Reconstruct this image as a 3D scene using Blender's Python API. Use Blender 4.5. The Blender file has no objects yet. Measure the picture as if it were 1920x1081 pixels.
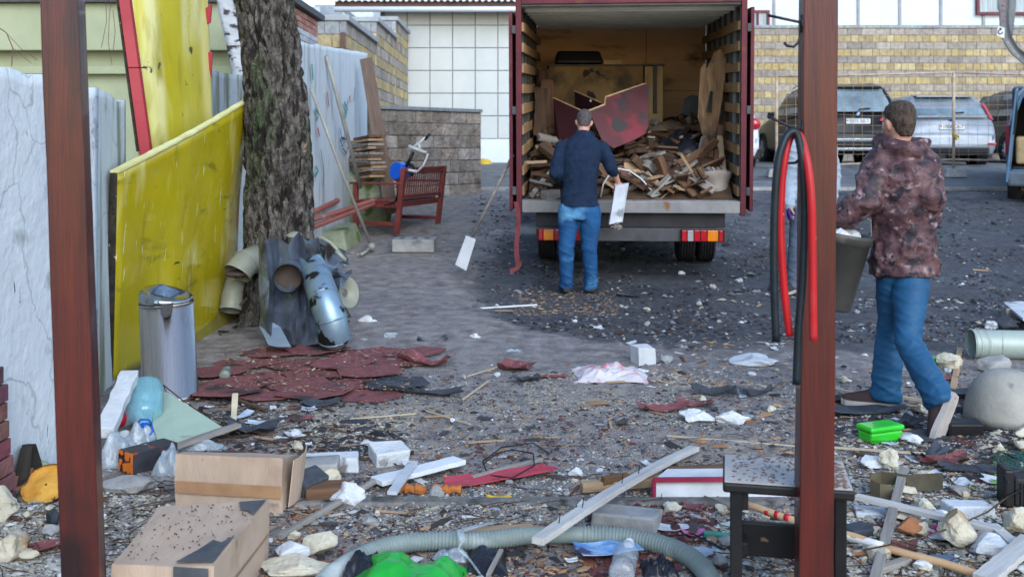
import bpy, bmesh, math, random
import numpy as np
from mathutils import Vector, Matrix, noise, Euler
V = Vector
rnd = random.Random(7)
R = math.radians
SC = bpy.context.scene
COL = SC.collection
# ---------------------------------------------------------------- camera, sky, sun, exposure
F, CX, HY, CH = 1900.0, 960.0, 272.0, 1.42          # focal length in photo pixels, centre column, horizon row, eye height
cam_d = bpy.data.cameras.new('camera'); cam = bpy.data.objects.new('camera', cam_d); COL.objects.link(cam)
cam.location = (0, 0, CH); cam.rotation_euler = (R(90), 0, 0)
cam_d.sensor_width = 36; cam_d.lens = F / 1920 * 36; cam_d.shift_y = -(540.5 - HY) / 1920
cam_d.clip_start = .05; cam_d.clip_end = 2000
cam_d.dof.use_dof = True; cam_d.dof.focus_distance = 5.0; cam_d.dof.aperture_fstop = 4.5
SC.camera = cam
w = bpy.data.worlds.new('World'); SC.world = w; w.use_nodes = True
nt = w.node_tree; bg = nt.nodes['Background']
sky = nt.nodes.new('ShaderNodeTexSky'); sky.sky_type = 'NISHITA'; sky.sun_disc = False
sky.sun_elevation = R(33); sky.sun_rotation = R(160); sky.air_density = 1.2; sky.dust_density = 1.2; sky.ozone_density = 2.5
nt.links.new(sky.outputs[0], bg.inputs[0]); bg.inputs[1].default_value = .15
sd = bpy.data.lights.new('sun', 'SUN'); sun = bpy.data.objects.new('sun', sd); COL.objects.link(sun)
sd.energy = 1.15; sd.angle = R(45); sd.color = (.74, .87, 1)
sun.rotation_euler = (R(90 - 42), 0, R(-20 + 180 - 160 + 0)); sun.location = (0, 0, 20)
# sun comes from behind the camera, a little to the left
sdir = V((math.sin(R(160)), math.cos(R(160)), math.tan(R(33)))).normalized()
sun.rotation_euler = sdir.to_track_quat('Z', 'Y').to_euler()
SC.view_settings.view_transform = 'Standard'; SC.view_settings.look = 'None'; SC.view_settings.gamma = 1
SC.view_settings.exposure = 1.08
SC.cycles.max_bounces = 6; SC.cycles.transparent_max_bounces = 12

# ---------------------------------------------------------------- where things stand
def base(d):
    if d < 9: return 0.0
    if d < 11: return .022 * (d - 9) ** 2
    if d < 21: return .088 + .088 * (d - 11)
    return .968
def gz(x, y):
    b = base(y)
    if y < 16: b += .020 * noise.noise(V((x * 1.3, y * 1.3, 3.1))) + .004 * noise.noise(V((x * 6, y * 6, 1.7)))
    return b
def P(px, py, d): return V(((px - CX) / F * d, d, CH - (py - HY) / F * d))
def G(px, py, dz=0.0):
    lo, hi = .5, 60.0
    for _ in range(40):
        m = (lo + hi) / 2
        if CH - (py - HY) / F * m > base(m): lo = m
        else: hi = m
    x = (px - CX) / F * lo
    return V((x, lo, gz(x, lo) + dz))
def dG(py): return G(960, py).y

# ---------------------------------------------------------------- materials
MATS = {}
def rgba(c): return (c[0], c[1], c[2], 1)
def mat(name, c1, c2=None, scale=6, rough=.7, metal=0, bump=.15, bscale=None, stretch=(1, 1, 1), spots=None, coat=0, alpha=1, trans=0, emit=None, vcol=False, ramp=(.35, .65), rrange=.15, spec=.28, dist=.01, biso=False, cracks=None):
    m = bpy.data.materials.new(name); m.use_nodes = True; t = m.node_tree; n = t.nodes; L = t.links
    b = n['Principled BSDF']
    tc = n.new('ShaderNodeTexCoord'); oi = n.new('ShaderNodeObjectInfo'); mp = n.new('ShaderNodeMapping')
    mul = n.new('ShaderNodeVectorMath'); mul.operation = 'SCALE'; cb = n.new('ShaderNodeCombineXYZ')
    L.new(oi.outputs['Random'], cb.inputs[0]); L.new(oi.outputs['Random'], cb.inputs[2]); L.new(cb.outputs[0], mul.inputs[0]); mul.inputs['Scale'].default_value = 37
    L.new(tc.outputs['Object'], mp.inputs[0]); L.new(mul.outputs[0], mp.inputs[1]); mp.inputs[3].default_value = stretch
    nz = n.new('ShaderNodeTexNoise'); nz.inputs['Scale'].default_value = scale; nz.inputs['Detail'].default_value = 8; nz.inputs['Roughness'].default_value = .65
    L.new(mp.outputs[0], nz.inputs[0])
    cr = n.new('ShaderNodeValToRGB'); cr.color_ramp.elements[0].position = ramp[0]; cr.color_ramp.elements[1].position = ramp[1]
    cr.color_ramp.elements[0].color = rgba(c1); cr.color_ramp.elements[1].color = rgba(c2 or tuple(x * .72 for x in c1))
    L.new(nz.outputs[0], cr.inputs[0]); out = cr.outputs[0]
    if vcol:
        at = n.new('ShaderNodeAttribute'); at.attribute_name = 'Col'
        mx = n.new('ShaderNodeMix'); mx.data_type = 'RGBA'; mx.blend_type = 'MULTIPLY'; mx.inputs[0].default_value = 1
        L.new(out, mx.inputs[6]); L.new(at.outputs[0], mx.inputs[7]); out = mx.outputs[2]
    for sp in (spots or []):
        c3, sc3, th = sp[:3]; st = sp[3] if len(sp) > 3 else (1, 1, 1)
        mp2 = n.new('ShaderNodeMapping'); mp2.inputs[3].default_value = st; L.new(tc.outputs['Object'], mp2.inputs[0]); L.new(mul.outputs[0], mp2.inputs[1])
        n2 = n.new('ShaderNodeTexNoise'); n2.inputs['Scale'].default_value = sc3; n2.inputs['Detail'].default_value = 6; L.new(mp2.outputs[0], n2.inputs[0])
        r2 = n.new('ShaderNodeValToRGB'); r2.color_ramp.elements[0].position = th; r2.color_ramp.elements[1].position = min(1, th + (sp[4] if len(sp) > 4 else .08))
        r2.color_ramp.elements[0].color = (0, 0, 0, 1); r2.color_ramp.elements[1].color = (1, 1, 1, 1); L.new(n2.outputs[0], r2.inputs[0])
        mx = n.new('ShaderNodeMix'); mx.data_type = 'RGBA'; L.new(r2.outputs[0], mx.inputs[0]); L.new(out, mx.inputs[6]); mx.inputs[7].default_value = rgba(c3); out = mx.outputs[2]
    if cracks:            # (colour, scale, width): thin wandering lines
        cc, cs, cw = cracks; nd = n.new('ShaderNodeTexNoise'); nd.inputs['Scale'].default_value = cs * 2.5; nd.inputs['Detail'].default_value = 4; L.new(tc.outputs['Object'], nd.inputs[0])
        vm = n.new('ShaderNodeVectorMath'); vm.operation = 'MULTIPLY_ADD'; L.new(nd.outputs['Color'], vm.inputs[0]); vm.inputs[1].default_value = (.5 / cs,) * 3; L.new(tc.outputs['Object'], vm.inputs[2])
        vo = n.new('ShaderNodeTexVoronoi'); vo.feature = 'DISTANCE_TO_EDGE'; vo.inputs['Scale'].default_value = cs; L.new(vm.outputs[0], vo.inputs[0])
        r3 = n.new('ShaderNodeValToRGB'); r3.color_ramp.elements[0].position = cw * .4; r3.color_ramp.elements[1].position = cw; r3.color_ramp.elements[0].color = (1, 1, 1, 1); r3.color_ramp.elements[1].color = (0, 0, 0, 1); L.new(vo.outputs[0], r3.inputs[0])
        m2 = n.new('ShaderNodeMath'); m2.operation = 'MULTIPLY'; L.new(r3.outputs[0], m2.inputs[0]); L.new(nz.outputs[0], m2.inputs[1])
        mx = n.new('ShaderNodeMix'); mx.data_type = 'RGBA'; L.new(m2.outputs[0], mx.inputs[0]); L.new(out, mx.inputs[6]); mx.inputs[7].default_value = rgba(cc); out = mx.outputs[2]
    L.new(out, b.inputs['Base Color'])
    mr = n.new('ShaderNodeMapRange'); mr.inputs[3].default_value = max(.03, rough - rrange); mr.inputs[4].default_value = min(1, rough + rrange)
    L.new(nz.outputs[0], mr.inputs[0]); L.new(mr.outputs[0], b.inputs['Roughness'])
    b.inputs['Metallic'].default_value = metal; b.inputs['Alpha'].default_value = alpha
    b.inputs['Transmission Weight'].default_value = trans; b.inputs['Coat Weight'].default_value = coat
    if spec is not None: b.inputs['Specular IOR Level'].default_value = spec
    if bump:
        nb = n.new('ShaderNodeTexNoise'); nb.inputs['Scale'].default_value = bscale or scale * 3; nb.inputs['Detail'].default_value = 6
        L.new(tc.outputs['Object'] if biso else mp.outputs[0], nb.inputs[0]); bp = n.new('ShaderNodeBump'); bp.inputs['Strength'].default_value = bump; bp.inputs['Distance'].default_value = dist
        L.new(nb.outputs[0], bp.inputs['Height']); L.new(bp.outputs[0], b.inputs['Normal'])
    MATS[name] = m
    return m

# ---------------------------------------------------------------- mesh building
WM = {}
class MB:
    def __init__(s): s.v = []; s.f = []; s.c = []
    def add(s, vs, fs, col=None):
        o = len(s.v); s.v += [V(p) for p in vs]; s.f += [tuple(i + o for i in q) for q in fs]; s.c += [col] * len(fs); return s
    def hexa(s, p, col=None):    # p: 4 bottom + 4 top, same winding
        return s.add(p, [(3, 2, 1, 0), (4, 5, 6, 7), (0, 1, 5, 4), (1, 2, 6, 5), (2, 3, 7, 6), (3, 0, 4, 7)], col)
    def box(s, c, d, rot=None, col=None):
        c = V(c); x, y, z = d[0] / 2, d[1] / 2, d[2] / 2
        p = [V(q) for q in ((-x, -y, -z), (x, -y, -z), (x, y, -z), (-x, y, -z), (-x, -y, z), (x, -y, z), (x, y, z), (-x, y, z))]
        if rot is not None: p = [rot @ q for q in p]
        return s.hexa([c + q for q in p], col)
    def b2(s, a, b, col=None):   # box between two corners
        a = V(a); b = V(b); return s.box((a + b) / 2, [abs(b[i] - a[i]) for i in range(3)], None, col)
    def loft(s, rings, cap=True, col=None):
        n = len(rings[0]); vs = [p for r in rings for p in r]; fs = []
        for i in range(len(rings) - 1):
            for j in range(n):
                k = (j + 1) % n; fs.append((i * n + j, i * n + k, (i + 1) * n + k, (i + 1) * n + j))
        if cap: fs.append(tuple(range(n - 1, -1, -1))); fs.append(tuple((len(rings) - 1) * n + j for j in range(n)))
        return s.add(vs, fs, col)
    def tube(s, path, r, n=10, cap=True, flat=1.0, up=None, col=None):
        path = [V(p) for p in path]; m = len(path); rs = list(r) if hasattr(r, '__len__') else [r] * m
        rings = []; ref = V(up) if up is not None else None
        for i, p in enumerate(path):
            t = (path[min(i + 1, m - 1)] - path[max(i - 1, 0)]).normalized()
            if ref is None: ref = V((0, 0, 1)) if abs(t.z) < .9 else V((1, 0, 0))
            a = (ref - t * ref.dot(t));
            if a.length < 1e-5: a = t.orthogonal()
            a.normalize(); b = t.cross(a); 
            if up is None: ref = a
            rings.append([p + (a * math.cos(q) * flat + b * math.sin(q)) * rs[i] for q in [2 * math.pi * j / n for j in range(n)]])
        return s.loft(rings, cap, col)
    def cyl(s, a, b, r, n=16, col=None): return s.tube([a, b], r, n, True, col=col)
    def lathe(s, prof, n=24, M=None, cap=False, col=None):
        M = M or Matrix(); rings = [[M @ V((r * math.cos(2 * math.pi * j / n), r * math.sin(2 * math.pi * j / n), z)) for j in range(n)] for r, z in prof]
        return s.loft(rings, cap, col)
    def slab(s, pts, t, col=None):
        pts = [V(p) for p in pts]; t = V(t); n = len(pts)
        return s.add(pts + [p + t for p in pts], [tuple(range(n - 1, -1, -1)), tuple(range(n, 2 * n))] + [(i, (i + 1) % n, n + (i + 1) % n, n + i) for i in range(n)], col)
    def sheet(s, fn, nu, nv, t=None, col=None):
        vs = [V(fn(i / nu, j / nv)) for i in range(nu + 1) for j in range(nv + 1)]; W = nv + 1
        fs = [(i * W + j, (i + 1) * W + j, (i + 1) * W + j + 1, i * W + j + 1) for i in range(nu) for j in range(nv)]
        if t is not None:
            t = V(t); N = len(vs); vs2 = [p + t for p in vs]
            fs2 = [tuple(N + k for k in reversed(q)) for q in fs]
            rim = [i * W for i in range(nu + 1)] + [nu * W + j for j in range(1, W)] + [i * W + nv for i in range(nu - 1, -1, -1)] + [j for j in range(nv - 1, 0, -1)]
            fs3 = [(rim[k], rim[(k + 1) % len(rim)], N + rim[(k + 1) % len(rim)], N + rim[k]) for k in range(len(rim))]
            return s.add(vs + vs2, fs + fs2 + fs3, col)
        return s.add(vs, fs, col)
    def ell(s, c, r, rot=None, sub=2, col=None):
        bm = bmesh.new(); bmesh.ops.create_icosphere(bm, subdivisions=sub, radius=1); bm.verts.ensure_lookup_table()
        vs = []
        for q in bm.verts:
            p = V((q.co.x * r[0], q.co.y * r[1], q.co.z * r[2])); p = rot @ p if rot is not None else p; vs.append(V(c) + p)
        s.add(vs, [tuple(q.index for q in f.verts) for f in bm.faces], col); bm.free(); return s
    def rock(s, c, r, seed, sub=3, amp=.25, fr=1.3, cuts=5, rot=None, col=None):
        rr = random.Random(seed); pl = [(V((rr.uniform(-1, 1), rr.uniform(-1, 1), rr.uniform(-1, 1))).normalized(), rr.uniform(.5, .85)) for _ in range(cuts)]
        bm = bmesh.new(); bmesh.ops.create_icosphere(bm, subdivisions=sub, radius=1); vs = []
        off = V((seed * 1.7 % 50, seed * .31 % 50, 0))
        for q in bm.verts:
            p = q.co.copy()
            for nn, dd in pl:
                k = p.dot(nn) - dd
                if k > 0: p -= nn * k
            p *= 1 + amp * noise.noise(p * fr + off) + amp * .35 * noise.noise(p * fr * 4 + off)
            p = V((p.x * r[0], p.y * r[1], p.z * r[2])); p = rot @ p if rot is not None else p; vs.append(V(c) + p)
        s.add(vs, [tuple(q.index for q in f.verts) for f in bm.faces], col); bm.free(); return s
    def mesh(s, name, M=None):
        me = bpy.data.meshes.new(name); vs = s.v if M is None else [M @ p for p in s.v]
        me.from_pydata(vs, [], s.f); bm = bmesh.new(); bm.from_mesh(me); bmesh.ops.recalc_face_normals(bm, faces=bm.faces); bm.to_mesh(me); bm.free()
        if any(c is not None for c in s.c):
            ca = me.color_attributes.new('Col', 'FLOAT_COLOR', 'CORNER'); arr = []
            for p, c in zip(me.polygons, s.c):
                c = c or (1, 1, 1); arr += [c[0], c[1], c[2], 1] * p.loop_total
            ca.data.foreach_set('color', arr)
        return me
    def build(s, name, m, parent=None, smooth=False, bevel=0, M=None, local=False):
        if M is not None: me = s.mesh(name); W = M
        elif parent is not None:
            me = s.mesh(name, None if local else WM[parent.name].inverted()); W = WM[parent.name].copy()
        else:
            xs = [p.x for p in s.v]; ys = [p.y for p in s.v]; o = V(((min(xs) + max(xs)) / 2, (min(ys) + max(ys)) / 2, min(p.z for p in s.v)))
            W = Matrix.Translation(o); me = s.mesh(name, W.inverted())
        return link(name, me, m, parent, W, smooth, bevel)
def link(name, me, m, parent, W, smooth=False, bevel=0):
    o = bpy.data.objects.new(name, me); COL.objects.link(o)
    if m is not None:
        for q in (m if isinstance(m, (list, tuple)) else [m]): me.materials.append(q)
    if parent is not None: o.parent = parent; o.matrix_basis = WM[parent.name].inverted() @ W
    else: o.matrix_basis = W
    WM[o.name] = W.copy()
    if smooth: me.polygons.foreach_set('use_smooth', [True] * len(me.polygons))
    if bevel:
        b = o.modifiers.new('bevel', 'BEVEL'); b.width = bevel; b.segments = 2; b.limit_method = 'ANGLE'; b.angle_limit = R(40)
        if smooth: b.harden_normals = False
    return o
def tag(o, label=None, cat=None, group=None, kind=None):
    if label: o['label'] = label
    if cat: o['category'] = cat
    if group: o['group'] = group
    if kind: o['kind'] = kind
    return o
def empty(name, M, label=None, cat=None, group=None):
    o = bpy.data.objects.new(name, None); COL.objects.link(o); o.empty_display_size = .1
    if not isinstance(M, Matrix): M = Matrix.Translation(V(M))
    o.matrix_basis = M; WM[o.name] = M.copy(); return tag(o, label, cat, group)
def TR(loc, rz=0, rx=0, ry=0): return Matrix.Translation(V(loc)) @ Euler((rx, ry, rz)).to_matrix().to_4x4()
def text(body, size, M, m, parent, name='lettering', ext=.001, sx=1.0):
    cu = bpy.data.curves.new(name, 'FONT'); cu.body = body; cu.size = size; cu.extrude = ext; cu.align_x = 'CENTER'; cu.align_y = 'CENTER'
    o = bpy.data.objects.new(name, cu); COL.objects.link(o); cu.materials.append(m)
    me = bpy.data.meshes.new_from_object(o.evaluated_get(bpy.context.evaluated_depsgraph_get())); bpy.data.objects.remove(o, do_unlink=True)
    o = bpy.data.objects.new(name, me); COL.objects.link(o)
    if not me.materials: me.materials.append(m)
    if parent is not None: o.parent = parent; o.matrix_basis = WM[parent.name].inverted() @ M @ Matrix.Diagonal((sx, 1, 1, 1))
    else: o.matrix_basis = M
    return o
def frame(a, b, up=(0, 0, 1)):           # matrix at the middle of a-b, x along it
    a = V(a); b = V(b); x = (b - a).normalized(); up = V(up); y = up.cross(x)
    if y.length < 1e-4: y = V((0, 1, 0)).cross(x)
    y.normalize(); z = x.cross(y); M = Matrix((x, y, z)).transposed().to_4x4(); M.translation = (a + b) / 2; return M
def jit(a): return rnd.uniform(-a, a)
def plank(name, a, b, w, t, m, label=None, cat=None, group=None, parent=None, up=(0, 0, 1), bend=0, jag=.0, seed=0, roll=0, nseg=10):
    a = V(a); b = V(b); L = (b - a).length; M = frame(a, b, up) @ Euler((roll, 0, 0)).to_matrix().to_4x4()
    rr = random.Random(seed or int(L * 9999)); mb = MB(); rings = []
    for i in range(nseg + 1):
        u = i / nseg; x = (u - .5) * L; ww = w / 2 * (1 + rr.uniform(-jag, jag)); dz = bend * (1 - (2 * u - 1) ** 2)
        e = rr.uniform(-1, 1) * jag * w * .6 if i in (0, nseg) else 0
        rings.append([V((x + e, -ww, dz - t / 2)), V((x - e, ww, dz - t / 2)), V((x - e * .6, ww, dz + t / 2)), V((x + e, -ww, dz + t / 2))])
    mb.loft(rings); o = mb.build(name, m, parent, M=M, bevel=min(t, w) * .08)
    return tag(o, label, cat, group)
# ---------------------------------------------------------------- materials used by the setting
BLK = mat('block_stone', (.95, .95, .95), (.6, .6, .6), 9, .9, bump=.7, bscale=22, vcol=True, dist=.02)
m_plaster = mat('plaster_white', (.64, .68, .71), (.53, .57, .61), 2.2, .85, bump=.35, bscale=20, biso=True, cracks=((.22, .24, .25), 1.3, .009), spots=[((.30, .33, .33), 3, .60, (1, 1.5, 1.5), .12), ((.12, .13, .13), 9, .70, (1, 4, 1), .03)], dist=.02)
m_fence2 = mat('fence_concrete', (.50, .55, .56), (.42, .47, .48), 2.2, .85, bump=.35, bscale=26, biso=True, cracks=((.20, .21, .20), 1.5, .008), stretch=(2.5, 2.5, .5), spots=[((.17, .19, .13), 2.2, .52, (1, 3.5, .35), .16)])
m_fence3 = mat('fence_painted', (.58, .65, .70), (.52, .59, .64), 3.5, .8, bump=.15, bscale=26, biso=True, stretch=(1.5, 1.5, .5), spots=[((.26, .31, .20), 2, .56, (2, 2.5, .3), .18), ((.30, .33, .34), 5, .64, (1, 4, .25), .06)])
m_conc = mat('concrete', (.34, .34, .33), (.22, .22, .22), 7, .9, bump=.5, bscale=40, spots=[((.1, .1, .1), 4, .63)])
m_mossc = mat('mossy_concrete', (.30, .32, .27), (.20, .25, .12), 5, .95, bump=.5, bscale=30, spots=[((.10, .14, .04), 4, .55)])
m_ltile = mat('cladding_tile', (.52, .55, .54), (.46, .49, .49), 1.2, .45, bump=.02)
m_grout = mat('dark_joint', (.24, .25, .25), (.18, .19, .19), 8, .9)
m_white = mat('white_render', (.66, .71, .75), (.58, .64, .68), 2, .8, bump=.1)
m_green = mat('green_render', (.36, .39, .25), (.31, .34, .22), 2.5, .85, bump=.12, spots=[((.22, .24, .17), 3, .62, (1, 1, .5), .15)])
m_darkmet = mat('dark_metal_edge', (.05, .055, .06), (.1, .1, .1), 6, .6, .4)
m_roofw = mat('corrugated_roof_white', (.68, .72, .75), (.55, .58, .6), 4, .6, spots=[((.4, .38, .34), 5, .6)])
m_brown = mat('brown_fascia', (.16, .09, .07), (.1, .06, .05), 5, .7)
m_maroonf = mat('window_frame_maroon', (.16, .035, .06), None, 5, .5)
m_glass = mat('window_glass_dark', (.10, .14, .17), (.18, .24, .28), 1.5, .08, bump=0, spec=.8)
m_curt = mat('window_curtained', (.30, .40, .46), (.12, .16, .20), 2, .15, bump=0, stretch=(8, 1, .4), spec=.8)

# ---------------------------------------------------------------- ground: one sheet to the horizon
def seg_noise(x, y, s): return noise.noise(V((x * s, y * s, .5)))
def coords(spec):
    out = []
    for a, b, st in spec:
        k = max(1, int(round((b - a) / st))); out += [a + (b - a) * i / k for i in range(k)]
    out.append(spec[-1][1]); return out
ys = coords([(-6, 2.6, .6), (2.6, 8, .035), (8, 12, .06), (12, 22, .25), (22, 60, 4), (60, 700, 80)])
xs = coords([(-700, -60, 80), (-60, -8, 4), (-8, -3.4, .3), (-3.4, 3.6, .04), (3.6, 8, .12), (8, 20, .6), (20, 60, 4), (60, 700, 80)])
dark_px = [(972, 380), (965, 420), (935, 455), (925, 480), (880, 510), (872, 545), (895, 600), (960, 622), (1090, 640), (1250, 655), (1420, 650), (1700, 660), (1990, 650), (2300, 560), (2300, 347), (1500, 347), (1200, 347), (985, 360)]
dpoly = np.array([[G(*q).x, G(*q).y] for q in dark_px])
def inpoly(px, py, poly):
    ins = np.zeros(px.shape, bool); dmin = np.full(px.shape, 1e9); n = len(poly)
    for i in range(n):
        x1, y1 = poly[i]; x2, y2 = poly[(i + 1) % n]
        c = ((y1 > py) != (y2 > py)) & (px < (x2 - x1) * (py - y1) / (y2 - y1 + 1e-12) + x1); ins ^= c
        dx, dy = x2 - x1, y2 - y1; t = np.clip(((px - x1) * dx + (py - y1) * dy) / (dx * dx + dy * dy + 1e-12), 0, 1)
        dmin = np.minimum(dmin, np.hypot(px - x1 - t * dx, py - y1 - t * dy))
    return np.where(ins, dmin, -dmin)
XX, YY = np.meshgrid(np.array(xs), np.array(ys)); XF, YF = XX.ravel(), YY.ravel()
SD = inpoly(XF, YF, dpoly)
vs = []; cols = np.zeros((len(XF), 4)); cols[:, 3] = 1
pale_px = [(1400, 850, .55, .35), (1000, 760, .5, .5), (760, 780, .6, .3), (900, 980, .9, .25), (1100, 1010, .8, .2), (100, 980, .35, .3), (1750, 990, .9, .6), (640, 480, .5, .6), (850, 430, .6, 1.5)]
pl = [(G(a, b).x, G(a, b).y, c, e) for a, b, c, e in pale_px]
for i in range(len(XF)):
    x, y = float(XF[i]), float(YF[i]); z = gz(x, y) if 0 < y < 24 and abs(x) < 22 else base(y)
    if 2.5 < y < 14 and abs(x) < 8:
        s_ = SD[i] + .16 * seg_noise(x, y, 2.3) + .14 * seg_noise(x, y, 9) + .08 * seg_noise(x, y, 21); k = 1 / (1 + math.exp(-max(-30, min(30, s_ * 17)))); cols[i, 0] = k
        edge = .05 if x < .8 else .02
        z += (1 - k) * edge * max(0, min(1, (y - 6.2) / 1.5)) * max(0, min(1, (11.5 - y) / 1.5))
        z += k * .012 * noise.noise(V((x * 11, y * 11, 7))) + .006 * noise.noise(V((x * 17, y * 17, 2)))
    else: cols[i, 0] = 1.0 if SD[i] > 0 else 0.0
    pv = 0
    for a, b, c, e in pl:
        q = ((x - a) / c) ** 2 + ((y - b) / e) ** 2
        if q < 4: pv = max(pv, math.exp(-q * 1.2))
    cols[i, 1] = pv
    vs.append((x, y, z))
NX = len(xs); NYY = len(ys)
fs = [(j * NX + i, j * NX + i + 1, (j + 1) * NX + i + 1, (j + 1) * NX + i) for j in range(NYY - 1) for i in range(NX - 1)]
me = bpy.data.meshes.new('ground'); me.from_pydata(vs, [], fs); me.polygons.foreach_set('use_smooth', [True] * len(fs))
ca = me.color_attributes.new('Mask', 'FLOAT_COLOR', 'POINT'); ca.data.foreach_set('color', cols.ravel())
def ground_mat():
    m = bpy.data.materials.new('yard_ground'); m.use_nodes = True; t = m.node_tree; n = t.nodes; L = t.links; b = n['Principled BSDF']
    tc = n.new('ShaderNodeTexCoord'); at = n.new('ShaderNodeAttribute'); at.attribute_name = 'Mask'; sp = n.new('ShaderNodeSeparateColor'); L.new(at.outputs[0], sp.inputs[0])
    def nz(s, d=8, r=.6): q = n.new('ShaderNodeTexNoise'); q.inputs['Scale'].default_value = s; q.inputs['Detail'].default_value = d; q.inputs['Roughness'].default_value = r; L.new(tc.outputs['Object'], q.inputs[0]); return q
    def ramp(src, stops):
        c = n.new('ShaderNodeValToRGB'); e = c.color_ramp.elements
        while len(e) < len(stops): e.new(.5)
        for k, (p_, col) in enumerate(stops): e[k].position = p_; e[k].color = rgba(col)
        L.new(src, c.inputs[0]); return c.outputs[0]
    def mix(f, a, c):
        q = n.new('ShaderNodeMix'); q.data_type = 'RGBA'
        if isinstance(f, float): q.inputs[0].default_value = f
        else: L.new(f, q.inputs[0])
        L.new(a, q.inputs[6]); L.new(c, q.inputs[7]); return q.outputs[2]
    big = nz(1.1, 5); mid = nz(9); fine = nz(70, 4, .7); vo = n.new('ShaderNodeTexVoronoi'); vo.inputs['Scale'].default_value = 85; L.new(tc.outputs['Object'], vo.inputs[0])
    brown = ramp(mid.outputs[0], [(.26, (.06, .05, .05)), (.42, (.155, .135, .130)), (.58, (.24, .215, .205)), (.75, (.33, .30, .28))])
    mud = ramp(mid.outputs[0], [(.3, (.10, .09, .092)), (.7, (.27, .25, .25))])
    c1 = mix(ramp(big.outputs[0], [(.42, (0, 0, 0)), (.58, (1, 1, 1))]), brown, mud)
    pale = ramp(fine.outputs[0], [(.35, (.15, .13, .11)), (.6, (.36, .33, .28))])
    mu = n.new('ShaderNodeMath'); mu.operation = 'MULTIPLY'; L.new(sp.outputs[1], mu.inputs[0]); L.new(ramp(mid.outputs[0], [(.35, (0, 0, 0)), (.6, (1, 1, 1))]), mu.inputs[1])
    c2 = mix(mu.outputs[0], c1, pale)
    dk = ramp(fine.outputs[0], [(.3, (.014, .014, .017)), (.5, (.045, .047, .054)), (.64, (.09, .094, .106)), (.8, (.22, .23, .25))])
    dk2 = ramp(mid.outputs[0], [(.35, (.018, .019, .024)), (.65, (.075, .079, .092))])
    dk = mix(.5, dk, dk2); c3 = mix(sp.outputs[0], c2, dk)
    # small bright grit
    gr = ramp(vo.outputs['Distance'], [(.0, (1, 1, 1)), (.18, (0, 0, 0))]); gt = n.new('ShaderNodeMath'); gt.operation = 'MULTIPLY'; L.new(gr, gt.inputs[0]); L.new(ramp(vo.outputs['Color'], [(.72, (0, 0, 0)), (.76, (1, 1, 1))]), gt.inputs[1])
    rgb = n.new('ShaderNodeRGB'); rgb.outputs[0].default_value = (.36, .35, .33, 1)
    c4 = mix(gt.outputs[0], c3, rgb.outputs[0]); f2 = nz(160, 3, .8); mm = n.new('ShaderNodeMix'); mm.data_type = 'RGBA'; mm.blend_type = 'MULTIPLY'; mm.inputs[0].default_value = 1; L.new(c4, mm.inputs[6]); L.new(ramp(f2.outputs[0], [(.36, (.45,) * 3), (.5, (1,) * 3), (.62, (1.9, 1.85, 1.8))]), mm.inputs[7]); L.new(mm.outputs[2], b.inputs['Base Color'])
    L.new(ramp(big.outputs[0], [(.36, (.38,) * 3), (.62, (.9,) * 3)]), b.inputs['Roughness'])
    ad = n.new('ShaderNodeMath'); ad.operation = 'ADD'; L.new(mid.outputs[0], ad.inputs[0]); L.new(fine.outputs[0], ad.inputs[1])
    bp = n.new('ShaderNodeBump'); bp.inputs['Strength'].default_value = .8; bp.inputs['Distance'].default_value = .02; L.new(ad.outputs[0], bp.inputs['Height']); L.new(bp.outputs[0], b.inputs['Normal'])
    return m
me.materials.append(ground_mat()); go = bpy.data.objects.new('ground', me); COL.objects.link(go); go['kind'] = 'structure'
# parking strip and its edge
m_asph = mat('parking_asphalt', (.17, .175, .18), (.11, .115, .12), 4, .75, bump=.3, bscale=80, spots=[((.07, .07, .075), 1.2, .6)])
mb = MB(); yk = [17.45] + [18 + i * .5 for i in range(20)] + [28.2]
mb.sheet(lambda u, v: (-3 + u * 33, yk[round(v * (len(yk) - 1))], base(yk[round(v * (len(yk) - 1))]) + .03), 8, len(yk) - 1, (0, 0, -.12)); o = mb.build('parking_pavement', m_asph); o['kind'] = 'structure'
mb = MB(); mb.b2((-1.2, 17.3, base(17.3) - .1), (30, 17.449, base(17.3) + .06)); o = mb.build('kerb', m_conc, bevel=.015); o['kind'] = 'structure'
# concrete edging strip across the near yard
mb = MB(); a, b_ = G(300, 946), G(1480, 940)
mb.hexa([a + V((0, -.03, -.05)), b_ + V((0, -.03, -.05)), b_ + V((0, .05, -.05)), a + V((0, .05, -.05)), a + V((0, -.03, .012)), b_ + V((0, -.03, .012)), b_ + V((0, .05, .012)), a + V((0, .05, .012))])
o = mb.build('concrete_edging', mat('dirty_edging', (.20, .19, .18), (.08, .075, .07), 9, .9, bump=.6, bscale=50, spots=[((.30, .29, .27), 40, .62), ((.03, .03, .03), 6, .55)]), bevel=.008); o['kind'] = 'structure'

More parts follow.
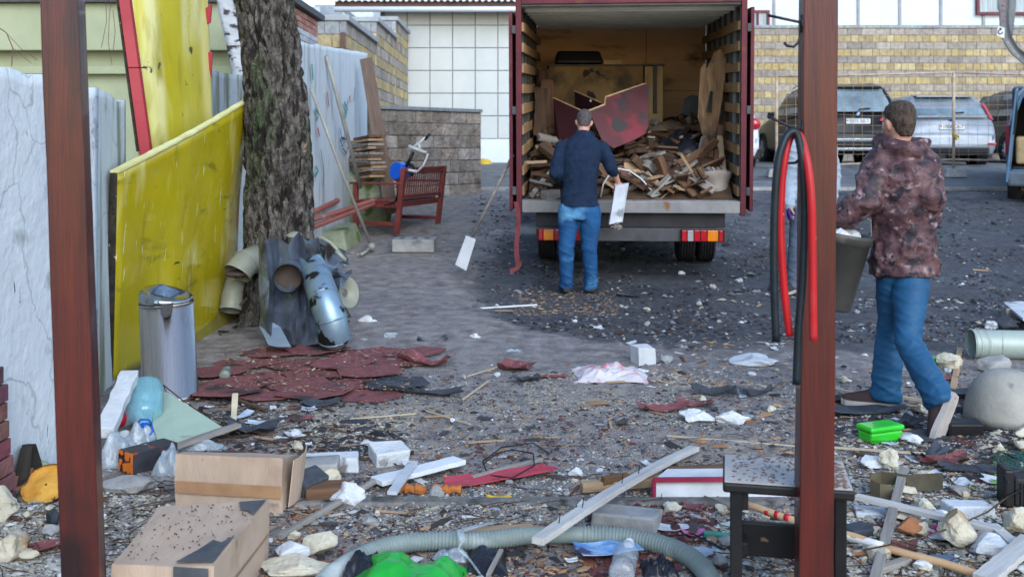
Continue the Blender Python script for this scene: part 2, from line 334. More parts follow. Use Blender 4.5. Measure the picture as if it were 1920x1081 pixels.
# ---------------------------------------------------------------- walls and buildings
def blocks(M, L, z0, rows, spec, depth=.3, cap=None, seed=1, mortar=.012):
    """courses of blocks in local x-z, front face at y=0; spec(row)->(width, height, colour list)"""
    rr = random.Random(seed); mb = MB(); z = z0
    for r in range(rows):
        wd, h, cs = spec(r); x = -(r % 2) * wd / 2
        while x < L:
            a, b = max(0, x), min(L, x + wd)
            if b - a > .03:
                c = rr.choice(cs); k = rr.uniform(.85, 1.12); c = tuple(q * k for q in c); e = rr.uniform(-.006, .006)
                mb.b2((a + mortar / 2, e, z + mortar / 2), (b - mortar / 2, depth * .5, z + h - mortar / 2), c)
            x += wd
        z += h
    mb.b2((0, .012, z0), (L, depth, z), (.22, .21, .2))
    if cap:
        x = 0
        while x < L: mb.b2((x + .003, -.03, z), (min(L, x + cap[0]) - .003, depth + .03, z + cap[1]), tuple(q * rr.uniform(.85, 1.1) for q in cap[2])); x += cap[0]
    mb.v = [M @ p for p in mb.v]; return mb
GREY = [(.40, .355, .31), (.34, .30, .27), (.45, .40, .35)]; YEL = [(.54, .42, .20), (.50, .40, .22), (.56, .46, .26), (.46, .37, .21)]
def stripes(r): return (.39, .19, GREY) if r % 2 == 0 else (.195, .19, YEL)
t = empty('striped_wall', TR((5.2, 27.5, .98)), 'long yellow and grey striped block wall behind the parked cars', 'wall')
blocks(WM[t.name], 11, 0, 19, stripes, cap=(.2, .08, (.40, .42, .43))).build('block_courses', BLK, t, bevel=.004)
blocks(TR((16.2, 27.5, .98)), 8, 0, 19, stripes, cap=(.2, .08, (.40, .42, .43)), seed=4).build('block_courses', BLK, t, bevel=.004)
t = empty('stepped_wall', TR((-2.5, 15.2, .4)), 'stepped yellow and grey block wall running back on the left', 'wall')
for i, (d0, d1, zt) in enumerate([(15.2, 18.6, 3.28), (18.6, 21.7, 3.68), (21.7, 24.4, 4.08)]):
    n_ = 14 + i * 2; h = .2; z0 = zt - n_ * h
    M = Matrix.Translation((-2.5, d0, z0)) @ Euler((0, 0, R(90))).to_matrix().to_4x4()
    sp_ = lambda r, n_=n_: (.4, h, GREY) if (n_ - 1 - r) % 2 == 0 else (.4, h, YEL)
    blocks(M, d1 - d0, 0, n_, sp_, depth=.4, seed=20 + i).build('wall_step', BLK, t, bevel=.004)
    mb = MB(); mb.b2((-2.96, d0 - .04, zt + .002), (-2.44, d1, zt + .09)); mb.build('coping', mat('coping_slab_%d' % i, (.36, .38, .40), (.28, .30, .32), 5, .9), t, bevel=.01)
    fr = blocks(Matrix.Translation((-2.92, d0 - .012, z0)), .44, 0, n_, lambda r, n_=n_: (.22, h, [(.34, .36, .38)] if n_ - 1 - r == 0 else ([YEL[2]] if (n_ - 1 - r) % 2 else GREY)), depth=.01, seed=40 + i)
    fr.build('wall_end', BLK, t)
mb = MB(); mb.b2((-2.56, 15.12, 2.75), (-2.49, 15.18, 3.1)); mb.b2((-2.75, 15.1, 2.83), (-2.56, 15.15, 2.88)); mb.build('rusty_bracket', m_brown, t)
# low grey block wall
a = P(692, 300, 15.3); a.z = base(15.3) - .1; b_ = P(903, 300, 17.2); L_ = (V((b_.x, b_.y)) - V((a.x, a.y))).length
M = Matrix.Translation(a) @ Euler((0, 0, math.atan2(b_.y - a.y, b_.x - a.x))).to_matrix().to_4x4()
t = empty('grey_block_wall', M, 'low rough grey block wall with dark coping behind the bench', 'wall')
STN = [(.33, .30, .27), (.42, .39, .36), (.26, .23, .20), (.38, .33, .28)]
blocks(M, L_, 0, 8, lambda r: (.39, .2, STN), depth=.2, seed=9, mortar=.016).build('block_courses', mat('rough_block', (.9, .88, .86), (.42, .36, .32), 5, .95, bump=1.0, bscale=16, vcol=True, dist=.04, spots=[((.10, .075, .055), 2.6, .56, (1, 1, 1.5), .1)]), t, bevel=.012)
mb = MB(); x = 0
while x < L_: mb.b2((x + .004, -.03, 1.6), (min(x + .42, L_) - .004, .23, 1.66)); x += .42
mb.v = [M @ p for p in mb.v]; mb.build('coping', mat('coping_grey', (.20, .22, .23), (.14, .15, .16), 6, .9), t, bevel=.01)
# tiled building
t = empty('tiled_building', TR((0, 24.6, 1)), 'cream tiled building with corrugated roof and white gutter', 'building')
mb = MB(); s24 = F / 24.6; tp = 42.5 / s24
mb.b2((-3.2, 24.62, .9), (5.0, 28, 5.0)); mb.build('wall', m_grout, t)
mb = MB(); zb = CH - (260 - HY) / s24
for i in range(-13, 24):
    for j in range(0, 7):
        x0 = (806 - CX) / s24 + (i) * tp; x1 = x0 + tp
        if x1 > 5 or x0 < -3.15: continue
        z1 = min(zb + (j + 1) * tp, 4.6); k = rnd.uniform(.95, 1.05)
        mb.b2((x0 + .012, 24.6, zb + j * tp + .012), (x1 - .012, 24.64, z1 - .012))
mb.build('cladding_panels', m_ltile, t, bevel=.004)
mb = MB(); mb.b2((-3.2, 24.56, .8), (5, 24.7, zb - .01)); mb.build('plinth', m_white, t)
ze = CH + (272 - 24) / s24
mb = MB(); mb.b2((-4.2, 24.05, ze + .06), (5.2, 24.1, ze + .22)); mb.b2((-4.2, 24.1, ze + .08), (5.2, 24.62, ze + .12)); mb.build('fascia', m_brown, t)
mb = MB(); mb.tube([(-4.2, 23.98, ze), (5.2, 23.98, ze)], .065, 12); mb.tube([(-4.0, 23.98, ze), (-4.0, 24.1, ze - .15), (-4.0, 24.5, ze - .5), (-4.0, 24.5, 3.3)], .045, 10); mb.build('gutter', m_white, t, True)
mb = MB(); mb.sheet(lambda u, v: (-4.25 + 9.5 * u, 23.9 + v * 4.2, ze + .19 + v * 1.5 + .028 * math.sin(9.5 * u / .15 * 2 * math.pi)), 520, 4, (0, 0, .012)); mb.build('corrugated_roof', m_roofw, t, True)
# yellow dome-shaped bollard near it
g = P(908, 292, 22.5); mb = MB(); mb.lathe([(.001, .14), (.06, .135), (.12, .11), (.16, .06), (.18, 0)], 20, Matrix.Translation((g.x, g.y, .98))); tag(mb.build('parking_bollard', mat('yellow_paint', (.62, .42, .03), None, 6, .5), smooth=True), 'yellow domed concrete bollard beside the grey block wall', 'bollard')
# white panelled building beyond the striped wall
t = empty('panelled_building', TR((12, 33, 1)), 'white panelled building with maroon framed windows above the striped wall', 'building')
s33 = F / 33
mb = MB(); mb.b2((5.5, 33.05, .9), (30, 38, 9)); mb.build('wall', m_white, t)
mb = MB()
for px in (1380, 1452, 1530, 1610, 1688, 1765, 1845, 1925, 2000): x = (px - CX) / s33; mb.b2((x - .04, 33.0, .9), (x + .04, 33.06, 9))
mb.build('seam_strips', mat('seam_grey', (.34, .36, .38), None, 5, .6), t)
for (x0, x1, y0, y1) in ((1398, 1442, 20, 70), (1830, 1930, -60, 28)):
    a = P(x0, y1, 33); b_ = P(x1, y0, 33); mb = MB()
    for q0, q1 in (((a.x, a.z), (b_.x, a.z + .08)), ((a.x, b_.z - .08), (b_.x, b_.z)), ((a.x, a.z + .08), (a.x + .08, b_.z - .08)), ((b_.x - .08, a.z + .08), (b_.x, b_.z - .08)), (((a.x + b_.x) / 2 - .03, a.z + .08), ((a.x + b_.x) / 2 + .03, b_.z - .08))): mb.b2((q0[0], 32.9, q0[1]), (q1[0], 33.05, q1[1]))
    wf = mb.build('window', m_maroonf, t); mb = MB(); mb.b2((a.x + .05, 32.97, a.z + .05), (b_.x - .05, 33.02, b_.z - .05)); mb.build('pane', m_curt, wf)
# tower blocks far to the left of the tiled building
for i, (x0, x1, y0, d, lb) in enumerate([(572, 600, 12, 60, 'narrow pale tower block far beyond the brick shed'), (590, 640, 9, 75, 'grey windowed apartment block far beyond the stepped wall'), (628, 700, -30, 90, 'pale apartment block far behind the corrugated roof'), (-200, 140, -25, 80, 'long pale apartment block above the green building')]):
    a = P(x0, 60, d); b_ = P(x1, y0, d); mb = MB(); mb.b2((a.x, d, .5), (b_.x, d + 10, b_.z)); t = tag(mb.build('apartment_block', mat('far_block_%d' % i, [(.45, .5, .56), (.30, .34, .40), (.62, .68, .74), (.6, .62, .66)][i], None, 3, .8)), lb, 'building')
    mb = MB(); z = b_.z - 1.8
    while z > 6:
        x = a.x + .5
        while x < b_.x - 1.2: mb.b2((x, d - .03, z), (x + .9, d + .02, z + 1.1)); x += 1.9
        z -= 2.8
    if mb.v: mb.build('window', m_glass, t)
# green building on the left
t = empty('green_building', TR((-6, 13.5, .3)), 'pale green rendered building with stepped cornice behind the white fence', 'building')
mb = MB(); s13 = F / 13.5
def zz(py, d=13.5): return CH - (py - HY) / F * d
mb.b2((-12, 13.5, .2), (-3.35, 18, zz(97))); mb.b2((-12, 13.3, zz(97)), (-3.2, 18, zz(10))); mb.b2((-12, 13.38, zz(140)), (-3.28, 13.5, zz(126)))
mb.build('wall', m_green, t, bevel=.01)
mb = MB(); mb.b2((-12, 13.2, zz(10) + .002), (-3.1, 18, zz(5))); mb.build('roof_edge', m_darkmet, t)
# brick shed top behind the tree
t = empty('brick_shed', TR((-3.4, 12.5, .3)), 'small brick shed with black roof edge behind the tree', 'shed')
SH = [(.52, .24, .19), (.60, .32, .26)]; SW = [(.62, .64, .68), (.55, .55, .58)]
M = Matrix.Translation((-2.72, 11.0, .3)) @ Euler((0, 0, R(90))).to_matrix().to_4x4()
blocks(M, 3.2, 0, 38, lambda r: (.26, .075, SW if r < 35 else SH), depth=.25, seed=5, mortar=.01).build('brick_wall', BLK, t)
mb = MB(); mb.hexa([V((-3.4, 10.8, 3.16)), V((-2.64, 10.8, 3.16)), V((-2.64, 14.3, 3.16)), V((-3.4, 14.3, 3.16)), V((-3.4, 10.8, 3.24)), V((-2.64, 10.8, 3.24)), V((-2.64, 14.3, 3.24)), V((-3.4, 14.3, 3.24))]); mb.build('roof_edge', m_darkmet, t)

# concrete fence panels
def fpanel(name, a, b, z0, z1a, z1b, m, label, rough=.02, th=.12, seed=1, parent=None, crest=.03):
    a = V((a[0], a[1])); b = V((b[0], b[1])); L = (b - a).length; nu, nv = int(L / .05), int((z1a - z0) / .05)
    n2 = V((b.y - a.y, a.x - b.x)).normalized()
    def fn(u, v):
        p = a + (b - a) * u; zt = z1a + (z1b - z1a) * u + crest * noise.noise(V((u * L * 3, seed, 0))) * (1 if v > .99 else v)
        z = z0 + (zt - z0) * v; k = .35 * rough * (.6 * noise.noise(V((u * L * 1.6, z * 1.4, seed))) + .25 * noise.noise(V((u * L * 8, z * 8, seed))))
        return (p.x + n2.x * k, p.y + n2.y * k, z)
    mb = MB(); mb.sheet(fn, nu, nv, (-n2.x * th, -n2.y * th, 0)); return tag(mb.build(name, m, parent, True), label)
t = empty('plastered_fence', TR((-2.03, 4, 0)), 'white plastered fence panel with a hole behind the left post', 'fence')
fpanel('panel', (-2.02, 2.9), (-2.0, 4.9), -.1, 1.73, 1.70, m_plaster, None, .022, seed=3, parent=t, crest=.05)
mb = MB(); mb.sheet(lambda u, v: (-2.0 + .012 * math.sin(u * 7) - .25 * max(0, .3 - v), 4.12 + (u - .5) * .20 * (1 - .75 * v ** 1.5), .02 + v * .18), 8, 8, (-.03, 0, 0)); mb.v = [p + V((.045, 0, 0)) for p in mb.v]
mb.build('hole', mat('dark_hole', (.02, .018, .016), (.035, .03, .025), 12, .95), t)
t = empty('stained_fence', TR((-2.35, 6, 0)), 'stained white fence panel between the left post and the red strip', 'fence')
fpanel('panel', (-2.24, 5.0), (-2.42, 6.35), -.1, 1.76, 1.70, m_fence2, None, .012, seed=8, parent=t, crest=.035)
t = empty('pale_fence', TR((-2.5, 8.5, 0)), 'pale concrete fence panel between the yellow sheet and the tree', 'fence')
fpanel('panel', (-2.59, 7.5), (-2.5, 10.6), -.1, 2.02, 2.10, m_fence2, None, .015, seed=11, parent=t)
t = empty('painted_fence', TR((-2.2, 13, .3)), 'bluish painted fence panel with graffiti behind the bench', 'fence')
fpanel('panel', (-2.32, 10.7), (-2.14, 15.0), -.1, 2.52, 2.78, m_fence3, None, .006, seed=14, parent=t, crest=.012)
# graffiti strokes on it: thin raised paint
def gpt(px, py):
    u = 0; lo, hi = 10.7, 15.0
    for _ in range(30):
        d = (lo + hi) / 2; xw = -2.32 + .18 * (d - 10.7) / 4.3 + .018
        if CX + xw / d * F < px: lo = d
        else: hi = d
    return V((xw, lo, CH - (py - HY) / F * lo))
gcol = {'teal': mat('paint_teal', (.02, .28, .25), None, 9, .6), 'red': mat('paint_red', (.45, .04, .09), None, 9, .6), 'blue': mat('paint_navy', (.03, .07, .16), None, 9, .6)}
for cname, strokes in {'teal': [[(583, 120), (585, 150)], [(590, 205), (596, 215), (592, 225)], [(590, 312), (595, 320), (589, 330)], [(644, 192), (650, 205), (646, 222), (650, 190)]], 'red': [[(612, 172), (615, 200)], [(594, 240), (597, 255)], [(654, 180), (655, 192)]],
                       'blue': [[(635, 240), (640, 262), (647, 250), (641, 275), (636, 262)], [(638, 258), (650, 262)], [(641, 278), (648, 288), (652, 270)], [(664, 165), (662, 190)], [(600, 280), (606, 330), (604, 350)]]}.items():
  for st in strokes:
    mb = MB(); mb.tube([gpt(*q) for q in st], .022 if cname != 'blue' else .012, 6, flat=1)
    mb.v = [V((-2.30 + (p.y - 10.7) * .0419 + .012 + (p.x + 2.30 - (p.y - 10.7) * .0419 - .012) * .15, p.y, p.z)) for p in mb.v]
    mb.build('graffiti', gcol[cname], t)
# ---------------------------------------------------------------- posts of the shelter, hooks and hoses
m_post = mat('stained_post_wood', (.088, .014, .010), (.042, .008, .007), 5, .4, bump=.15, bscale=30, stretch=(6, 6, .35), spots=[((.018, .007, .008), 2.2, .58, (1.5, 1.5, .8), .12), ((.5, .4, .35), 60, .80, (1, 1, 1), .01)], coat=.15)
def post(x_px0, y0, x_px1, y1, d, w, dep, rz, label):
    a = P(x_px0, y0, d); b = P(x_px1, y1, d); up = (a - b).normalized(); bot = b - up * ((b.z + .02) / up.z); top = a + up * .9
    rot = Euler((0, 0, rz)).to_matrix(); mb = MB(); rings = []
    for i in range(25):
        u = i / 24; c = bot + (top - bot) * u; q = lambda k: .0022 * noise.noise(V((u * 9, k, d)))
        rings.append([c + rot @ V((sx * (w / 2 + q(k)), sy * dep / 2 + q(k + 5), 0)) for k, (sx, sy) in enumerate(((-1, -1), (1, -1), (1, 1), (-1, 1)))])
    mb.loft(rings); return tag(mb.build('wooden_post', m_post, bevel=.004), label, 'post', 'shelter posts in the foreground')
# left post: front face 62 px, right flank 24 px ; right post: left flank 23 px, front face 60 px
postL = post(118, 0, 158, 1081, 2.86, .100, .100, R(12.0), 'dark red stained wooden post on the left in front of the white fence')
postR = post(1534, 0, 1525, 1081, 3.0, .098, .098, R(-7.0), 'dark red stained wooden post on the right with hooks and hoses')
m_black = mat('black_iron', (.012, .013, .016), (.03, .03, .035), 20, .4, .6)
for (pts, d, lb) in (([(1440, 29), (1500, 42), (1502, 48), (1501, 66), (1497, 80), (1488, 88), (1476, 86), (1470, 80)], 2.93, 'black iron hook high on the right post, empty'),
                     ([(1440, 218), (1482, 238), (1500, 247)], 2.93, 'black iron hook on the right post carrying the hoses'),
                     ([(1500, 298), (1492, 305), (1478, 306), (1470, 298)], 2.93, 'small black hook low on the right post behind the hoses')):
    mb = MB(); mb.tube([P(px, py, d - .02 if i < 1 else d) for i, (px, py) in enumerate(pts)], .0042, 8); mb.box(P(1502, sum(q[1] for q in pts[1:3]) / 2, d + .0), (.006, .02, .05)); tag(mb.build('iron_hook', m_black, smooth=True), lb, 'hook')
def hose(pts, r, m, lb):
    P3 = [P(*q) for q in pts]; path = []
    for i in range(len(P3) - 1):                        # catmull-rom
        p0, p1, p2, p3 = P3[max(i - 1, 0)], P3[i], P3[i + 1], P3[min(i + 2, len(P3) - 1)]
        for k in range(6):
            t_ = k / 6; path.append(.5 * ((2 * p1) + (-p0 + p2) * t_ + (2 * p0 - 5 * p1 + 4 * p2 - p3) * t_ ** 2 + (-p0 + 3 * p1 - 3 * p2 + p3) * t_ ** 3))
    path.append(P3[-1]); mb = MB(); mb.tube(path, r, 14); tag(mb.build('hose_length', m, smooth=True), lb, 'hose')
m_hb = mat('black_rubber_hose', (.008, .016, .022), (.005, .009, .013), 20, .45, bump=.1, spots=[((.10, .11, .12), 9, .66, (1, 1, .4), .1)]); m_hr = mat('red_rubber_hose', (.45, .010, .016), (.36, .008, .013), 8, .4, bump=.1, spots=[((.30, .05, .05), 9, .60, (1, 1, .4), .15), ((.5, .3, .28), 40, .72)])
hose([(1455, 640, 2.86), (1451, 520, 2.86), (1452, 400, 2.86), (1458, 310, 2.86), (1470, 264, 2.87), (1484, 247, 2.88), (1496, 256, 2.88), (1505, 310, 2.87), (1509, 400, 2.87), (1505, 520, 2.87), (1497, 620, 2.87), (1493, 720, 2.87)], .0112, m_hb, 'black hose length bent over the hook on the right post')
hose([(1481, 629, 2.90), (1472, 560, 2.90), (1464, 450, 2.90), (1465, 360, 2.90), (1471, 300, 2.90), (1480, 262, 2.91), (1489, 250, 2.91), (1501, 258, 2.90), (1513, 300, 2.86), (1521, 370, 2.84), (1523, 450, 2.84), (1524, 540, 2.84), (1525, 638, 2.84)], .0112, m_hr, 'red hose length bent over the hook on the right post')
# strip of bent tyre hanging at the upper right
m_band = mat('grey_rubber_band', (.17, .18, .19), (.10, .11, .12), 10, .55, bump=.1); m_let = mat('lettering_red', (.35, .06, .12), None, 9, .6); m_letw = mat('lettering_pale', (.5, .5, .48), None, 9, .6)
t = empty('hanging_band', P(1890, 0, 3.1), 'grey curved printed rubber band hanging at the upper right corner', 'band')
cl = [(1884, -160), (1884, -60), (1883, 0), (1884, 45), (1889, 72), (1903, 95), (1925, 113), (1960, 128), (2010, 132)]
mb = MB()
def bandpt(u, v):
    k = u * (len(cl) - 1); i = min(int(k), len(cl) - 2); f_ = k - i; a = V(cl[i]); b = V(cl[i + 1]); c = a.lerp(b, f_)
    p, q = V(cl[max(i - 1, 0)]), V(cl[min(i + 2, len(cl) - 1)]); tn = (b - a).lerp(q - p, .4).normalized(); nrm = V((-tn.y, tn.x))
    wd = 9 if u > .3 else 9 + 4 * math.sin(u * 3); c = c + nrm * (v - .5) * 2 * wd; return P(c.x, c.y, 3.1 + .012 * math.cos((v - .5) * 3))
mb.sheet(bandpt, 48, 6, (0, .004, 0)); mb.build('band', m_band, t, True)
mb = MB(); mb.sheet(lambda u, v: P(1893 + u * 13 - v * 8 + 3 * math.sin(v * 3), -60 + u * 6 + v * 122, 3.16 + u * .02), 4, 14, (0, .003, 0)); mb.build('torn_flap', m_band, t, True)
rotv = lambda px, py, a, d: Matrix.Translation(P(px, py, d)) @ Euler((R(90), 0, 0)).to_matrix().to_4x4() @ Euler((0, 0, a)).to_matrix().to_4x4()
for i, ch in enumerate('ТРАТА'): text(ch, .017, rotv(1879.5 + i * .3, 2 + i * 9.5, R(-90), 3.09), m_let, t, sx=.8)
for i, ch in enumerate('DIETEXTAR'): text(ch, .009, rotv(1889 + i * 2.2 + i * i * .05, 80 + i * 3.3, R(-55 + i * 1.5), 3.09), m_letw, t)
mb = MB(); mb.slab([P(1871, 48, 3.085), P(1884, 53, 3.085), P(1883, 72, 3.085), P(1869, 67, 3.085)], (0, .002, 0)); lb_ = mb.build('sticker', mat('sticker_white', (.6, .62, .62), None, 5, .5), t)
mb = MB(); mb.tube([P(1876 + 4 * math.cos(a), 60 + 4 * math.sin(a), 3.083) for a in [i * .7 for i in range(8)]], .0012, 6); mb.tube([P(1875, 53, 3.083), P(1878, 55, 3.083)], .002, 6); mb.build('sticker_print', m_black, lb_)

# brick pier, left edge
PB = [(.17, .07, .075), (.22, .09, .09), (.13, .06, .065)]
t = empty('brick_pier', (-2.1, 3.8, 0), 'stub of maroon brick wall at the left edge of the yard', 'wall')
mb = MB(); rr = random.Random(3)
for r in range(8):
    z = .0 + r * .072; yend = 4.0 - max(0, r) * .014 + rr.uniform(-.015, .015); y = yend
    while y > 3.2:
        mb.box((-1.95 - .06 + rr.uniform(-.004, .004), y - .115, z + .034), (.12, .22, .064), Euler((0, 0, rr.uniform(-.02, .02))).to_matrix(), tuple(q * rr.uniform(.8, 1.2) for q in rr.choice(PB))); y -= .232
mb.b2((-2.06, 3.2, 0), (-1.965, 3.8, .57), (.25, .27, .3)); mb.build('bricks', BLK, t, bevel=.004)

# ---------------------------------------------------------------- yellow sheets
m_yel = mat('yellow_sheet', (.50, .41, .012), (.38, .30, .008), 1.6, .22, bump=.05, stretch=(1, 1, .6), coat=.6, spots=[((.74, .70, .30), 2.2, .60, (1, 1.5, .5), .2), ((.20, .18, .02), 2.4, .58, (1, 2.6, .6), .2), ((.07, .075, .02), 3.5, .60, (1, .6, 2.2), .2), ((.03, .035, .02), 7, .67, (1, .5, 2.4), .06), ((.75, .72, .4), 14, .66, (1, 3, .3), .05)])
m_yel2 = mat('yellow_dusty', (.54, .49, .05), (.42, .36, .012), 1.3, .3, bump=.04, stretch=(1, 1, .5), coat=.4, spots=[((.72, .70, .42), 1.5, .50, (2.5, 2, .35), .25), ((.30, .26, .02), 2, .56, (4, 2, .5), .12), ((.06, .06, .03), 8, .68, (1, 1, 1), .03)])
m_yedge = mat('yellow_edge_foam', (.68, .66, .36), (.58, .54, .2), 9, .8, bump=.4, bscale=40)
m_char = mat('charred_edge', (.012, .012, .013), (.06, .045, .03), 18, .9, bump=.7, spots=[((.5, .42, .25), 22, .68, (1, 1, 1), .02)])
m_redp = mat('red_paint', (.33, .022, .034), (.27, .016, .028), 3, .4, bump=.04, spots=[((.6, .5, .5), 30, .74, (1, 1, 1), .02)])
# leaning flat panel: near edge at d 6.1, far edge at d 8.0
nb, nt_ = P(213, 712, 6.05), P(221, 325, 5.9); fb, ft = P(432, 590, 8.2), P(464, 192, 8.0)
t = empty('leaning_sheet', nb, 'thick yellow dirt streaked panel leaning upright beside the steel bin', 'panel')
def ypt(u, v):
    p = nb.lerp(fb, u).lerp(nt_.lerp(ft, u), v); bul = .03 * math.sin(u * math.pi) + .014 * noise.noise(V((u * 3, v * 3, 2))) + (.05 * (1 - v) ** 3 if u > .3 else 0); return p + V((bul, 0, 0))
mb = MB(); mb.sheet(ypt, 30, 24, (-.035, .002, 0)); mb.build('face', m_yel, t, True)
mb = MB(); mb.sheet(lambda u, v: nt_.lerp(ft, u) + V((.006 + .03 * math.sin(u * math.pi) - v * .052, 0, .004 + .006 * noise.noise(V((u * 14, v, 1))))), 40, 2, (0, 0, .014)); mb.build('top_edge', m_yedge, t)
mb = MB(); mb.tube([nb.lerp(nt_, i / 24) + V((-.02 + .006 * noise.noise(V((i, 1, 2))), -.012, 0)) for i in range(25)], [.022 + .004 * noise.noise(V((i, 4, 4))) for i in range(25)], 6); mb.build('burnt_edge', m_char, t)
mb = MB(); mb.sheet(lambda u, v: nb.lerp(fb, .28 + u * .72) + V((.03 + .1 * (1 - v) - .02, 0, v * (.1 + .28 * u))) , 12, 4, (-.02, 0, 0)); mb.build('lower_flap', mat('yellow_underside', (.20, .17, .03), (.12, .10, .03), 3, .5), t)
# tall curved panel with red edge
t = empty('yellow_curved_sheet', P(330, 330, 6.9), 'tall curved dusty yellow sheet with red edge standing behind the leaning panel', 'panel')
tl, tr_, bl, br = P(226, -60, 6.95), P(386, -60, 7.9), P(262, 320, 6.85), P(402, 320, 7.85)
def cpt(u, v):
    p = bl.lerp(br, u).lerp(tl.lerp(tr_, u), v); b1 = .24 * math.sin(math.pi * min(1, u * 1.12)) ** 1.1; return p + V((b1 * .10, -b1, .0))
mb = MB(); mb.sheet(lambda u, v: cpt(u, v * 1.25 - .6 * (1 - v) * .42), 30, 18, (0, .02, 0)); mb.build('face', m_yel2, t, True)
mb = MB(); mb.sheet(lambda u, v: P(214 + v * 49, -60 + v * 355, 6.8) + V((u * .066, u * .02, 0)), 2, 24, (0, .05, 0)); mb.build('red_edge', m_redp, t, bevel=.003)
mb = MB(); mb.tube([P(212.5 + v / 20 * 46, -60 + v * 17.2, 6.83) for v in range(21)], [.011 + .006 * noise.noise(V((v, 9, 1))) for v in range(21)], 5); mb.build('black_seal', m_char, t)
mb = MB(); mb.slab([P(x, y, 7.5) for x, y in ((385, 16), (397, 8), (394, 42), (388, 46))], (0, .02, 0)); mb.slab([P(x, y, 7.5) for x, y in ((390, 98), (398, 97), (395, 145), (392, 130))], (0, .02, 0)); mb.build('red_edge_remains', m_redp, t)
mb = MB(); mb.tube([P(241, 127, 6.74), P(275, 127, 6.68)], .004, 6); mb.build('bolt', m_black, t)

# ---------------------------------------------------------------- trees
def bark_mat(name, c1, c2, moss):
    return mat(name, c1, c2, 14, .95, bump=1.0, bscale=30, stretch=(1.5, 1.5, .7), spots=[((.05, .080, .03), 2.0, .52 if moss else .8, (1.3, 1.3, .6), .14), ((.24, .18, .14), 5, .68, (1, 1, .5), .05), ((.018, .014, .012), 9, .545, (1.6, 1.6, .55), .04)], ramp=(.38, .58), dist=.05, cracks=((.02, .018, .016), 9, .07))
def trunk(mb, path, rad, n=72, step=.035, depth=.03, seed=0, ztop_detail=3.2):
    L = [0]; 
    for i in range(1, len(path)): L.append(L[-1] + (path[i] - path[i - 1]).length)
    s = 0; rings = []
    while s <= L[-1]:
        k = max(i for i in range(len(L)) if L[i] <= s + 1e-9); k = min(k, len(L) - 2); u = (s - L[k]) / (L[k + 1] - L[k]); c = path[k].lerp(path[k + 1], u); r = rad[k] + (rad[k + 1] - rad[k]) * u; rg = []
        for j in range(n):
            a = 2 * math.pi * j / n; q = V((math.cos(a) * 3.4 * r / .28, math.sin(a) * 3.4 * r / .28, s * 2.6 + seed)); q2 = V((math.cos(a) * 9, math.sin(a) * 9, s * 4 + seed))
            rd = 1 - abs(noise.noise(q * 1.7)) * 2; rd2 = 1 - abs(noise.noise(q2 * 1.5)) * 2
            e = -depth * max(0, rd) ** 3 - depth * .7 * max(0, rd2) ** 3 + .02 * noise.noise(V((math.cos(a), math.sin(a), s * .8 + seed)))
            if s < .8: e += .10 * (1 - s / .8) ** 2 * max(0, math.sin(a * 5 + seed) * .6 + .5)
            rg.append(c + V((math.cos(a) * (r + e), math.sin(a) * (r + e), 0)))
        rings.append(rg); s += step if c.z < ztop_detail else .25
    mb.loft(rings)
t = empty('pine_tree', G(525, 608), 'thick mossy pine trunk leaning slightly, with grey duct sheets at its foot', 'tree')
d = 8.0; pth = [V((P(527, 600, d).x, d, -.05)), P(526, 450, d), P(523, 300, d), P(512, 150, d), P(497, 0, d), P(488, -160, d), P(470, -520, d), P(450, -1200, d)]
mb = MB(); trunk(mb, pth, [.345, .285, .268, .245, .23, .22, .19, .12], 130, step=.024, depth=.05); mb.build('trunk', bark_mat('pine_bark', (.16, .145, .13), (.055, .048, .044), True), t, True)
mb = MB()
for z_, a_, l_ in ((3.6, .8, 1.6), (4.1, 3.6, 1.9), (4.7, 5.2, 1.3), (5.4, 2.0, 1.7)):
    b0 = V((P(470, -520, d).x, d, z_)); mb.tube([b0, b0 + V((math.cos(a_) * l_ * .5, math.sin(a_) * l_ * .5, .2)), b0 + V((math.cos(a_) * l_, math.sin(a_) * l_, .55))], [.06, .04, .012], 8)
mb.build('limb', MATS['pine_bark'], t, True)
mb = MB(); rr = random.Random(5)
for k in range(5000):
    z_, a_, l_ = rr.choice(((3.6, .8, 1.6), (4.1, 3.6, 1.9), (4.7, 5.2, 1.3), (5.4, 2.0, 1.7), (6.2, 0, .4)))
    c = V((P(465, -520, d).x + math.cos(a_) * l_ * rr.uniform(.5, 1.15) + rr.gauss(0, .2), d + math.sin(a_) * l_ * rr.uniform(.5, 1.15) + rr.gauss(0, .2), z_ + .4 + rr.gauss(0, .18)))
    dr = V((rr.gauss(0, 1), rr.gauss(0, 1), rr.gauss(0, .6))).normalized(); q = dr.orthogonal().normalized() * .006; mb.add([c - q, c + q, c + dr * .14], [(0, 1, 2)])
mb.build('crown', mat('pine_needles', (.05, .09, .03), (.03, .05, .02), 4, .7), t)
t = empty('birch_tree', (-3.1, 11, .1), 'white birch trunk between the yellow sheet and the pine', 'tree')
pth = [V((-3.0, 10.9, 0)), P(452, 130, 10.9), P(432, 50, 10.9), P(418, -10, 10.9), P(395, -120, 10.9), P(380, -300, 10.9)]
mb = MB(); trunk(mb, pth, [.12, .105, .10, .085, .07, .04], 40, .04, .008, 5, 4.5); mb.build('trunk', mat('birch_bark', (.52, .54, .56), (.40, .42, .45), 6, .8, bump=.5, stretch=(1, 1, 3), spots=[((.06, .05, .05), 5, .54, (1, 1, 2.5), .05)]), t, True)
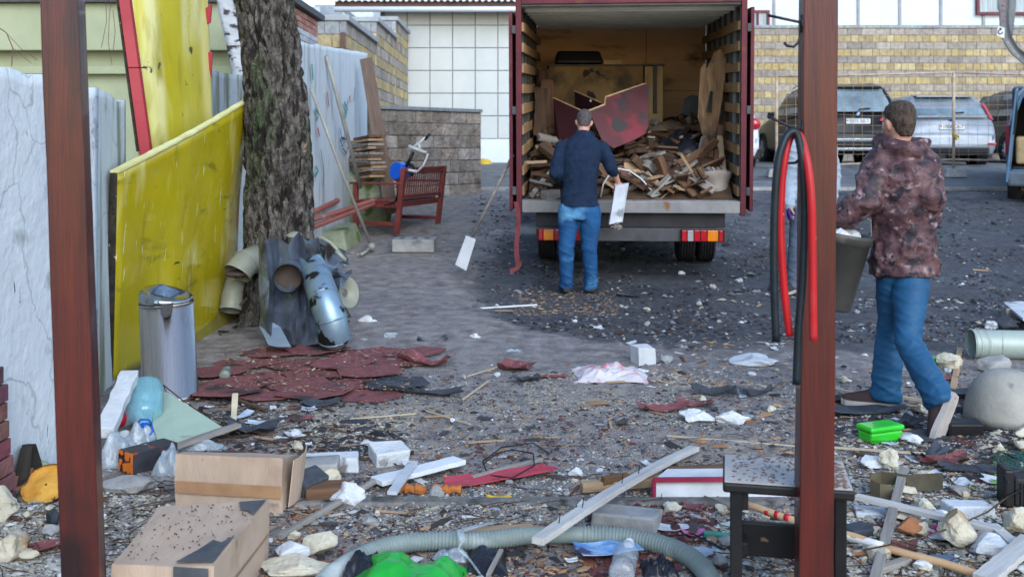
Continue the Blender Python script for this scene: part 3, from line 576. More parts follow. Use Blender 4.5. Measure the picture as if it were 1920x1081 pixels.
t = tag(MB().tube([P(215, -40, 9.5), P(205, 30, 9.5), P(203, 80, 9.5), P(210, 122, 9.5)], .003, 4).tube([P(196, -40, 9.5), P(200, 40, 9.5), P(190, 90, 9.5)], .003, 4).tube([P(212, 20, 9.5), P(216, 60, 9.5), P(212, 98, 9.5)], .003, 4).tube([P(-20, 40, 9.5), P(12, 62, 9.5), P(24, 90, 9.5), P(22, 125, 9.5)], .005, 5).tube([P(8, 58, 9.5), P(40, 92, 9.5), P(70, 112, 9.5)], .003, 4).tube([P(24, 90, 9.5), P(60, 120, 9.5)], .0025, 4).build('hanging_twigs', m_brown), 'thin bare birch twigs hanging before the green building', 'twigs')

# ---------------------------------------------------------------- duct wreck at the foot of the tree
m_sheetm = mat('grey_painted_sheet', (.15, .185, .24), (.05, .062, .085), 3, .42, .3, bump=.3, bscale=6, spots=[((.03, .022, .018), 4, .54, (1, 1, .7), .1), ((.22, .26, .31), 5, .68, (1, 1, 1), .06)])
m_galv = mat('galvanised_duct', (.26, .37, .46), (.16, .24, .32), 3, .40, .6, bump=.05, spots=[((.02, .02, .022), 6, .56, (1, 1, 1), .03)])
m_beige = mat('beige_duct', (.28, .285, .23), (.19, .20, .155), 3, .5, .1, bump=.08, spots=[((.15, .14, .10), 4, .64, (1, 1, 1), .1)])
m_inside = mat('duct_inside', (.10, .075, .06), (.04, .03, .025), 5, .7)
D0 = 7.15
t = empty('duct_wreck', G(570, 650), 'crumpled grey sheet metal with two round duct stubs standing against the pine', 'scrap metal')
def pan(name, pts, th, m, dd=None, parent=None, bev=.002):
    """sheet through pixel points with depths, with thickness"""
    mb = MB(); q = [P(*p) for p in pts]; n_ = (q[1] - q[0]).cross(q[2] - q[0]).normalized() * th
    if n_.y < 0: n_ = -n_
    mb.slab(q, n_); return mb.build(name, m, parent, bevel=bev)
def creased(name, cols_, m, parent, th=.004, dents=.035, seed=0):
    """folded sheet: list of vertical crease lines (x0,y0,d0,x1,y1,d1) joined by dented strips"""
    K = len(cols_) - 1
    def fn(u, v):
        k = min(int(u * K), K - 1); f_ = u * K - k; a, b = cols_[k], cols_[k + 1]
        p = P(a[0], a[1], a[2]).lerp(P(a[3], a[4], a[5]), v).lerp(P(b[0], b[1], b[2]).lerp(P(b[3], b[4], b[5]), v), f_)
        p.y += dents * noise.noise(V((u * K * 1.1, v * 3, seed))) * 2.2; p.x += dents * .6 * noise.noise(V((u * K * 1.3, v * 3.5, seed + 7))); p.z += (.05 * noise.noise(V((u * K * 1.7, 1, seed + 3))) if v < .03 else 0); return p
    mb = MB(); mb.sheet(fn, K * 2, 7, (0, th, 0)); return mb.build(name, m, parent)
creased('bent_sheet', [(485, 432, 7.40, 486, 612, 7.0), (498, 452, 7.2, 506, 638, 6.85), (506, 444, 7.38, 520, 640, 7.0), (540, 458, 7.14, 548, 646, 6.85), (560, 434, 7.34, 566, 648, 7.02), (576, 452, 7.15, 590, 646, 6.85), (598, 446, 7.4, 616, 640, 7.05)], m_sheetm, t, seed=1)
creased('side_sheet', [(588, 448, 7.6, 598, 540, 7.45), (608, 452, 7.5, 612, 530, 7.4), (628, 460, 7.6, 634, 500, 7.5), (648, 470, 7.65, 656, 498, 7.6)], m_sheetm, t, seed=4)
creased('torn_flap', [(610, 498, 7.3, 618, 560, 7.2), (636, 504, 7.2, 636, 540, 7.15), (658, 512, 7.25, 650, 530, 7.2)], m_sheetm, t, seed=6, dents=.03)
creased('foot_plate', [(486, 610, 7.0, 503, 646, 6.75), (500, 612, 6.98, 520, 650, 6.72), (522, 606, 7.0, 546, 650, 6.72)], mat('pale_blue_sheet', (.26, .33, .42), (.2, .26, .33), 4, .4, .3), t, seed=8, dents=.004)
def ring_tube(name, pts, r, m, parent, n=28, wall=.004, seams=True):
    path = [P(*p) for p in pts]; mb = MB(); rs = [r] * len(path) if not hasattr(r, '__len__') else list(r)
    mb.tube(path, rs, n, False); mb.tube(path, [q - wall for q in rs], n, False)
    o = mb.build(name, m, parent, True)
    if seams:
        mb = MB()
        for k in ([0, -1] if len(path) < 3 else range(len(path))):
            i = k if k >= 0 else len(path) - 1; tn = (path[min(i + 1, len(path) - 1)] - path[max(i - 1, 0)]).normalized()
            mb.tube([path[i] - tn * .006, path[i], path[i] + tn * .006], [rs[i] + .001, rs[i] + .005, rs[i] + .001], n, False)
        mb.build('seam', m, o, True)
    return o
s_ = D0 / F
ring_tube('duct_stub', [(554, 498, 7.5), (539, 522, 6.93)], [.10, .098], m_sheetm, t)
ring_tube('duct_elbow', [(578, 488, 7.4), (594, 520, 7.05), (608, 560, 6.85), (622, 598, 6.8), (627, 634, 6.85)], [.10, .103, .105, .108, .108], m_galv, t)
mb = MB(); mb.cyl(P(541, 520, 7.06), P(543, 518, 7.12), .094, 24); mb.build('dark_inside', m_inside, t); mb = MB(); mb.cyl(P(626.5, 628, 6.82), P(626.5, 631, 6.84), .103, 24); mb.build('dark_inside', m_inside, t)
mb = MB(); mb.lathe([(.03, 0), (.06, .01), (.10, .03), (.115, .05), (.105, .05), (.06, .03), (.03, .01)], 26, Matrix.Translation(P(645, 550, 7.35)) @ Euler((R(80), 0, R(60))).to_matrix().to_4x4()); mb.build('round_flange', m_beige, t, True)
mb = MB(); mb.tube([P(590, 450, 7.4), P(605, 446, 7.35), (P(620, 455, 7.35)), P(632, 468, 7.35), P(640, 480, 7.35)], .012, 10); mb.tube([P(630, 470, 7.34), P(648, 488, 7.34)], .016, 10); mb.build('bent_pipe', m_beige, t, True)
mb = MB(); mb.lathe([(.001, .02), (.03, .017), (.055, .0)], 20, TR(P(552, 440, 7.5), 0, R(15))); mb.build('pale_cap', m_beige, t, True)
t = empty('beige_duct_elbow', G(432, 612), 'beige painted round duct elbow between the yellow panel and the pine', 'duct')
ring_tube('elbow', [(498, 492, 7.9), (478, 486, 7.75), (458, 494, 7.6), (446, 512, 7.55)], .105, m_beige, t)
ring_tube('lower_pipe', [(444, 530, 7.8), (436, 555, 7.75), (432, 582, 7.7)], .085, m_beige, t, seams=False)
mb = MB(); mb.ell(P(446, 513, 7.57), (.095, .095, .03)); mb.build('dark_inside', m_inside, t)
# dark burnt root mass at the tree foot
mb = MB(); g = G(475, 640)
for k in range(26): a = V((g.x + rnd.uniform(-.22, .5), g.y + .4 + rnd.uniform(-.3, .5), rnd.uniform(.0, .25))); mb.tube([a, a + V((jit(.15), jit(.2), jit(.06))), a + V((jit(.25), jit(.3), -.15))], [.012, .009, .004], 5)
mb.rock((g.x + .2, g.y + .75, .02), (.42, .35, .16), 77, 3); tag(mb.build('burnt_debris', m_char), 'charred heap of bark at the foot of the pine behind the duct sheets', 'debris')

# ---------------------------------------------------------------- steel bin
g = G(320, 746); t = empty('pedal_bin', TR((g.x, g.y, g.z), R(-12), R(1.5), R(-2)), 'brushed steel pedal bin with slanted lid beside the yellow panel', 'bin')
m_steel = mat('brushed_steel', (.66, .58, .52), (.54, .47, .42), 60, .27, 1, bump=.03, stretch=(1, 1, .02), rrange=.06, spots=[((.25, .22, .2), 3, .62, (1, 1, 1), .15)])
mb = MB(); r1, r2, H = .162, .146, .535
mb.lathe([(r1 - .012, .0), (r1 - .006, .012), (r1 - .012, .03), (r1 - .012, .03), (r2, H)], 48, WM[t.name], True); mb.build('body', m_steel, t, True)
mb = MB(); mb.lathe([(r2 + .002, H - .004), (r2 + .004, H), (r2 + .002, H + .006)], 48, WM[t.name]); mb.build('rim', m_steel, t, True)
mb = MB(); W_ = WM[t.name]; rings = []
for q, hh in ((1.0, 0), (1.0, .5), (.96, .85), (.82, 1.0), (.45, 1.08), (.05, 1.1)):
    rings.append([W_ @ V((r2 * q * math.cos(a), r2 * q * math.sin(a), H + .006 + (.055 - .035 * math.cos(a + .2)) * hh)) for a in [2 * math.pi * j / 48 for j in range(48)]])
mb.loft(rings); mb.build('lid', mat('polished_lid', (.55, .55, .55), None, 20, .18, 1, bump=.02), t, True)
mb = MB(); q = [V((.105, -.098, H + .02)), V((.052, -.136, H + .02)), V((.055, -.146, H - .035)), V((.066, -.142, H - .055)), V((.088, -.126, H - .055)), V((.102, -.112, H - .035))]; mb.slab([W_ @ (p * 1.0 + V((0, -.004, 0))) for p in q], W_.to_3x3() @ V((.004, -.006, 0))); mb.build('latch', m_black, t, bevel=.002)

# ---------------------------------------------------------------- things behind, left middle
m_bench = mat('red_varnished_wood', (.20, .045, .036), (.13, .028, .024), 7, .35, bump=.06, stretch=(4, .5, 1), coat=.3)
nb_ = G(742, 446); fb_ = G(822, 417)
ang = math.atan2(fb_.y - nb_.y, fb_.x - nb_.x); L_ = (fb_ - nb_).length
M = TR(((nb_ + fb_) / 2), ang); t = empty('garden_bench', M, 'red varnished wooden garden bench with slatted back facing the fence', 'bench')
hl = L_ / 2; W_ = WM[t.name]
def lb(m_, a, b, name, bev=.004):
    q = MB(); q.b2(a, b); return q.build(name, m_bench, t, local=True, bevel=bev)
for sx in (-1, 1):
    x = sx * (hl - .03); q = MB(); q.hexa([V((x - .03, -.03, 0)), V((x + .03, -.03, 0)), V((x + .03, .03, 0)), V((x - .03, .03, 0)), V((x - .03, -.13, .84)), V((x + .03, -.13, .84)), V((x + .03, -.07, .84)), V((x - .03, -.07, .84))]); q.build('back_leg', m_bench, t, local=True, bevel=.004)
    lb(0, (x - .03, .56, 0), (x + .03, .62, .62), 'front_leg'); lb(0, (x - .035, -.08, .62), (x + .035, .67, .65), 'armrest', .01); lb(0, (x - .02, .03, .10), (x + .02, .56, .15), 'stretcher'); lb(0, (x - .02, .03, .33), (x + .02, .56, .40), 'side_rail')
lb(0, (-hl, -.02, .33), (hl, .01, .40), 'seat_rail'); lb(0, (-hl, .60, .33), (hl, .625, .40), 'seat_rail')
for k in range(6): lb(0, (-hl + .0, .04 + k * .095, .402), (hl, .115 + k * .095, .425), 'seat_slat')
def bkp(z): return -.0 - .10 * z / .84
for z0, z1, nm in ((.76, .84, 'top_rail'), (.44, .49, 'lower_rail')):
    q = MB(); q.hexa([V((-hl + .06, bkp(z0) - .015, z0)), V((hl - .06, bkp(z0) - .015, z0)), V((hl - .06, bkp(z0) + .02, z0)), V((-hl + .06, bkp(z0) + .02, z0)), V((-hl + .06, bkp(z1) - .015, z1)), V((hl - .06, bkp(z1) - .015, z1)), V((hl - .06, bkp(z1) + .02, z1)), V((-hl + .06, bkp(z1) + .02, z1))]); q.build(nm, m_bench, t, local=True, bevel=.006)
for k in range(17):
    x = -hl + .12 + k * (2 * hl - .24) / 16; q = MB(); q.hexa([V((x - .013, bkp(.49) - .002, .49)), V((x + .013, bkp(.49) - .002, .49)), V((x + .013, bkp(.49) + .005, .49)), V((x - .013, bkp(.49) + .005, .49)), V((x - .013, bkp(.76) - .002, .76)), V((x + .013, bkp(.76) - .002, .76)), V((x + .013, bkp(.76) + .005, .76)), V((x - .013, bkp(.76) + .005, .76))]); q.build('back_slat', m_bench, t, local=True)
# concrete block with six holes
g = G(776, 473); M = TR(g, R(-2)); t = empty('concrete_block', M, 'grey concrete block with six round holes lying in front of the bench', 'block')
q = MB(); q.b2((-.245, -.09, 0), (.245, .26, .15)); q.build('body', m_conc, t, local=True, bevel=.012); q = MB()
for i in range(3):
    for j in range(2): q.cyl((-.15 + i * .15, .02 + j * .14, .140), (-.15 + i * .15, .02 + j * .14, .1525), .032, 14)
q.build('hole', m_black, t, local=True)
# mossy blocks, barrel
g = G(628, 466); q = MB(); q.hexa([V((g.x - .26, g.y - .1, 0)), V((g.x + .2, g.y - .12, 0)), V((g.x + .32, g.y + .55, .05)), V((g.x - .1, g.y + .6, .05)), V((g.x - .2, g.y - .02, .38)), V((g.x + .1, g.y - .04, .40)), V((g.x + .18, g.y + .5, .46)), V((g.x - .05, g.y + .55, .45))]); tag(q.build('concrete_footing', m_mossc, bevel=.02), 'mossy sloping concrete footing beside the red pipes and pine', 'footing')
q = MB(); gg = P(688, 345, 13.9); q.lathe([(.30, .2), (.36, .45), (.38, .75), (.33, 1.0), (.28, 1.08), (.01, 1.10)], 24, Matrix.Translation((gg.x - .02, 13.95, .03))); tag(q.build('mossy_barrel', m_mossc, smooth=True), 'mossy rounded concrete ring behind the bench under the stacked boards', 'barrel')
# stack of short boards on it
m_w1 = mat('wood_fresh', (.40, .28, .17), (.27, .18, .11), 5, .75, bump=.25, bscale=14, stretch=(.6, 6, 6), spots=[((.10, .055, .03), 4, .62, (.5, 3, 3), .1)])
m_w2 = mat('wood_brown', (.16, .085, .045), (.08, .042, .025), 5, .75, bump=.3, bscale=14, stretch=(.6, 6, 6))
m_w3 = mat('wood_grey', (.30, .275, .25), (.18, .16, .145), 5, .85, bump=.3, bscale=14, stretch=(.5, 6, 6), spots=[((.07, .06, .055), 4, .62, (.6, 3, 3), .08)])
m_w4 = mat('wood_charred', (.035, .026, .022), (.10, .055, .03), 5, .85, bump=.5, bscale=14, stretch=(.8, 5, 5))
m_w5 = mat('wood_pale_paint', (.50, .49, .47), (.36, .35, .34), 5, .7, bump=.2, bscale=14, stretch=(.5, 5, 5), spots=[((.20, .15, .12), 3.5, .64, (.8, 3, 3), .06)])
for k in range(14):
    py = 334 - k * 5.6; x0 = 668 + abs(k - 7) * 1.2 + jit(3); a = P(x0, py, 13.7 + jit(.05)); b_ = P(x0 + 40 - abs(k - 6) * 1 + jit(4), py - 4 + jit(3), 13.3)
    plank('short_board', a, b_, .22, .032, (m_w1, m_w2, m_w3)[k % 3], ('lowest', 'second', 'third', 'fourth', 'fifth', 'sixth', 'seventh', 'eighth', 'ninth', 'tenth', 'eleventh', 'twelfth', 'thirteenth', 'topmost')[k] + ' short rough board from the bottom of the stack by the painted fence', 'board', 'short boards stacked by the painted fence', jag=.08, seed=k + 1)
plank('leaning_plank', P(735, 400, 13.4), P(686, 110, 14.0), .17, .04, mat('wood_greybrown', (.17, .12, .095), (.11, .075, .06), 4, .85, bump=.3, stretch=(.5, 5, 5)), 'tall grey brown plank leaning against the end of the painted fence', 'plank', up=(0, -1, .1))
m_pole = mat('galvanised_pole', (.36, .36, .33), (.26, .26, .24), 6, .5, .2)
q = MB(); q.tube([P(583, 165, 11.3), P(640, 320, 11.6), P(694, 455, 11.9)], .020, 10); t = tag(q.build('metal_pipe', m_pole, smooth=True), 'grey pipe with an elbow joint leaning on the fence, nearer to the bench', 'pipe')
q = MB(); q.ell(P(697, 462, 11.9), (.05, .05, .05)); q.tube([P(695, 462, 11.9), P(686, 472, 11.75), P(677, 477, 11.6)], .018, 10); q.build('elbow', m_pole, t, True)
q = MB(); q.tube([P(612, 105, 12.2), P(645, 230, 12.6), P(676, 352, 13.0)], .026, 8); tag(q.build('leaning_pole', m_pole, smooth=True), 'long pale pole leaning on the painted fence behind the elbow pipe', 'pole')
m_pipe = mat('red_plastic_pipe', (.22, .07, .06), (.16, .05, .045), 3, .5, spots=[((.18, .13, .12), 3, .62)])
for k, (y0, y1, lb_) in enumerate(((398, 372, 'topmost of the three dull red pipes beside the painted fence'), (410, 378, 'middle one of the three dull red pipes beside the painted fence'), (424, 384, 'lowest and longest of the three dull red pipes by the fence'))):
    q = MB(); a, b_ = P(575, y0 + 6, 10.9), P(632 if k == 0 else 700, y1 - (2 if k else -4), 12.8); dr = (b_ - a).normalized() * .012; q.tube([a, b_ - dr * 3, b_ - dr * 3, b_], [.030, .030, .037, .037], 14); tag(q.build('plastic_pipe', m_pipe, smooth=True), lb_, 'pipe', 'red pipes along the fence')
# exercise machine with blue drum
t = empty('exercise_machine', G(760, 440), 'white and black exercise machine with blue drum standing behind the bench', 'exercise machine')
dd = 12.9; m_wm = mat('white_enamel', (.55, .57, .56), (.4, .42, .42), 7, .35)
q = MB(); q.cyl(P(742, 320, dd), P(758, 322, dd + .12), .115, 28); q.build('blue_drum', mat('blue_plastic', (.0, .10, .62), None, 5, .25, coat=.5, bump=0), t, bevel=.012)
q = MB(); q.cyl(P(760, 318, dd + .13), P(768, 318, dd + .2), .10, 24); q.build('drum_rim', m_black, t, bevel=.01)
q = MB(); q.tube([P(742, 378, dd), P(752, 345, dd), P(760, 322, dd)], .014, 8); q.tube([P(722, 385, dd - .3), P(742, 378, dd), P(756, 382, dd + .3)], .014, 8); q.build('black_frame', m_black, t, True); q = MB(); q.tube([P(762, 312, dd), P(775, 285, dd)], .022, 8); q.build('black_stem', m_black, t, True); q = MB(); q.tube([P(796, 262, dd), P(806, 251, dd)], .02, 8); q.build('hand_grip', m_black, t, True)
q = MB(); q.tube([P(770, 280, dd), P(786, 268, dd), P(798, 258, dd)], .018, 8); q.tube([P(766, 274, dd), P(782, 280, dd), P(800, 287, dd)], .022, 8); q.tube([P(803, 288, dd), P(794, 310, dd), P(782, 322, dd)], .014, 8); q.tube([P(762, 318, dd), P(782, 322, dd)], .02, 8); q.tube([P(786, 270, dd), P(788, 285, dd)], .02, 8); q.build('white_frame', m_wm, t, True)
# snow scoop leaning on the truck
t = empty('snow_scoop', G(868, 505), 'pale plastic scoop on a wooden handle leaning on the truck', 'shovel')
q = MB(); q.tube([P(962, 290, 10.2), P(920, 375, 10.35), P(882, 448, 10.45)], .0165, 10); q.build('handle', m_w3, t, True)
q = MB(); A = [P(873, 443, 10.4), P(892, 450, 10.35), P(874, 508, 10.3), P(853, 496, 10.35)]
q.hexa([A[0], A[1], A[2], A[3], A[0] + V((0, .05, .01)), A[1] + V((0.0, .05, .01)), A[2] + V((0, .13, .0)), A[3] + V((0, .13, .0))]); q.build('blade', mat('pale_plastic', (.50, .52, .55), (.42, .44, .47), 4, .5, spots=[((.25, .25, .26), 6, .66)]), t, bevel=.006)
# ---------------------------------------------------------------- the box truck
m_mar = mat('truck_maroon', (.115, .022, .035), (.075, .016, .025), 4, .45, .2, bump=.06, spots=[((.13, .055, .03), 5, .62, (1, 1, 1), .1), ((.30, .26, .27), 30, .74, (1, 1, 1), .02)])
m_ply = mat('truck_plywood', (.62, .40, .22), (.48, .30, .165), 2, .7, bump=.1, stretch=(.5, 1, 2), spots=[((.06, .035, .02), 2.2, .60, (.6, 1, 2), .14)])
m_slat = mat('truck_slats', (.36, .22, .11), (.25, .145, .07), 4, .75, bump=.15, spots=[((.09, .05, .03), 4, .62, (1, 1, 1), .12)])
m_skin = mat('truck_skin_inside', (.42, .47, .50), (.28, .32, .34), 3, .5)
m_ceil = mat('truck_ceiling', (.75, .77, .68), (.6, .62, .55), 3, .6)
m_rib = mat('truck_rib_dark', (.05, .05, .045), (.09, .08, .07), 5, .7)
m_edge = mat('worn_metal_edge', (.27, .27, .28), (.17, .17, .175), 4, .5, .5, bump=.1, spots=[((.20, .10, .05), 3, .60, (2, 1, 1), .08)])
m_under = mat('truck_underside', (.018, .018, .022), (.035, .033, .036), 5, .7)
m_tyre = mat('tyre_rubber', (.014, .014, .016), (.028, .028, .03), 20, .85, bump=.4)
MT = TR((1.175, 10.1, base(10.1)), -.079, .055)
T = empty('box_truck', MT, 'open maroon box truck seen from behind, loaded with broken wood', 'truck')
def tb(name, m, *boxes, bev=.004):
    q = MB()
    for a, b_ in boxes: q.b2(a, b_)
    return q.build(name, m, T, local=True, bevel=bev)
WX, H0, H1, D1 = 1.13, .72, 2.76, 3.4
tb('floor', m_edge, ((-1.10, .03, .80), (1.10, D1, .845)))
tb('sill', m_edge, ((-1.072, -.03, .725), (1.072, .028, .84)))
tb('corner_post', m_mar, ((-1.13, -.02, .70), (-1.075, .05, 2.9))); tb('corner_post', m_mar, ((1.075, -.02, .70), (1.13, .05, 2.9)))
tb('header', m_mar, ((-1.074, -.018, 2.79), (1.074, .05, 2.9))); tb('header_lip', m_rib, ((-1.074, -.005, 2.765), (1.074, .05, 2.788)))
tb('roof', m_ceil, ((-1.13, .052, 2.78), (1.13, D1, 2.86)))
tb('ceiling_rib', m_ceil, *[((-1.06, .35 + i * .42, 2.735), (1.06, .39 + i * .42, 2.779)) for i in range(8)])
tb('side_wall', m_mar, ((-1.13, .052, .72), (-1.118, D1, 2.78))); tb('side_wall', m_mar, ((1.118, .052, .72), (1.13, D1, 2.78)))
tb('inner_skin', m_skin, ((-1.117, .052, .846), (-1.11, D1, 2.778))); tb('inner_skin', m_skin, ((1.11, .052, .846), (1.117, D1, 2.778)))
for s in (-1, 1):
    x0, x1 = sorted((s * 1.108, s * 1.08)); y = .1
    tb('upright', m_rib, *[((x0, .35 + k * .5, .846), (x1, .39 + k * .5, 2.77)) for k in range(6)])
    x0, x1 = sorted((s * 1.079, s * 1.055)); zs = [.88 + k * .205 for k in range(9)]
    q = MB()
    for k, z in enumerate(zs):
        y = .06
        while y < D1 - .1:
            l_ = .5 if y > .1 else .31
            q.b2((x0, y, z + .004), (x1, min(y + l_ - .008, D1 - .02), z + .1 + rnd.uniform(-.008, .008))); y += l_
    q.build('wooden_slats', m_slat, T, local=True, bevel=.003)
tb('front_wall', m_ply, ((-1.108, D1, .846), (.33, D1 + .03, 2.77)), ((.336, D1 + .002, .846), (1.108, D1 + .03, 1.92)), ((.336, D1, 1.925), (1.108, D1 + .03, 2.77)))
tb('light_leak_cover', m_under, ((-1.11, D1 + .032, .84), (1.11, D1 + .06, 2.779)))  # dark sheet added to stop light leaking through the front wall joints
tb('door', m_mar, ((-1.20, -.01, .74), (-1.165, 1.15, 2.72))); tb('door', m_mar, ((1.165, -.01, .74), (1.20, 1.15, 2.74)))
tb('hinge', m_darkmet, *[((s * 1.15 - .02, -.03, z), (s * 1.15 + .02, .02, z + .08)) for s in (-1, 1) for z in (.9, 1.7, 2.5)])
tb('underbody', m_under, ((-.94, .06, .57), (.94, D1, .724))); tb('chassis_rail', m_under, ((-.45, .1, .42), (-.37, 4.2, .568)), ((.37, .1, .42), (.45, 4.2, .568)))
tb('light_bar', mat('light_bar_grey', (.075, .075, .08), (.045, .045, .05), 5, .6), ((-.935, .0, .44), (.935, .04, .57)))
m_lr = mat('lens_red', (.42, .008, .015), None, 9, .15, bump=0, coat=1); m_lo = mat('lens_orange', (.65, .19, .01), None, 9, .15, bump=0, coat=1); m_lw = mat('lens_clear', (.36, .36, .38), None, 9, .15, bump=0, coat=1); m_lh = mat('lamp_housing', (.05, .006, .01), None, 9, .4)
for s in (-1, 1):
    x0, x1 = sorted((s * .925, s * .50)); q = MB(); q.b2((x0, -.045, .445), (x1, -.001, .565)); lamp = q.build('tail_light', m_lh, T, local=True, bevel=.006); q = None
    for (a, b_, m_) in ((.02, .06, m_lr), (.065, .17, m_lo), (.175, .235, m_lr), (.24, .30, m_lr), (.305, .365, m_lw), (.37, .42, m_lr)):
        q = MB(); u0, u1 = sorted((s * (.925 - a), s * (.925 - b_)));  q.b2((u0 + .002, -.056, .452), (u1 - .002, -.046, .558)); q.v = [MT @ p for p in q.v]; q.build('lens', m_, lamp, bevel=.004)
for x, yy in ((-.88, 1.35), (-.66, 1.35), (.66, 1.35), (.88, 1.35), (-.85, 5.1), (.85, 5.1)):
    c = MT @ V((x, yy, 0)); c.z = max(base(c.y), gz(c.x, c.y)) + .37; M = Matrix.Translation(c) @ Euler((0, R(90), 0)).to_matrix().to_4x4() @ Matrix()
    M = Matrix.Translation(c) @ Euler((0, 0, -.079)).to_matrix().to_4x4() @ Euler((0, R(90), 0)).to_matrix().to_4x4()
    q = MB(); q.lathe([(.2, -.085), (.34, -.095), (.37, -.075)] + [(.372 if i % 2 else .362, -.07 + i * .0155) for i in range(10)] + [(.37, .075), (.34, .095), (.2, .085)], 40, M); wh = q.build('wheel', m_tyre, T, False)
    q = MB(); q.lathe([(.01, -.02), (.12, -.03), (.19, -.07), (.21, -.08), (.21, .08), (.19, .07), (.12, .0), (.01, .01)], 24, M); q.build('rim', m_rib, wh, True)
q = MB(); q.cyl((-.8, 1.35, .36), (.8, 1.35, .36), .06); q.ell((0, 1.35, .36), (.17, .17, .15)); q.build('axle', m_under, T, local=True)
# cab, hidden behind the box from here
m_cab = mat('cab_maroon', (.12, .02, .03), None, 4, .35, coat=.5)
q = MB(); q.hexa([V((-.95, 3.7, .5)), V((.95, 3.7, .5)), V((.95, 5.6, .5)), V((-.95, 5.6, .5)), V((-.9, 3.75, 1.95)), V((.9, 3.75, 1.95)), V((.85, 4.9, 1.95)), V((-.85, 4.9, 1.95))]); q.build('cab', m_cab, T, local=True, bevel=.08)
# tie strap
q = MB(); q.sheet(lambda u, v: P(963 + u * 9 + 3 * math.sin(v * 6) + v * 5, 378 + v * 118, 9.98 - .02 * math.sin(v * 9 + u)), 2, 24, (0, .004, 0)); q.sheet(lambda u, v: P(956 + v * 22, 512 - u * 9 - 14 * v ** 2, 9.95 + v * .03), 2, 8, (0, .004, 0))
tag(q.build('strap', mat('red_strap', (.16, .035, .042), (.12, .028, .034), 9, .8)), 'faded red strap dangling from the left corner of the truck', 'strap')

# ---------------------------------------------------------------- load of the truck
def fz(d): return .84 + base(10.1) + .055 * (d - 10.1)
q = MB()
def heap(u, v):      # u across, v depth
    x = -1.02 + 2.04 * u; y = .10 + 3.0 * v; h = (.20 + .62 * v) * (1 - .2 * math.sin(u * math.pi)) + .10 * noise.noise(V((x * 3, y * 3, 5))) + .03 * noise.noise(V((x * 12, y * 12, 5)))
    return MT @ V((x, y, .848 + max(.0, h * min(1, v * 6 + .0))))
q.sheet(heap, 50, 40, (0, 0, -.01)); o = q.build('wood_splinters', m_w4, smooth=False); tag(o, 'dark heap of splinters and dust under the boards in the truck', 'rubble', kind='stuff')
LAB = {id(m_w1): 'fresh tan', id(m_w2): 'dark brown', id(m_w3): 'weathered grey', id(m_w4): 'charred black'}
rr = random.Random(21)
for k in range(240):
    left = k % 3 == 0; u = rr.uniform(.02, .27) if left else rr.uniform(.34, .92); v = rr.random() ** 1.2 * .72
    c = heap(u, v); lift = rr.uniform(0, .16); L_ = rr.uniform(.16, .5); a = rr.gauss(0, .75) if rr.random() < .7 else rr.uniform(0, 3.1); tl_ = rr.gauss(0, .42)
    loc = MT.inverted() @ c; xm = 1.0 - abs(math.cos(a)) * L_ / 2; loc.x = max(-xm, min(xm, loc.x)); c = MT @ loc; ymin = .06 + abs(math.sin(a)) * L_ / 2; loc.y = max(loc.y, ymin); c = MT @ loc
    dv = V((math.cos(a) * math.cos(tl_), math.sin(a) * math.cos(tl_), math.sin(tl_))) * L_ / 2
    c.z = max(c.z + lift, fz(c.y) + abs(dv.z) + .04); m_ = rr.choice((m_w1, m_w2, m_w2, m_w4, m_w4, m_w4, m_w3)); thick = rr.random() < .2
    sz = 'thick' if thick else ('long thin' if L_ > .32 else 'short thin')
    plank('broken_board', c - dv, c + dv, rr.uniform(.045, .11), rr.uniform(.05, .09) if thick else rr.uniform(.014, .03), m_, f'{sz} {LAB[id(m_)]} board piece {"near the sill" if v < .2 else "halfway in" if v < .42 else "deep inside"}, {"left" if left else "middle" if u < .6 else "right"} pile of the truck', 'board', 'broken boards piled in the truck', jag=.22, seed=k + 100, roll=rr.uniform(-.7, .7), nseg=5)
def panel3(name, pts, th, m, label, cat='panel', group=None, bev=.003):
    q = MB(); p3 = [P(*p) for p in pts]; n_ = (p3[1] - p3[0]).cross(p3[2] - p3[0]).normalized() * th
    if n_.y < 0: n_ = -n_
    q.slab(p3, n_); return tag(q.build(name, m, bevel=bev), label, cat, group)
m_tabl = mat('maroon_lacquer_worn', (.085, .016, .022), (.055, .014, .018), 3, .55, bump=.08, spots=[((.16, .015, .025), 4, .54, (1, 1, 1), .12), ((.03, .022, .026), 5, .54, (1, 1, 1), .08), ((.16, .13, .13), 9, .68, (1, 1, 1), .05)])
m_tabd = mat('maroon_lacquer_dark', (.045, .011, .015), (.03, .009, .013), 3, .55, bump=.05)
m_raw = mat('raw_ply_edge', (.5, .34, .18), None, 9, .8)
m_cratew = mat('stained_yellow_ply', (.27, .17, .065), (.16, .095, .04), 2.2, .7, bump=.15, spots=[((.045, .032, .02), 2.6, .46, (1, 1, 1), .16), ((.02, .015, .012), 7, .60, (1, 1, 1), .05)])
o = panel3('table_top', [(a, b, 11.0 - (b - 157) * .0028) for a, b in ((1135, 182), (1210, 157), (1217, 160), (1216, 238), (1208, 252), (1186, 264), (1150, 278), (1128, 262), (1104, 208), (1134, 196))], .022, m_tabl, 'large scratched maroon board with a rounded corner standing in the truck', 'board')
q = MB(); q.tube([P(1104, 207.5, 10.86), P(1134, 196, 10.89), P(1135, 182, 10.93), P(1210, 157, 11.01)], .010, 5); q.build('raw_edge', m_raw, o)
o = panel3('cabinet_side', [(1037, 184, 11.5), (1108, 216, 11.1), (1110, 262, 11.0), (1090, 290, 11.0), (1050, 278, 11.2), (1040, 250, 11.4)], .018, m_tabd, 'dark maroon cabinet board behind the man, left of the big board', 'board')
q = MB(); q.tube([P(1037, 183.5, 11.51), P(1108, 215.5, 11.11)], .009, 5); q.build('raw_edge', m_raw, o)
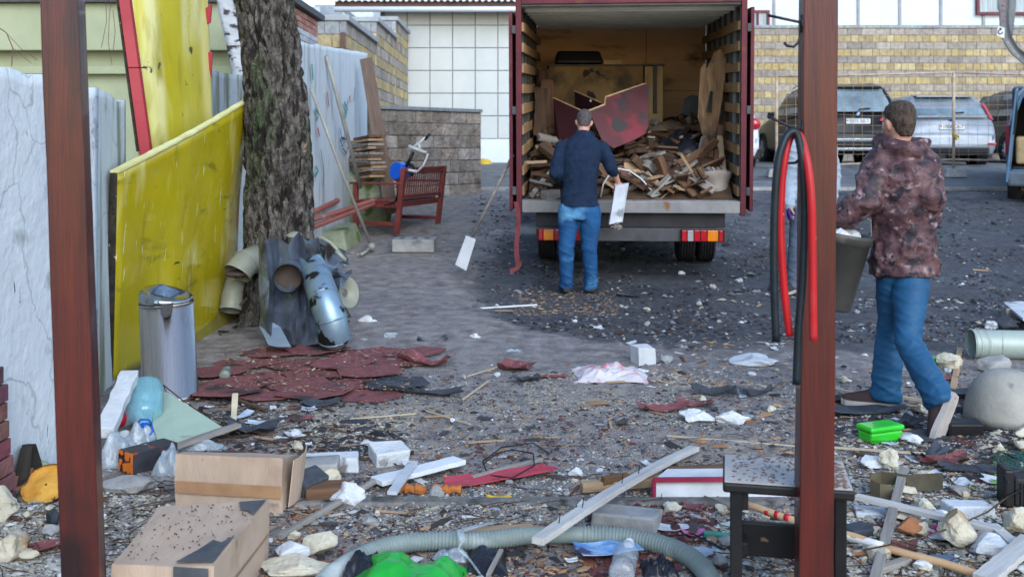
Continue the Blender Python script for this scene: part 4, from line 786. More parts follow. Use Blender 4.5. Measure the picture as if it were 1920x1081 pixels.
o = panel3('cabinet_side', [(1077, 171, 11.9), (1126, 193, 11.5), (1126, 225, 11.5), (1078, 215, 11.9)], .018, m_tabd, 'small dark maroon board with a white hole between two larger ones', 'board')
q = MB(); q.tube([P(1077, 170.5, 11.91), P(1126, 192.5, 11.51)], .009, 5); q.build('raw_edge', m_raw, o); q = MB(); q.ell(P(1108, 189, 11.64), (.014, .006, .014)); q.build('hole', m_white, o)
q = MB(); A, B_ = P(1030, 300, 12.3), P(1206, 124, 12.3); q.b2((A.x, 12.3, fz(12.3)), (B_.x, 12.36, B_.z)); q.b2((A.x, 12.36, B_.z - .03), (B_.x, 12.95, B_.z - .002)); t = tag(q.build('crate', m_cratew, bevel=.006), 'wide stained yellowish plywood crate at the back of the truck', 'crate')
q = MB(); q.b2((A.x - .01, 12.28, B_.z), (B_.x + .01, 12.96, B_.z + .02)); q.build('dark_rim', m_rib, t, bevel=.004)
q = MB(); A2, B2 = P(1209, 300, 12.35), P(1243, 124, 12.35); q.b2((A2.x, 12.35, fz(12.3)), (B2.x, 12.8, B2.z)); t = tag(q.build('narrow_crate', mat('pale_ply', (.44, .31, .15), (.36, .24, .11), 3, .7, spots=[((.14, .09, .05), 2.6, .6, (1, 1, 1), .1)]), bevel=.006), 'narrow pale plywood box standing right of the wide crate', 'crate')
q = MB(); q.b2((A2.x - .03, 12.3, B2.z + .001), (B2.x + .02, 12.85, B2.z + .025)); q.b2((A2.x + .1, 12.3, P(0, 212, 12.35).z), (A2.x + .14, 12.349, B2.z)); q.build('lid', m_rib, t, bevel=.004)
q = MB(); A, B_ = P(1040, 122, 12.7), P(1128, 99, 12.7); q.hexa([V((A.x, 12.4, A.z)), V((B_.x, 12.4, A.z)), V((B_.x, 12.8, A.z)), V((A.x, 12.8, A.z)), V((A.x + .02, 12.45, B_.z)), V((B_.x - .04, 12.45, B_.z)), V((B_.x - .04, 12.8, B_.z)), V((A.x + .02, 12.8, B_.z))]); tag(q.build('dark_case', mat('black_vinyl', (.008, .008, .011), None, 6, .5), bevel=.03), 'flat black case lying on top of the wide crate', 'case')
q = MB(); A, B_ = P(1131, 123, 12.5), P(1165, 113, 12.5); q.b2((A.x, 12.45, A.z), (B_.x, 12.6, B_.z)); tag(q.build('wood_offcut', m_raw, bevel=.004), 'small bright yellow board end lying on the wide crate beside the case', 'board')
for k, (x0, y0, x1, y1, d_) in enumerate([(1018, 250, 1021, 130, 12.0), (1030, 262, 1026, 150, 11.8), (1012, 255, 1015, 165, 11.5), (1100, 268, 1030, 240, 11.6), (1060, 262, 1130, 232, 11.3), (1225, 268, 1300, 240, 11.9)]):
    plank('scorched_board', P(x0, y0, d_), P(x1, y1, d_ + .1), .14, .03, (m_w4, m_w2)[k % 2], ('tall charred board in the back left corner of the truck', 'tall brown board beside the charred one at the back left', 'narrow charred board by the left slats of the truck', 'charred board lying in front of the wide crate', 'brown board crossing in front of the wide crate', 'charred board lying behind the tarp')[k], 'board', up=(0, -1, .2), jag=.12, seed=k + 61)
# tarp
def cloth(name, c, w_, d_, h, m, label, cat, seed=0, nu=26, nv=22, amp=.35, flat=.35, parent=None, fr=3.2):
    """crumpled sheet lying in a heap around ground point c"""
    def fn(u, v):
        a, b = u * 2 - 1, v * 2 - 1; rr_ = max(abs(a), abs(b)) + .0; k = 1 + .22 * noise.noise(V((a * 1.5, b * 1.5, seed + 5)))
        z = max(0, 1 - rr_ ** 2.2) * (flat + .65 * (.5 + noise.noise(V((a * 1.7, b * 1.7, seed))))); rdg = 1 - abs(noise.noise(V((a * fr, b * fr, seed + 9)))) * 2.2
        z += amp * (rdg ** 3 if rdg > 0 else 0) * (1 - rr_ ** 4) * .5
        return V(c) + V((a * w_ / 2 * k, b * d_ / 2 * k, .004 + h * z))
    q = MB(); q.sheet(fn, nu, nv, (0, 0, -.0025)); return tag(q.build(name, m, parent, True), label, cat)
m_tarp = mat('black_plastic', (.010, .011, .016), (.02, .022, .03), 5, .28, bump=.3, bscale=9)
g = P(1270, 305, 11.2); cloth('tarp', g, .74, .7, .27, m_tarp, 'crumpled black plastic tarp heaped right of the maroon board', 'tarp', 3, 40, 40, amp=.22, flat=.7)
g = P(1255, 322, 10.8); cloth('tarp', g, .7, .4, .12, m_tarp, 'flat fold of black plastic below the tarp heap in the truck', 'tarp', 8)
g = P(1270, 246, 12.0); cloth('carpet_roll', g, .75, .5, .14, mat('dusty_brown_cloth', (.10, .055, .05), (.20, .17, .10), 6, .9), 'dusty brown cloth with yellow crumbs on top of the black tarp', 'cloth', 12)
q = MB(); q.slab([P(*p) for p in ((1279, 215, 12.2), (1284, 186, 12.2), (1296, 178, 12.2), (1310, 180, 12.2), (1308, 222, 12.2))], (0, .04, 0)); tag(q.build('grey_seat_back', mat('grey_plastic', (.09, .10, .105), None, 6, .5), bevel=.012), 'dark grey rounded seat back standing behind the tarp', 'seat back')
# tall splintered boards on the right
pts = [(1318, 318, 10.75), (1319, 260, 10.8), (1308, 220, 10.85), (1313, 130, 11.0), (1320, 118, 11.0), (1326, 128, 11.0), (1338, 100, 11.05), (1350, 92, 11.05), (1362, 104, 11.05), (1362, 130, 11.0), (1352, 200, 10.9), (1340, 270, 10.8), (1333, 322, 10.72)]
o = panel3('splintered_board', pts, .05, mat('rotten_timber', (.40, .25, .13), (.16, .08, .045), 3, .85, bump=.8, bscale=10, stretch=(5, 1, .8), spots=[((.03, .02, .018), 2.6, .50, (1, 1, .6), .14)]), 'tall splintered tan plank leaning on the right wall of the truck', 'board')
q = MB(); q.slab([P(1325, 208, 10.78), P(1332, 170, 10.84), P(1337, 172, 10.85), P(1334, 212, 10.79)], (0, .01, 0)); q.build('gap', m_under, o)
for k, (x0, y0, x1, y1, d_) in enumerate([(1345, 325, 1366, 150, 10.9), (1338, 330, 1352, 235, 10.6), (1356, 320, 1349, 255, 10.55), (1366, 330, 1370, 180, 10.8), (1359, 300, 1364, 125, 11.0)]):
    plank('upright_board', P(x0, y0, d_), P(x1, y1, d_ + .2), .06, .02, (m_w4, m_w2, m_w1, m_w4, m_w2)[k], ('tall charred lath', 'short brown lath', 'short pale pointed lath', 'thin charred lath', 'tall dark brown lath')[k] + ' standing behind the sack by the right truck wall', 'board', up=(0, -1, .2), jag=.15, seed=k + 3)
# sack of rubble
g = P(1341, 374, 10.35); g.z = fz(10.35); q = MB(); rings = []
for i in range(9):
    v = i / 8; r_ = .115 + .045 * v ** .7 + .008 * math.sin(v * 9)
    rings.append([V((g.x + math.cos(a) * r_ * (1 + .04 * noise.noise(V((math.cos(a) * 2, math.sin(a) * 2, v * 3)))), g.y + math.sin(a) * r_, g.z + .006 + v * .27 + .012 * math.sin(a * 3) * v)) for a in [2 * math.pi * j / 28 for j in range(28)]])
q.loft(rings, True); t = tag(q.build('rubble_sack', mat('beige_sackcloth', (.33, .29, .25), (.24, .20, .17), 6, .9, bump=.4), smooth=False), 'beige cloth bucket bag full of rubble at the right of the truck bed', 'bag')
for p_ in t.data.polygons: p_.use_smooth = True
q = MB(); rr = random.Random(4)
for k in range(16): a = rr.random() * 6.3; r_ = rr.random() * .12; q.rock((g.x + math.cos(a) * r_, g.y + math.sin(a) * r_, g.z + .28), (.05, .035, .02), k, 2, rot=Euler((rr.random(), rr.random(), rr.random())).to_matrix())
q.build('rubble', m_w3, t)
# pipes, sticks, wires in the load
m_wp = mat('white_plastic', (.62, .64, .66), (.52, .54, .56), 5, .4, bump=.05); m_gp = mat('pale_green_plastic', (.42, .52, .50), None, 6, .45)
q = MB(); q.tube([P(1246, 346, 10.3), P(1312, 318, 10.4)], .012, 8); tag(q.build('white_rod', m_wp, smooth=True), 'thin white rod lying across the right pile in the truck', 'rod')
q = MB(); q.tube([P(1219, 370, 10.2), P(1246, 362, 10.3)], .028, 12); tag(q.build('pipe_offcut', m_gp, smooth=True), 'short pale green pipe offcut near the truck sill', 'pipe')
q = MB(); q.tube([P(1126, 370, 10.15), P(1131, 345, 10.12), P(1143, 327, 10.1), P(1160, 316, 10.1), P(1180, 320, 10.1), P(1202, 335, 10.15), P(1220, 355, 10.2), P(1236, 362, 10.2)], .008, 6); tag(q.build('white_cable', m_wp, smooth=True), 'white cable looping beside the man over the load', 'cable')
q = MB(); q.tube([P(1270, 330, 10.3), P(1280, 345, 10.25), P(1286, 360, 10.2), P(1279, 352, 10.2), P(1273, 338, 10.25), P(1262, 352, 10.2), P(1240, 372, 10.15), P(1215, 374, 10.15)], .005, 5); tag(q.build('rope', mat('hemp_rope', (.35, .27, .17), None, 9, .9)), 'thin hemp rope tangled over the right pile in the truck', 'rope')
q = MB(); q.b2(P(995, 330, 10.7), P(1036, 310, 10.85)); tag(q.build('square_beam', m_w1, bevel=.006), 'thick fresh tan beam end in the left pile of the truck', 'beam')
plank('wood_lath', P(982, 305, 10.6), P(1024, 303, 10.7), .05, .03, m_w1, 'pale flat lath on top of the tan beam in the truck', 'board', seed=8, jag=.1)
o = plank('grey_beam', P(1001, 372, 10.3), P(1034, 345, 10.55), .11, .11, m_w3, 'grey square beam slanting in the left pile of the truck', 'beam', seed=4)
o = plank('grey_beam', P(1020, 366, 10.2), P(1044, 364, 10.3), .12, .10, m_w3, 'short grey beam lying at the truck sill left of the man', 'beam', seed=5)
plank('brown_block', P(1252, 312, 10.5), P(1274, 326, 10.45), .14, .1, mat('rusty_brown', (.13, .06, .05), (.08, .05, .045), 6, .8), 'dark reddish brown block on top of the right pile', 'block', seed=6)
q = MB(); q.rock(P(1170, 338, 10.5), (.17, .12, .16), 5, 3, .12, cuts=7); tag(q.build('rusty_drum', MATS['rusty_brown'], smooth=True), 'dark rusty round lump behind the cable in the truck', 'drum')

# ---------------------------------------------------------------- mesh fence on concrete feet
m_rust = mat('rusty_paint', (.44, .40, .34), (.36, .22, .12), 8, .7, spots=[((.30, .13, .05), 7, .60)])
def fpost(px, pyt, pyb, lb_):
    d_ = 19.0; b_ = P(px, pyb, d_); b_.z = base(d_) + .04; tp_ = P(px, pyt, d_); q = MB(); q.tube([b_, tp_], .028, 10); return q, b_
t = empty('mesh_fence', V((P(1620, 300, 19).x, 19, base(19) + .03)), 'rusty wire mesh fence in front of the parked cars', 'fence')
for px, yt in ((1456, 143), (1788, 135), (2060, 140)):
    q, b_ = fpost(px, yt, 320, ''); q.build('post', m_rust, t, True)
for a, b_ in (((1456, 143, 19), (1788, 136, 19)), ((1788, 136, 19), (2060, 142, 19)), ((1456, 312, 19), (1788, 299, 19)), ((1788, 299, 19), (2060, 303, 19))):
    q = MB(); q.tube([P(*a), P((a[0] + b_[0]) / 2, (a[1] + b_[1]) / 2 + 1, 19), P(*b_)], .019, 8); q.build('rail', m_rust, t, True)
q = MB()
for k in range(1, 34): px = 1456 + k * 18; q.tube([P(px, 142, 19), P(px + jit(2), 225, 19 + jit(.03)), P(px, 305, 19)], .0032, 4)
for k in range(1, 9): q.tube([P(1456 + i * 60, 142 + k * 18.5 + jit(1.5), 19 + jit(.02)) for i in range(11)], .0032, 4)
q.build('wire_mesh', mat('rusty_wire', (.42, .30, .18), None, 8, .7), t)
for px, lb_ in ((1458, 'grey concrete foot under the left fence post, beside the hoses'), (1789, 'grey concrete foot under the fence post right of the walking man'), (2060, 'grey concrete foot under the far right fence post')):
    g = P(px, 330, 18.95); g.z = base(18.95) + .03; q = MB(); q.hexa([V((g.x - .21, g.y - .13, g.z)), V((g.x + .21, g.y - .13, g.z)), V((g.x + .21, g.y + .13, g.z)), V((g.x - .21, g.y + .13, g.z)), V((g.x - .17, g.y - .09, g.z + .16)), V((g.x + .17, g.y - .09, g.z + .16)), V((g.x + .17, g.y + .09, g.z + .16)), V((g.x - .17, g.y + .09, g.z + .16))]); tag(q.build('fence_foot', m_conc, bevel=.02), lb_, 'fence foot')
q = MB(); q.tube([P(1786, 246, 18.9), P(1790, 254, 18.9), P(1794, 262, 18.9)], .02, 5); q.tube([P(1790, 252, 18.9), P(1798, 257, 18.9)], .02, 5); tag(q.build('yellow_tape', MATS['yellow_paint']), 'scrap of yellow tape tied round the fence post', 'tape')

# ---------------------------------------------------------------- cars
m_cglass = mat('car_glass', (.05, .085, .105), (.20, .28, .33), 1.2, .06, bump=0, spec=1.0)  # light blue mottling in the colour stands for sky reflected in the glass
m_blk = mat('black_trim', (.012, .012, .014), None, 9, .5); m_alloy = mat('alloy_rim', (.45, .47, .5), None, 9, .3, .8)
m_plate = mat('plate_white', (.72, .73, .74), None, 9, .4, bump=0)
def paint(name, c, metal=.0): return mat(name, c, None, 3, .35, metal, bump=0, coat=.12, rrange=.03, spec=.2)
def car(M, label, mp, W, L, H, kind, plate=None, extra=None, hb=.98):
    """y forward from the rear bumper, z up; hb = belt line"""
    t = empty('parked_car', M, label, 'car', 'cars parked along the striped wall'); w = W / 2
    q = MB()
    def ring(y, zt, wf, zb=.22):   # closed cross-section
        pts = [(-w * wf * .93, zb), (-w * wf, zb + .14), (-w * wf, .62), (-w * wf * .985, zt - .12), (-w * wf * .92, zt), (0, zt + .015), (w * wf * .92, zt), (w * wf * .985, zt - .12), (w * wf, .62), (w * wf, zb + .14), (w * wf * .93, zb)]
        return [V((x, y, z)) for x, z in pts]
    q.loft([ring(-.0, .56, .90, .30), ring(.03, .66, .95, .26), ring(.06, .68, .975), ring(.075, hb - .06, .965), ring(.16, hb, .985), ring(.5, hb + .01, 1), ring(L * .5, hb - .01, 1), ring(L - 1.15, hb - .03, .99), ring(L - .35, hb - .16, .95), ring(L - .06, .70, .86), ring(L, .55, .80, .30)]); body = q.build('body', mp, t, local=True, smooth=True)
    # greenhouse
    y0, y1 = (.14, .55) if kind == 'suv' else (.10, .62); yf = L - 1.55; yr = L - 2.45; zr = H
    def gring(z, ya, yb, wf): return [V((-w * wf, ya + .06, z)), V((-w * wf * .9, ya, z)), V((w * wf * .9, ya, z)), V((w * wf, ya + .06, z)), V((w * wf, (ya + yb) / 2, z)), V((w * wf, yb - .2, z)), V((w * wf * .8, yb, z)), V((-w * wf * .8, yb, z)), V((-w * wf, yb - .2, z)), V((-w * wf, (ya + yb) / 2, z))]
    q = MB(); q.loft([gring(hb - .06, y0, yf + .1, .96), gring(hb + (zr - hb) * .5, (y0 + y1) / 2 - .03, (yf + yr) / 2, .87), gring(zr - .07, y1 - .08, yr + .1, .76), gring(zr - .015, y1 + .03, yr - .1, .68), gring(zr, y1 + .3, yr - .4, .45)]); q.build('roof', mp, t, local=True, smooth=True)
    def wp(f, z): return (w * (.96 + (.87 - .96) * (z - hb + .06) / ((zr - hb) * .5 + .06)) if z < hb + (zr - hb) * .5 else w * (.87 - .11 * (z - hb - (zr - hb) * .5) / ((zr - hb) * .5 - .07)))
    za, zb_ = hb + .06, zr - .10; zm = (za + zb_) / 2
    def yr_(z): return y0 + (y1 - .08 - y0) * max(0, (z - hb)) / (zr - hb - .07)
    q = MB(); ww = lambda z: wp(0, z) * .86
    n_ = V((0, -.02, .01)); pts = [(-ww(za), za), (ww(za), za), (ww(zm), zm), (ww(zb_), zb_), (-ww(zb_), zb_), (-ww(zm), zm)]
    q.slab([V((x, yr_(z) - .012, z)) for x, z in pts], (0, .03, 0)); q.build('rear_window', m_cglass, t, local=True, bevel=.004)
    q = MB(); q.tube([V((.05, yr_(za) - .03, za + .05)), V((.30, yr_(za + .06) - .03, za + .07))], .014, 6); q.build('wiper', m_blk, t, local=True)
    for s in (-1, 1):
        for (ya, yb, lean0, lean1) in ((.52, 1.35, .22, 0), (1.42, 2.35, 0, 0), (2.42, yf - .15, 0, .62)):
            q = MB(); q.slab([V((s * (wp(0, za) - .0), ya, za)), V((s * wp(0, za), yb, za)), V((s * (wp(0, zb_)), yb - lean1, zb_)), V((s * wp(0, zb_), ya + lean0, zb_))], (s * .012, 0, .0)); q.build('side_window', m_cglass, t, local=True)
        q = MB(); q.hexa([V((s * (w + .02), 2.9, hb - .02)), V((s * (w + .18), 2.9, hb - .02)), V((s * (w + .18), 2.98, hb - .02)), V((s * (w + .02), 2.98, hb - .02)), V((s * (w + .0), 2.9, hb + .14)), V((s * (w + .16), 2.9, hb + .14)), V((s * (w + .16), 2.98, hb + .14)), V((s * (w + .0), 2.98, hb + .14))]); q.build('mirror', mp, t, local=True, bevel=.03)
        for y in (.82, L - .85):
            Mw = Matrix.Translation((s * (w - .10), y, .335)) @ Euler((0, R(90) * s, 0)).to_matrix().to_4x4()
            q = MB(); q.lathe([(.2, -.11), (.31, -.11), (.335, -.09), (.335, .09), (.31, .11), (.215, .10), (.2, .06)], 36, Mw); q.v = [M @ p for p in q.v]; wh = q.build('wheel', m_tyre, t, True)
            q = MB(); q.lathe([(.01, .07), (.21, .085), (.215, .10)], 30, Mw)
            for a in range(10): q.box(Mw @ V((math.cos(a * .628) * .13, math.sin(a * .628) * .13, .09)), (.02, .17, .03), Mw.to_3x3() @ Euler((0, 0, a * .628 + R(90))).to_matrix())
            q.v = [M @ p for p in q.v]; q.build('rim', m_alloy if s < 0 or 1 else m_blk, wh)
            q = MB(); q.lathe([(.36, -.12), (.37, .112), (.395, .112), (.395, -.12)], 36, Matrix.Translation((0, 0, .0)) @ Mw); q.build('wheel_arch', m_blk, t, local=True)
    if plate:
        q = MB(); q.b2((-.26, plate[1] - .012, plate[2] - .056), (.26, plate[1], plate[2] + .056)); pl_ = q.build('number_plate', m_plate, t, local=True, bevel=.004)
        text(plate[0], .105, M @ Matrix.Translation((.02, plate[1] - .0135, plate[2])) @ Euler((R(90), 0, 0)).to_matrix().to_4x4(), m_blk, pl_, sx=.92)
        q = MB(); q.b2((-.245, plate[1] - .0145, plate[2] - .0), (-.215, plate[1] - .0125, plate[2] + .03)); q.v = [M @ p for p in q.v]; q.build('flag', m_lr, pl_)
    return t
def at_car(px, d_, rz=0): x = (px - CX) / F * d_; z = base(d_) + .032; return TR((x, d_, z), rz)
m_lens = mat('car_lamp_red', (.50, .01, .03), None, 9, .12, bump=0, coat=1)
# dark SUV
Mx = at_car(1611, 21.6, R(1.5)); t = car(Mx, 'dark brown luxury SUV seen from behind through the mesh fence', paint('suv_paint', (.005, .004, .005)), 1.95, 4.9, 1.74, 'suv', ('5555 XE-7', .058, .93), hb=1.08)
q = MB(); q.lathe([(.001, .02), (.052, .018), (.056, .0)], 28, Matrix.Translation((0, .075, 1.09)) @ Euler((R(90), 0, 0)).to_matrix().to_4x4()); em = q.build('emblem', m_blk, t, local=True, smooth=True)
for k in range(4):
    q = MB(); c = [V((0, 0, .0215))] + [V((math.cos(k * math.pi / 2 + i * math.pi / 12) * .036, math.sin(k * math.pi / 2 + i * math.pi / 12) * .036, .0215)) for i in range(7)]; q.slab(c, (0, 0, .002)); q.v = [Mx @ Matrix.Translation((0, .075, 1.09)) @ Euler((R(90), 0, 0)).to_matrix().to_4x4() @ p for p in q.v]; q.build('emblem_quarter', m_wp if k % 2 == 0 else mat('emblem_blue_%d' % k, (.02, .16, .50), None, 9, .3), em)
for s in (-1, 1): q = MB(); q.hexa([V((s * .45, .045, .93)), V((s * .93, .06, .93)), V((s * .93, .3, .93)), V((s * .45, .12, .93)), V((s * .50, .05, 1.0)), V((s * .95, .07, 1.05)), V((s * .95, .3, 1.05)), V((s * .50, .12, 1.0))]); q.build('tail_light', m_lens, t, local=True, bevel=.01)
q = MB(); q.b2((-.86, -.012, .50), (.86, .05, .56)); q.b2((-.8, -.008, .30), (.8, .05, .36)); q.build('bumper_trim', m_alloy, t, local=True, bevel=.01)
q = MB(); q.b2((-.7, -.012, .37), (.7, .04, .49)); q.build('lower_grille', m_blk, t, local=True, bevel=.01)
q = MB(); q.hexa([V((-.62, .36, 1.66)), V((.62, .36, 1.66)), V((.6, .7, 1.72)), V((-.6, .7, 1.72)), V((-.62, .36, 1.70)), V((.62, .36, 1.70)), V((.6, .7, 1.75)), V((-.6, .7, 1.75))]); q.build('roof_spoiler', MATS['suv_paint'], t, local=True, bevel=.015)
for s in (-1, 1): q = MB(); q.tube([V((s * .66, .8, 1.76)), V((s * .67, 1.2, 1.80)), V((s * .67, 2.2, 1.80)), V((s * .66, 2.5, 1.75))], .015, 6); q.build('roof_rail', m_alloy, t, local=True, smooth=True)
# silver hatchback
Mx = at_car(1787, 21.2, R(-2)); t = car(Mx, 'silver hatchback seen from behind beside the dark SUV', paint('silver_paint', (.30, .33, .37), .3), 1.84, 4.35, 1.50, 'hatch', ('1088 CA-7', .058, .80), hb=.98)
for s in (-1, 1):
    q = MB(); q.slab([V((s * .80, .02 + .08, .98)), V((s * .895, .12, .94)), V((s * .80, .36, 1.30)), V((s * .72, .33, 1.32))], (0, .05, 0)); q.build('tail_light', m_lens, t, local=True, bevel=.012)
    q = MB(); q.b2((s * .80 - .09, -.012, .42), (s * .80 + .09, .05, .47)); q.build('reflector', m_lens, t, local=True, bevel=.008)
q = MB(); q.ell((0, .06, .955), (.07, .012, .03)); q.build('oval_emblem', mat('emblem_navy', (.01, .05, .25), None, 9, .3), t, local=True, smooth=True)
q = MB(); q.b2((-.72, .035, 1.0), (.72, .09, 1.03)); q.build('tailgate_lip', MATS['silver_paint'], t, local=True, bevel=.01)
q = MB(); q.b2((-.75, -.014, .24), (.75, .05, .37)); q.build('lower_grille', m_blk, t, local=True, bevel=.02)
q = MB(); q.hexa([V((-.60, .42, 1.44)), V((.60, .42, 1.44)), V((.6, .8, 1.49)), V((-.6, .8, 1.49)), V((-.60, .42, 1.47)), V((.60, .42, 1.47)), V((.6, .8, 1.515)), V((-.6, .8, 1.515))]); q.build('roof_spoiler', MATS['silver_paint'], t, local=True, bevel=.01)
t = car(at_car(1999, 22.8, R(1)), 'dark grey car parked right of the silver hatchback', paint('dark_grey_paint', (.075, .07, .075)), 1.85, 4.5, 1.72, 'suv', hb=1.05)
Mx = at_car(1341, 20.2, R(0)); t = car(Mx, 'white car half hidden behind the truck, red tail light showing', paint('white_paint', (.66, .69, .74), .05), 1.82, 4.3, 1.62, 'suv', hb=1.02)
for s in (-1, 1):
    q = MB(); q.ell((s * .80, .10, .91), (.13, .10, .13)); q.build('tail_light', m_lens, t, local=True, smooth=True)
q = MB(); q.b2((-.92, .02, .2), (.92, .5, .42)); q.b2((-.75, -.015, .3), (.75, .03, .45)); q.build('lower_cladding', m_blk, t, local=True, bevel=.02)
# blue van with open rear
xv = (1886 - CX) / F * 15.9; M = TR((xv + .82, 15.48, base(15.48)), R(-26), .05); t = empty('blue_van', M, 'blue grey van with its rear doors open at the right edge', 'van')
m_van = paint('van_blue', (.075, .16, .27)); 
def vb(name, m, *bx, bev=.01):
    q = MB()
    for a, b_ in bx: q.b2(a, b_)
    return q.build(name, m, t, local=True, bevel=bev)
q = MB()
def vr(y, s, zt): return [V((x * s, y, z)) for x, z in ((-.84, .32), (-.91, .5), (-.92, .95), (-.86, 1.3), (-.74, zt - .16), (-.62, zt - .03), (-.5, zt))]
for s in (-1, 1):
    rings = []
    for y, f_, zt in ((0, 1, 1.86), (.6, 1, 1.9), (2.6, 1, 1.9)):
        o_ = [V((s * -p.x * f_, p.y, p.z)) for p in vr(y, 1, zt)]; i_ = [V((s * (-p.x - .05) * f_, p.y, p.z)) for p in reversed(vr(y, 1, zt - .04))]; rings.append(o_ + i_)
    q.loft(rings)
q.b2((-.5, 0, 1.83), (.5, 2.6, 1.872)); q.b2((-.84, 0, .32), (.84, 2.6, .56)); q.hexa([V((-.9, 2.6, .32)), V((.9, 2.6, .32)), V((.85, 4.2, .32)), V((-.85, 4.2, .32)), V((-.8, 2.6, 1.86)), V((.8, 2.6, 1.86)), V((.8, 3.9, .95)), V((-.8, 3.9, .95))]); q.build('body', m_van, t, local=True, bevel=.015)
vb('bumper', mat('bumper_grey', (.10, .13, .17), None, 6, .5), ((-.9, -.10, .30), (.9, -.002, .54)), bev=.04)
vb('cargo_lining', m_under, ((-.82, 2.4, .56), (.82, 2.59, 1.82)), ((-.82, .02, .565), (.82, 2.4, .58)))
vb('seat', mat('tan_cloth', (.42, .32, .18), None, 8, .9), ((-.78, .3, .62), (-.6, .7, 1.05)), ((-.58, .5, .62), (.1, .8, .95)), bev=.04)
q = MB(); q.hexa([V((-.93, -.78, .42)), V((-.90, -.78, .42)), V((-.86, -.01, .42)), V((-.90, -.01, .42)), V((-.80, -.70, 1.8)), V((-.77, -.70, 1.8)), V((-.74, -.01, 1.82)), V((-.77, -.01, 1.82))]); dr = q.build('door', m_van, t, local=True, bevel=.012)
q = MB(); q.hexa([V((-.862, -.65, 1.12)), V((-.832, -.65, 1.12)), V((-.79, -.1, 1.12)), V((-.82, -.1, 1.12)), V((-.812, -.62, 1.62)), V((-.782, -.62, 1.62)), V((-.745, -.1, 1.62)), V((-.775, -.1, 1.62))]); q.v = [M @ p for p in q.v]; q.build('window', m_cglass, dr)
q = MB(); q.b2((-.945, -.55, .86), (-.93, -.2, .97)); q.v = [M @ p for p in q.v]; q.build('number_plate', m_plate, dr)
vb('tail_light', m_lens, ((-.93, -.02, .8), (-.86, .06, 1.25)), bev=.01)
for s in (-1, 1):
    for y in (.75, 3.5):
        Mw = Matrix.Translation((s * .80, y, .31)) @ Euler((0, R(90) * s, 0)).to_matrix().to_4x4(); q = MB(); q.lathe([(.01, .05), (.19, .07), (.2, .1), (.3, .1), (.32, .08), (.32, -.1), (.2, -.1)], 30, Mw); q.build('wheel', m_tyre, t, local=True, smooth=True)
# ---------------------------------------------------------------- people
DG = None
def remesh(q, vox, it=3, disp=None):
    me = q.mesh('tmp'); o = bpy.data.objects.new('tmp', me); COL.objects.link(o)
    r = o.modifiers.new('r', 'REMESH'); r.mode = 'VOXEL'; r.voxel_size = vox
    s = o.modifiers.new('s', 'SMOOTH'); s.iterations = it; s.factor = .5
    dg = bpy.context.evaluated_depsgraph_get(); m2 = bpy.data.meshes.new_from_object(o.evaluated_get(dg)); bpy.data.objects.remove(o, do_unlink=True)
    if disp:
        ns = [v.normal.copy() for v in m2.vertices]
        for v, n_ in zip(m2.vertices, ns): v.co += n_ * disp(v.co, n_)
    m2.polygons.foreach_set('use_smooth', [True] * len(m2.polygons)); return m2
def put(name, me, m, parent):
    me.transform(WM[parent.name].inverted()); me.update(); me.materials.clear(); o = link(name, me, m, parent, WM[parent.name].copy()); return o
def oval(c, ax, ay, n=20): return [c + ax * math.cos(2 * math.pi * i / n) + ay * math.sin(2 * math.pi * i / n) for i in range(n)]
def limb(q, pts, rs, n=14, end=True):
    q.tube(pts, rs, n)
    for p, r_ in list(zip(pts, rs))[:None if end else -1]: q.ell(p, (r_ * .98,) * 3)
def hand(q, w, dr, pn, side, curl=.5, spread=.008):
    dr = dr.normalized(); pn = (pn - dr * pn.dot(dr)).normalized(); sd_ = dr.cross(pn).normalized() * side
    rot = Matrix((dr, sd_, pn)).transposed(); q.ell(w + dr * .045, (.05, .041, .016), rot); q.ell(w + dr * .02, (.035, .031, .017), rot)
    for k in range(4):
        o_ = (k - 1.5) * .0195; p = w + dr * (.083 - abs(k - 1.2) * .004) + sd_ * o_; L_ = (.070, .079, .074, .058)[k]; pts = [w + dr * .05 + sd_ * o_ * .8, p]; a = 0
        for j, f_ in enumerate((.45, .3, .25)):
            a += curl * (.7 + .5 * j); p = p + (dr * math.cos(a) + pn * math.sin(a)) * L_ * f_ + sd_ * (k - 1.5) * spread * f_; pts.append(p)
        q.tube(pts, [.009, .0088, .0083, .0078, .0065], 10)
    t0 = w + dr * .02 - sd_ * .028; t1 = t0 + dr * .03 - sd_ * .024 + pn * .012; t2 = t1 + dr * .028 - sd_ * .006 + pn * .016; q.tube([t0, t1, t2, t2 + dr * .018 + pn * .012], [.013, .0115, .010, .008], 10)
def head(q, H, hu, hf):
    hr = hf.cross(hu).normalized(); rings = []
    for t_, rx, ry, yo in ((-.118, .018, .016, .052), (-.108, .038, .036, .040), (-.085, .052, .062, .022), (-.055, .060, .080, .010), (-.02, .067, .089, .004), (.02, .074, .096, -.002), (.055, .074, .094, -.006), (.085, .062, .080, -.009), (.105, .040, .052, -.010), (.115, .012, .016, -.010)):
        rings.append(oval(H + hu * t_ + hf * yo, hr * rx, hf * ry))
    q.loft(rings); B = Matrix((hr, hf, hu)).transposed()
    q.ell(H + hf * .099 - hu * .018, (.014, .020, .020), B); q.tube([H + hf * .088 + hu * .018, H + hf * .106 - hu * .022], [.008, .012], 8)
    q.ell(H + hf * .084 - hu * .058, (.026, .014, .010), B); q.ell(H + hf * .082 + hu * .024, (.045, .014, .008), B); q.ell(H + hf * .072 - hu * .098, (.022, .018, .014), B)
    for s in (-1, 1): q.ell(H + hr * s * .076 - hf * .004 - hu * .012, (.010, .018, .031), B @ Euler((0, s * .25, 0)).to_matrix()); q.ell(H + hr * s * .040 + hf * .066 - hu * .022, (.022, .018, .016), B)
    return hr
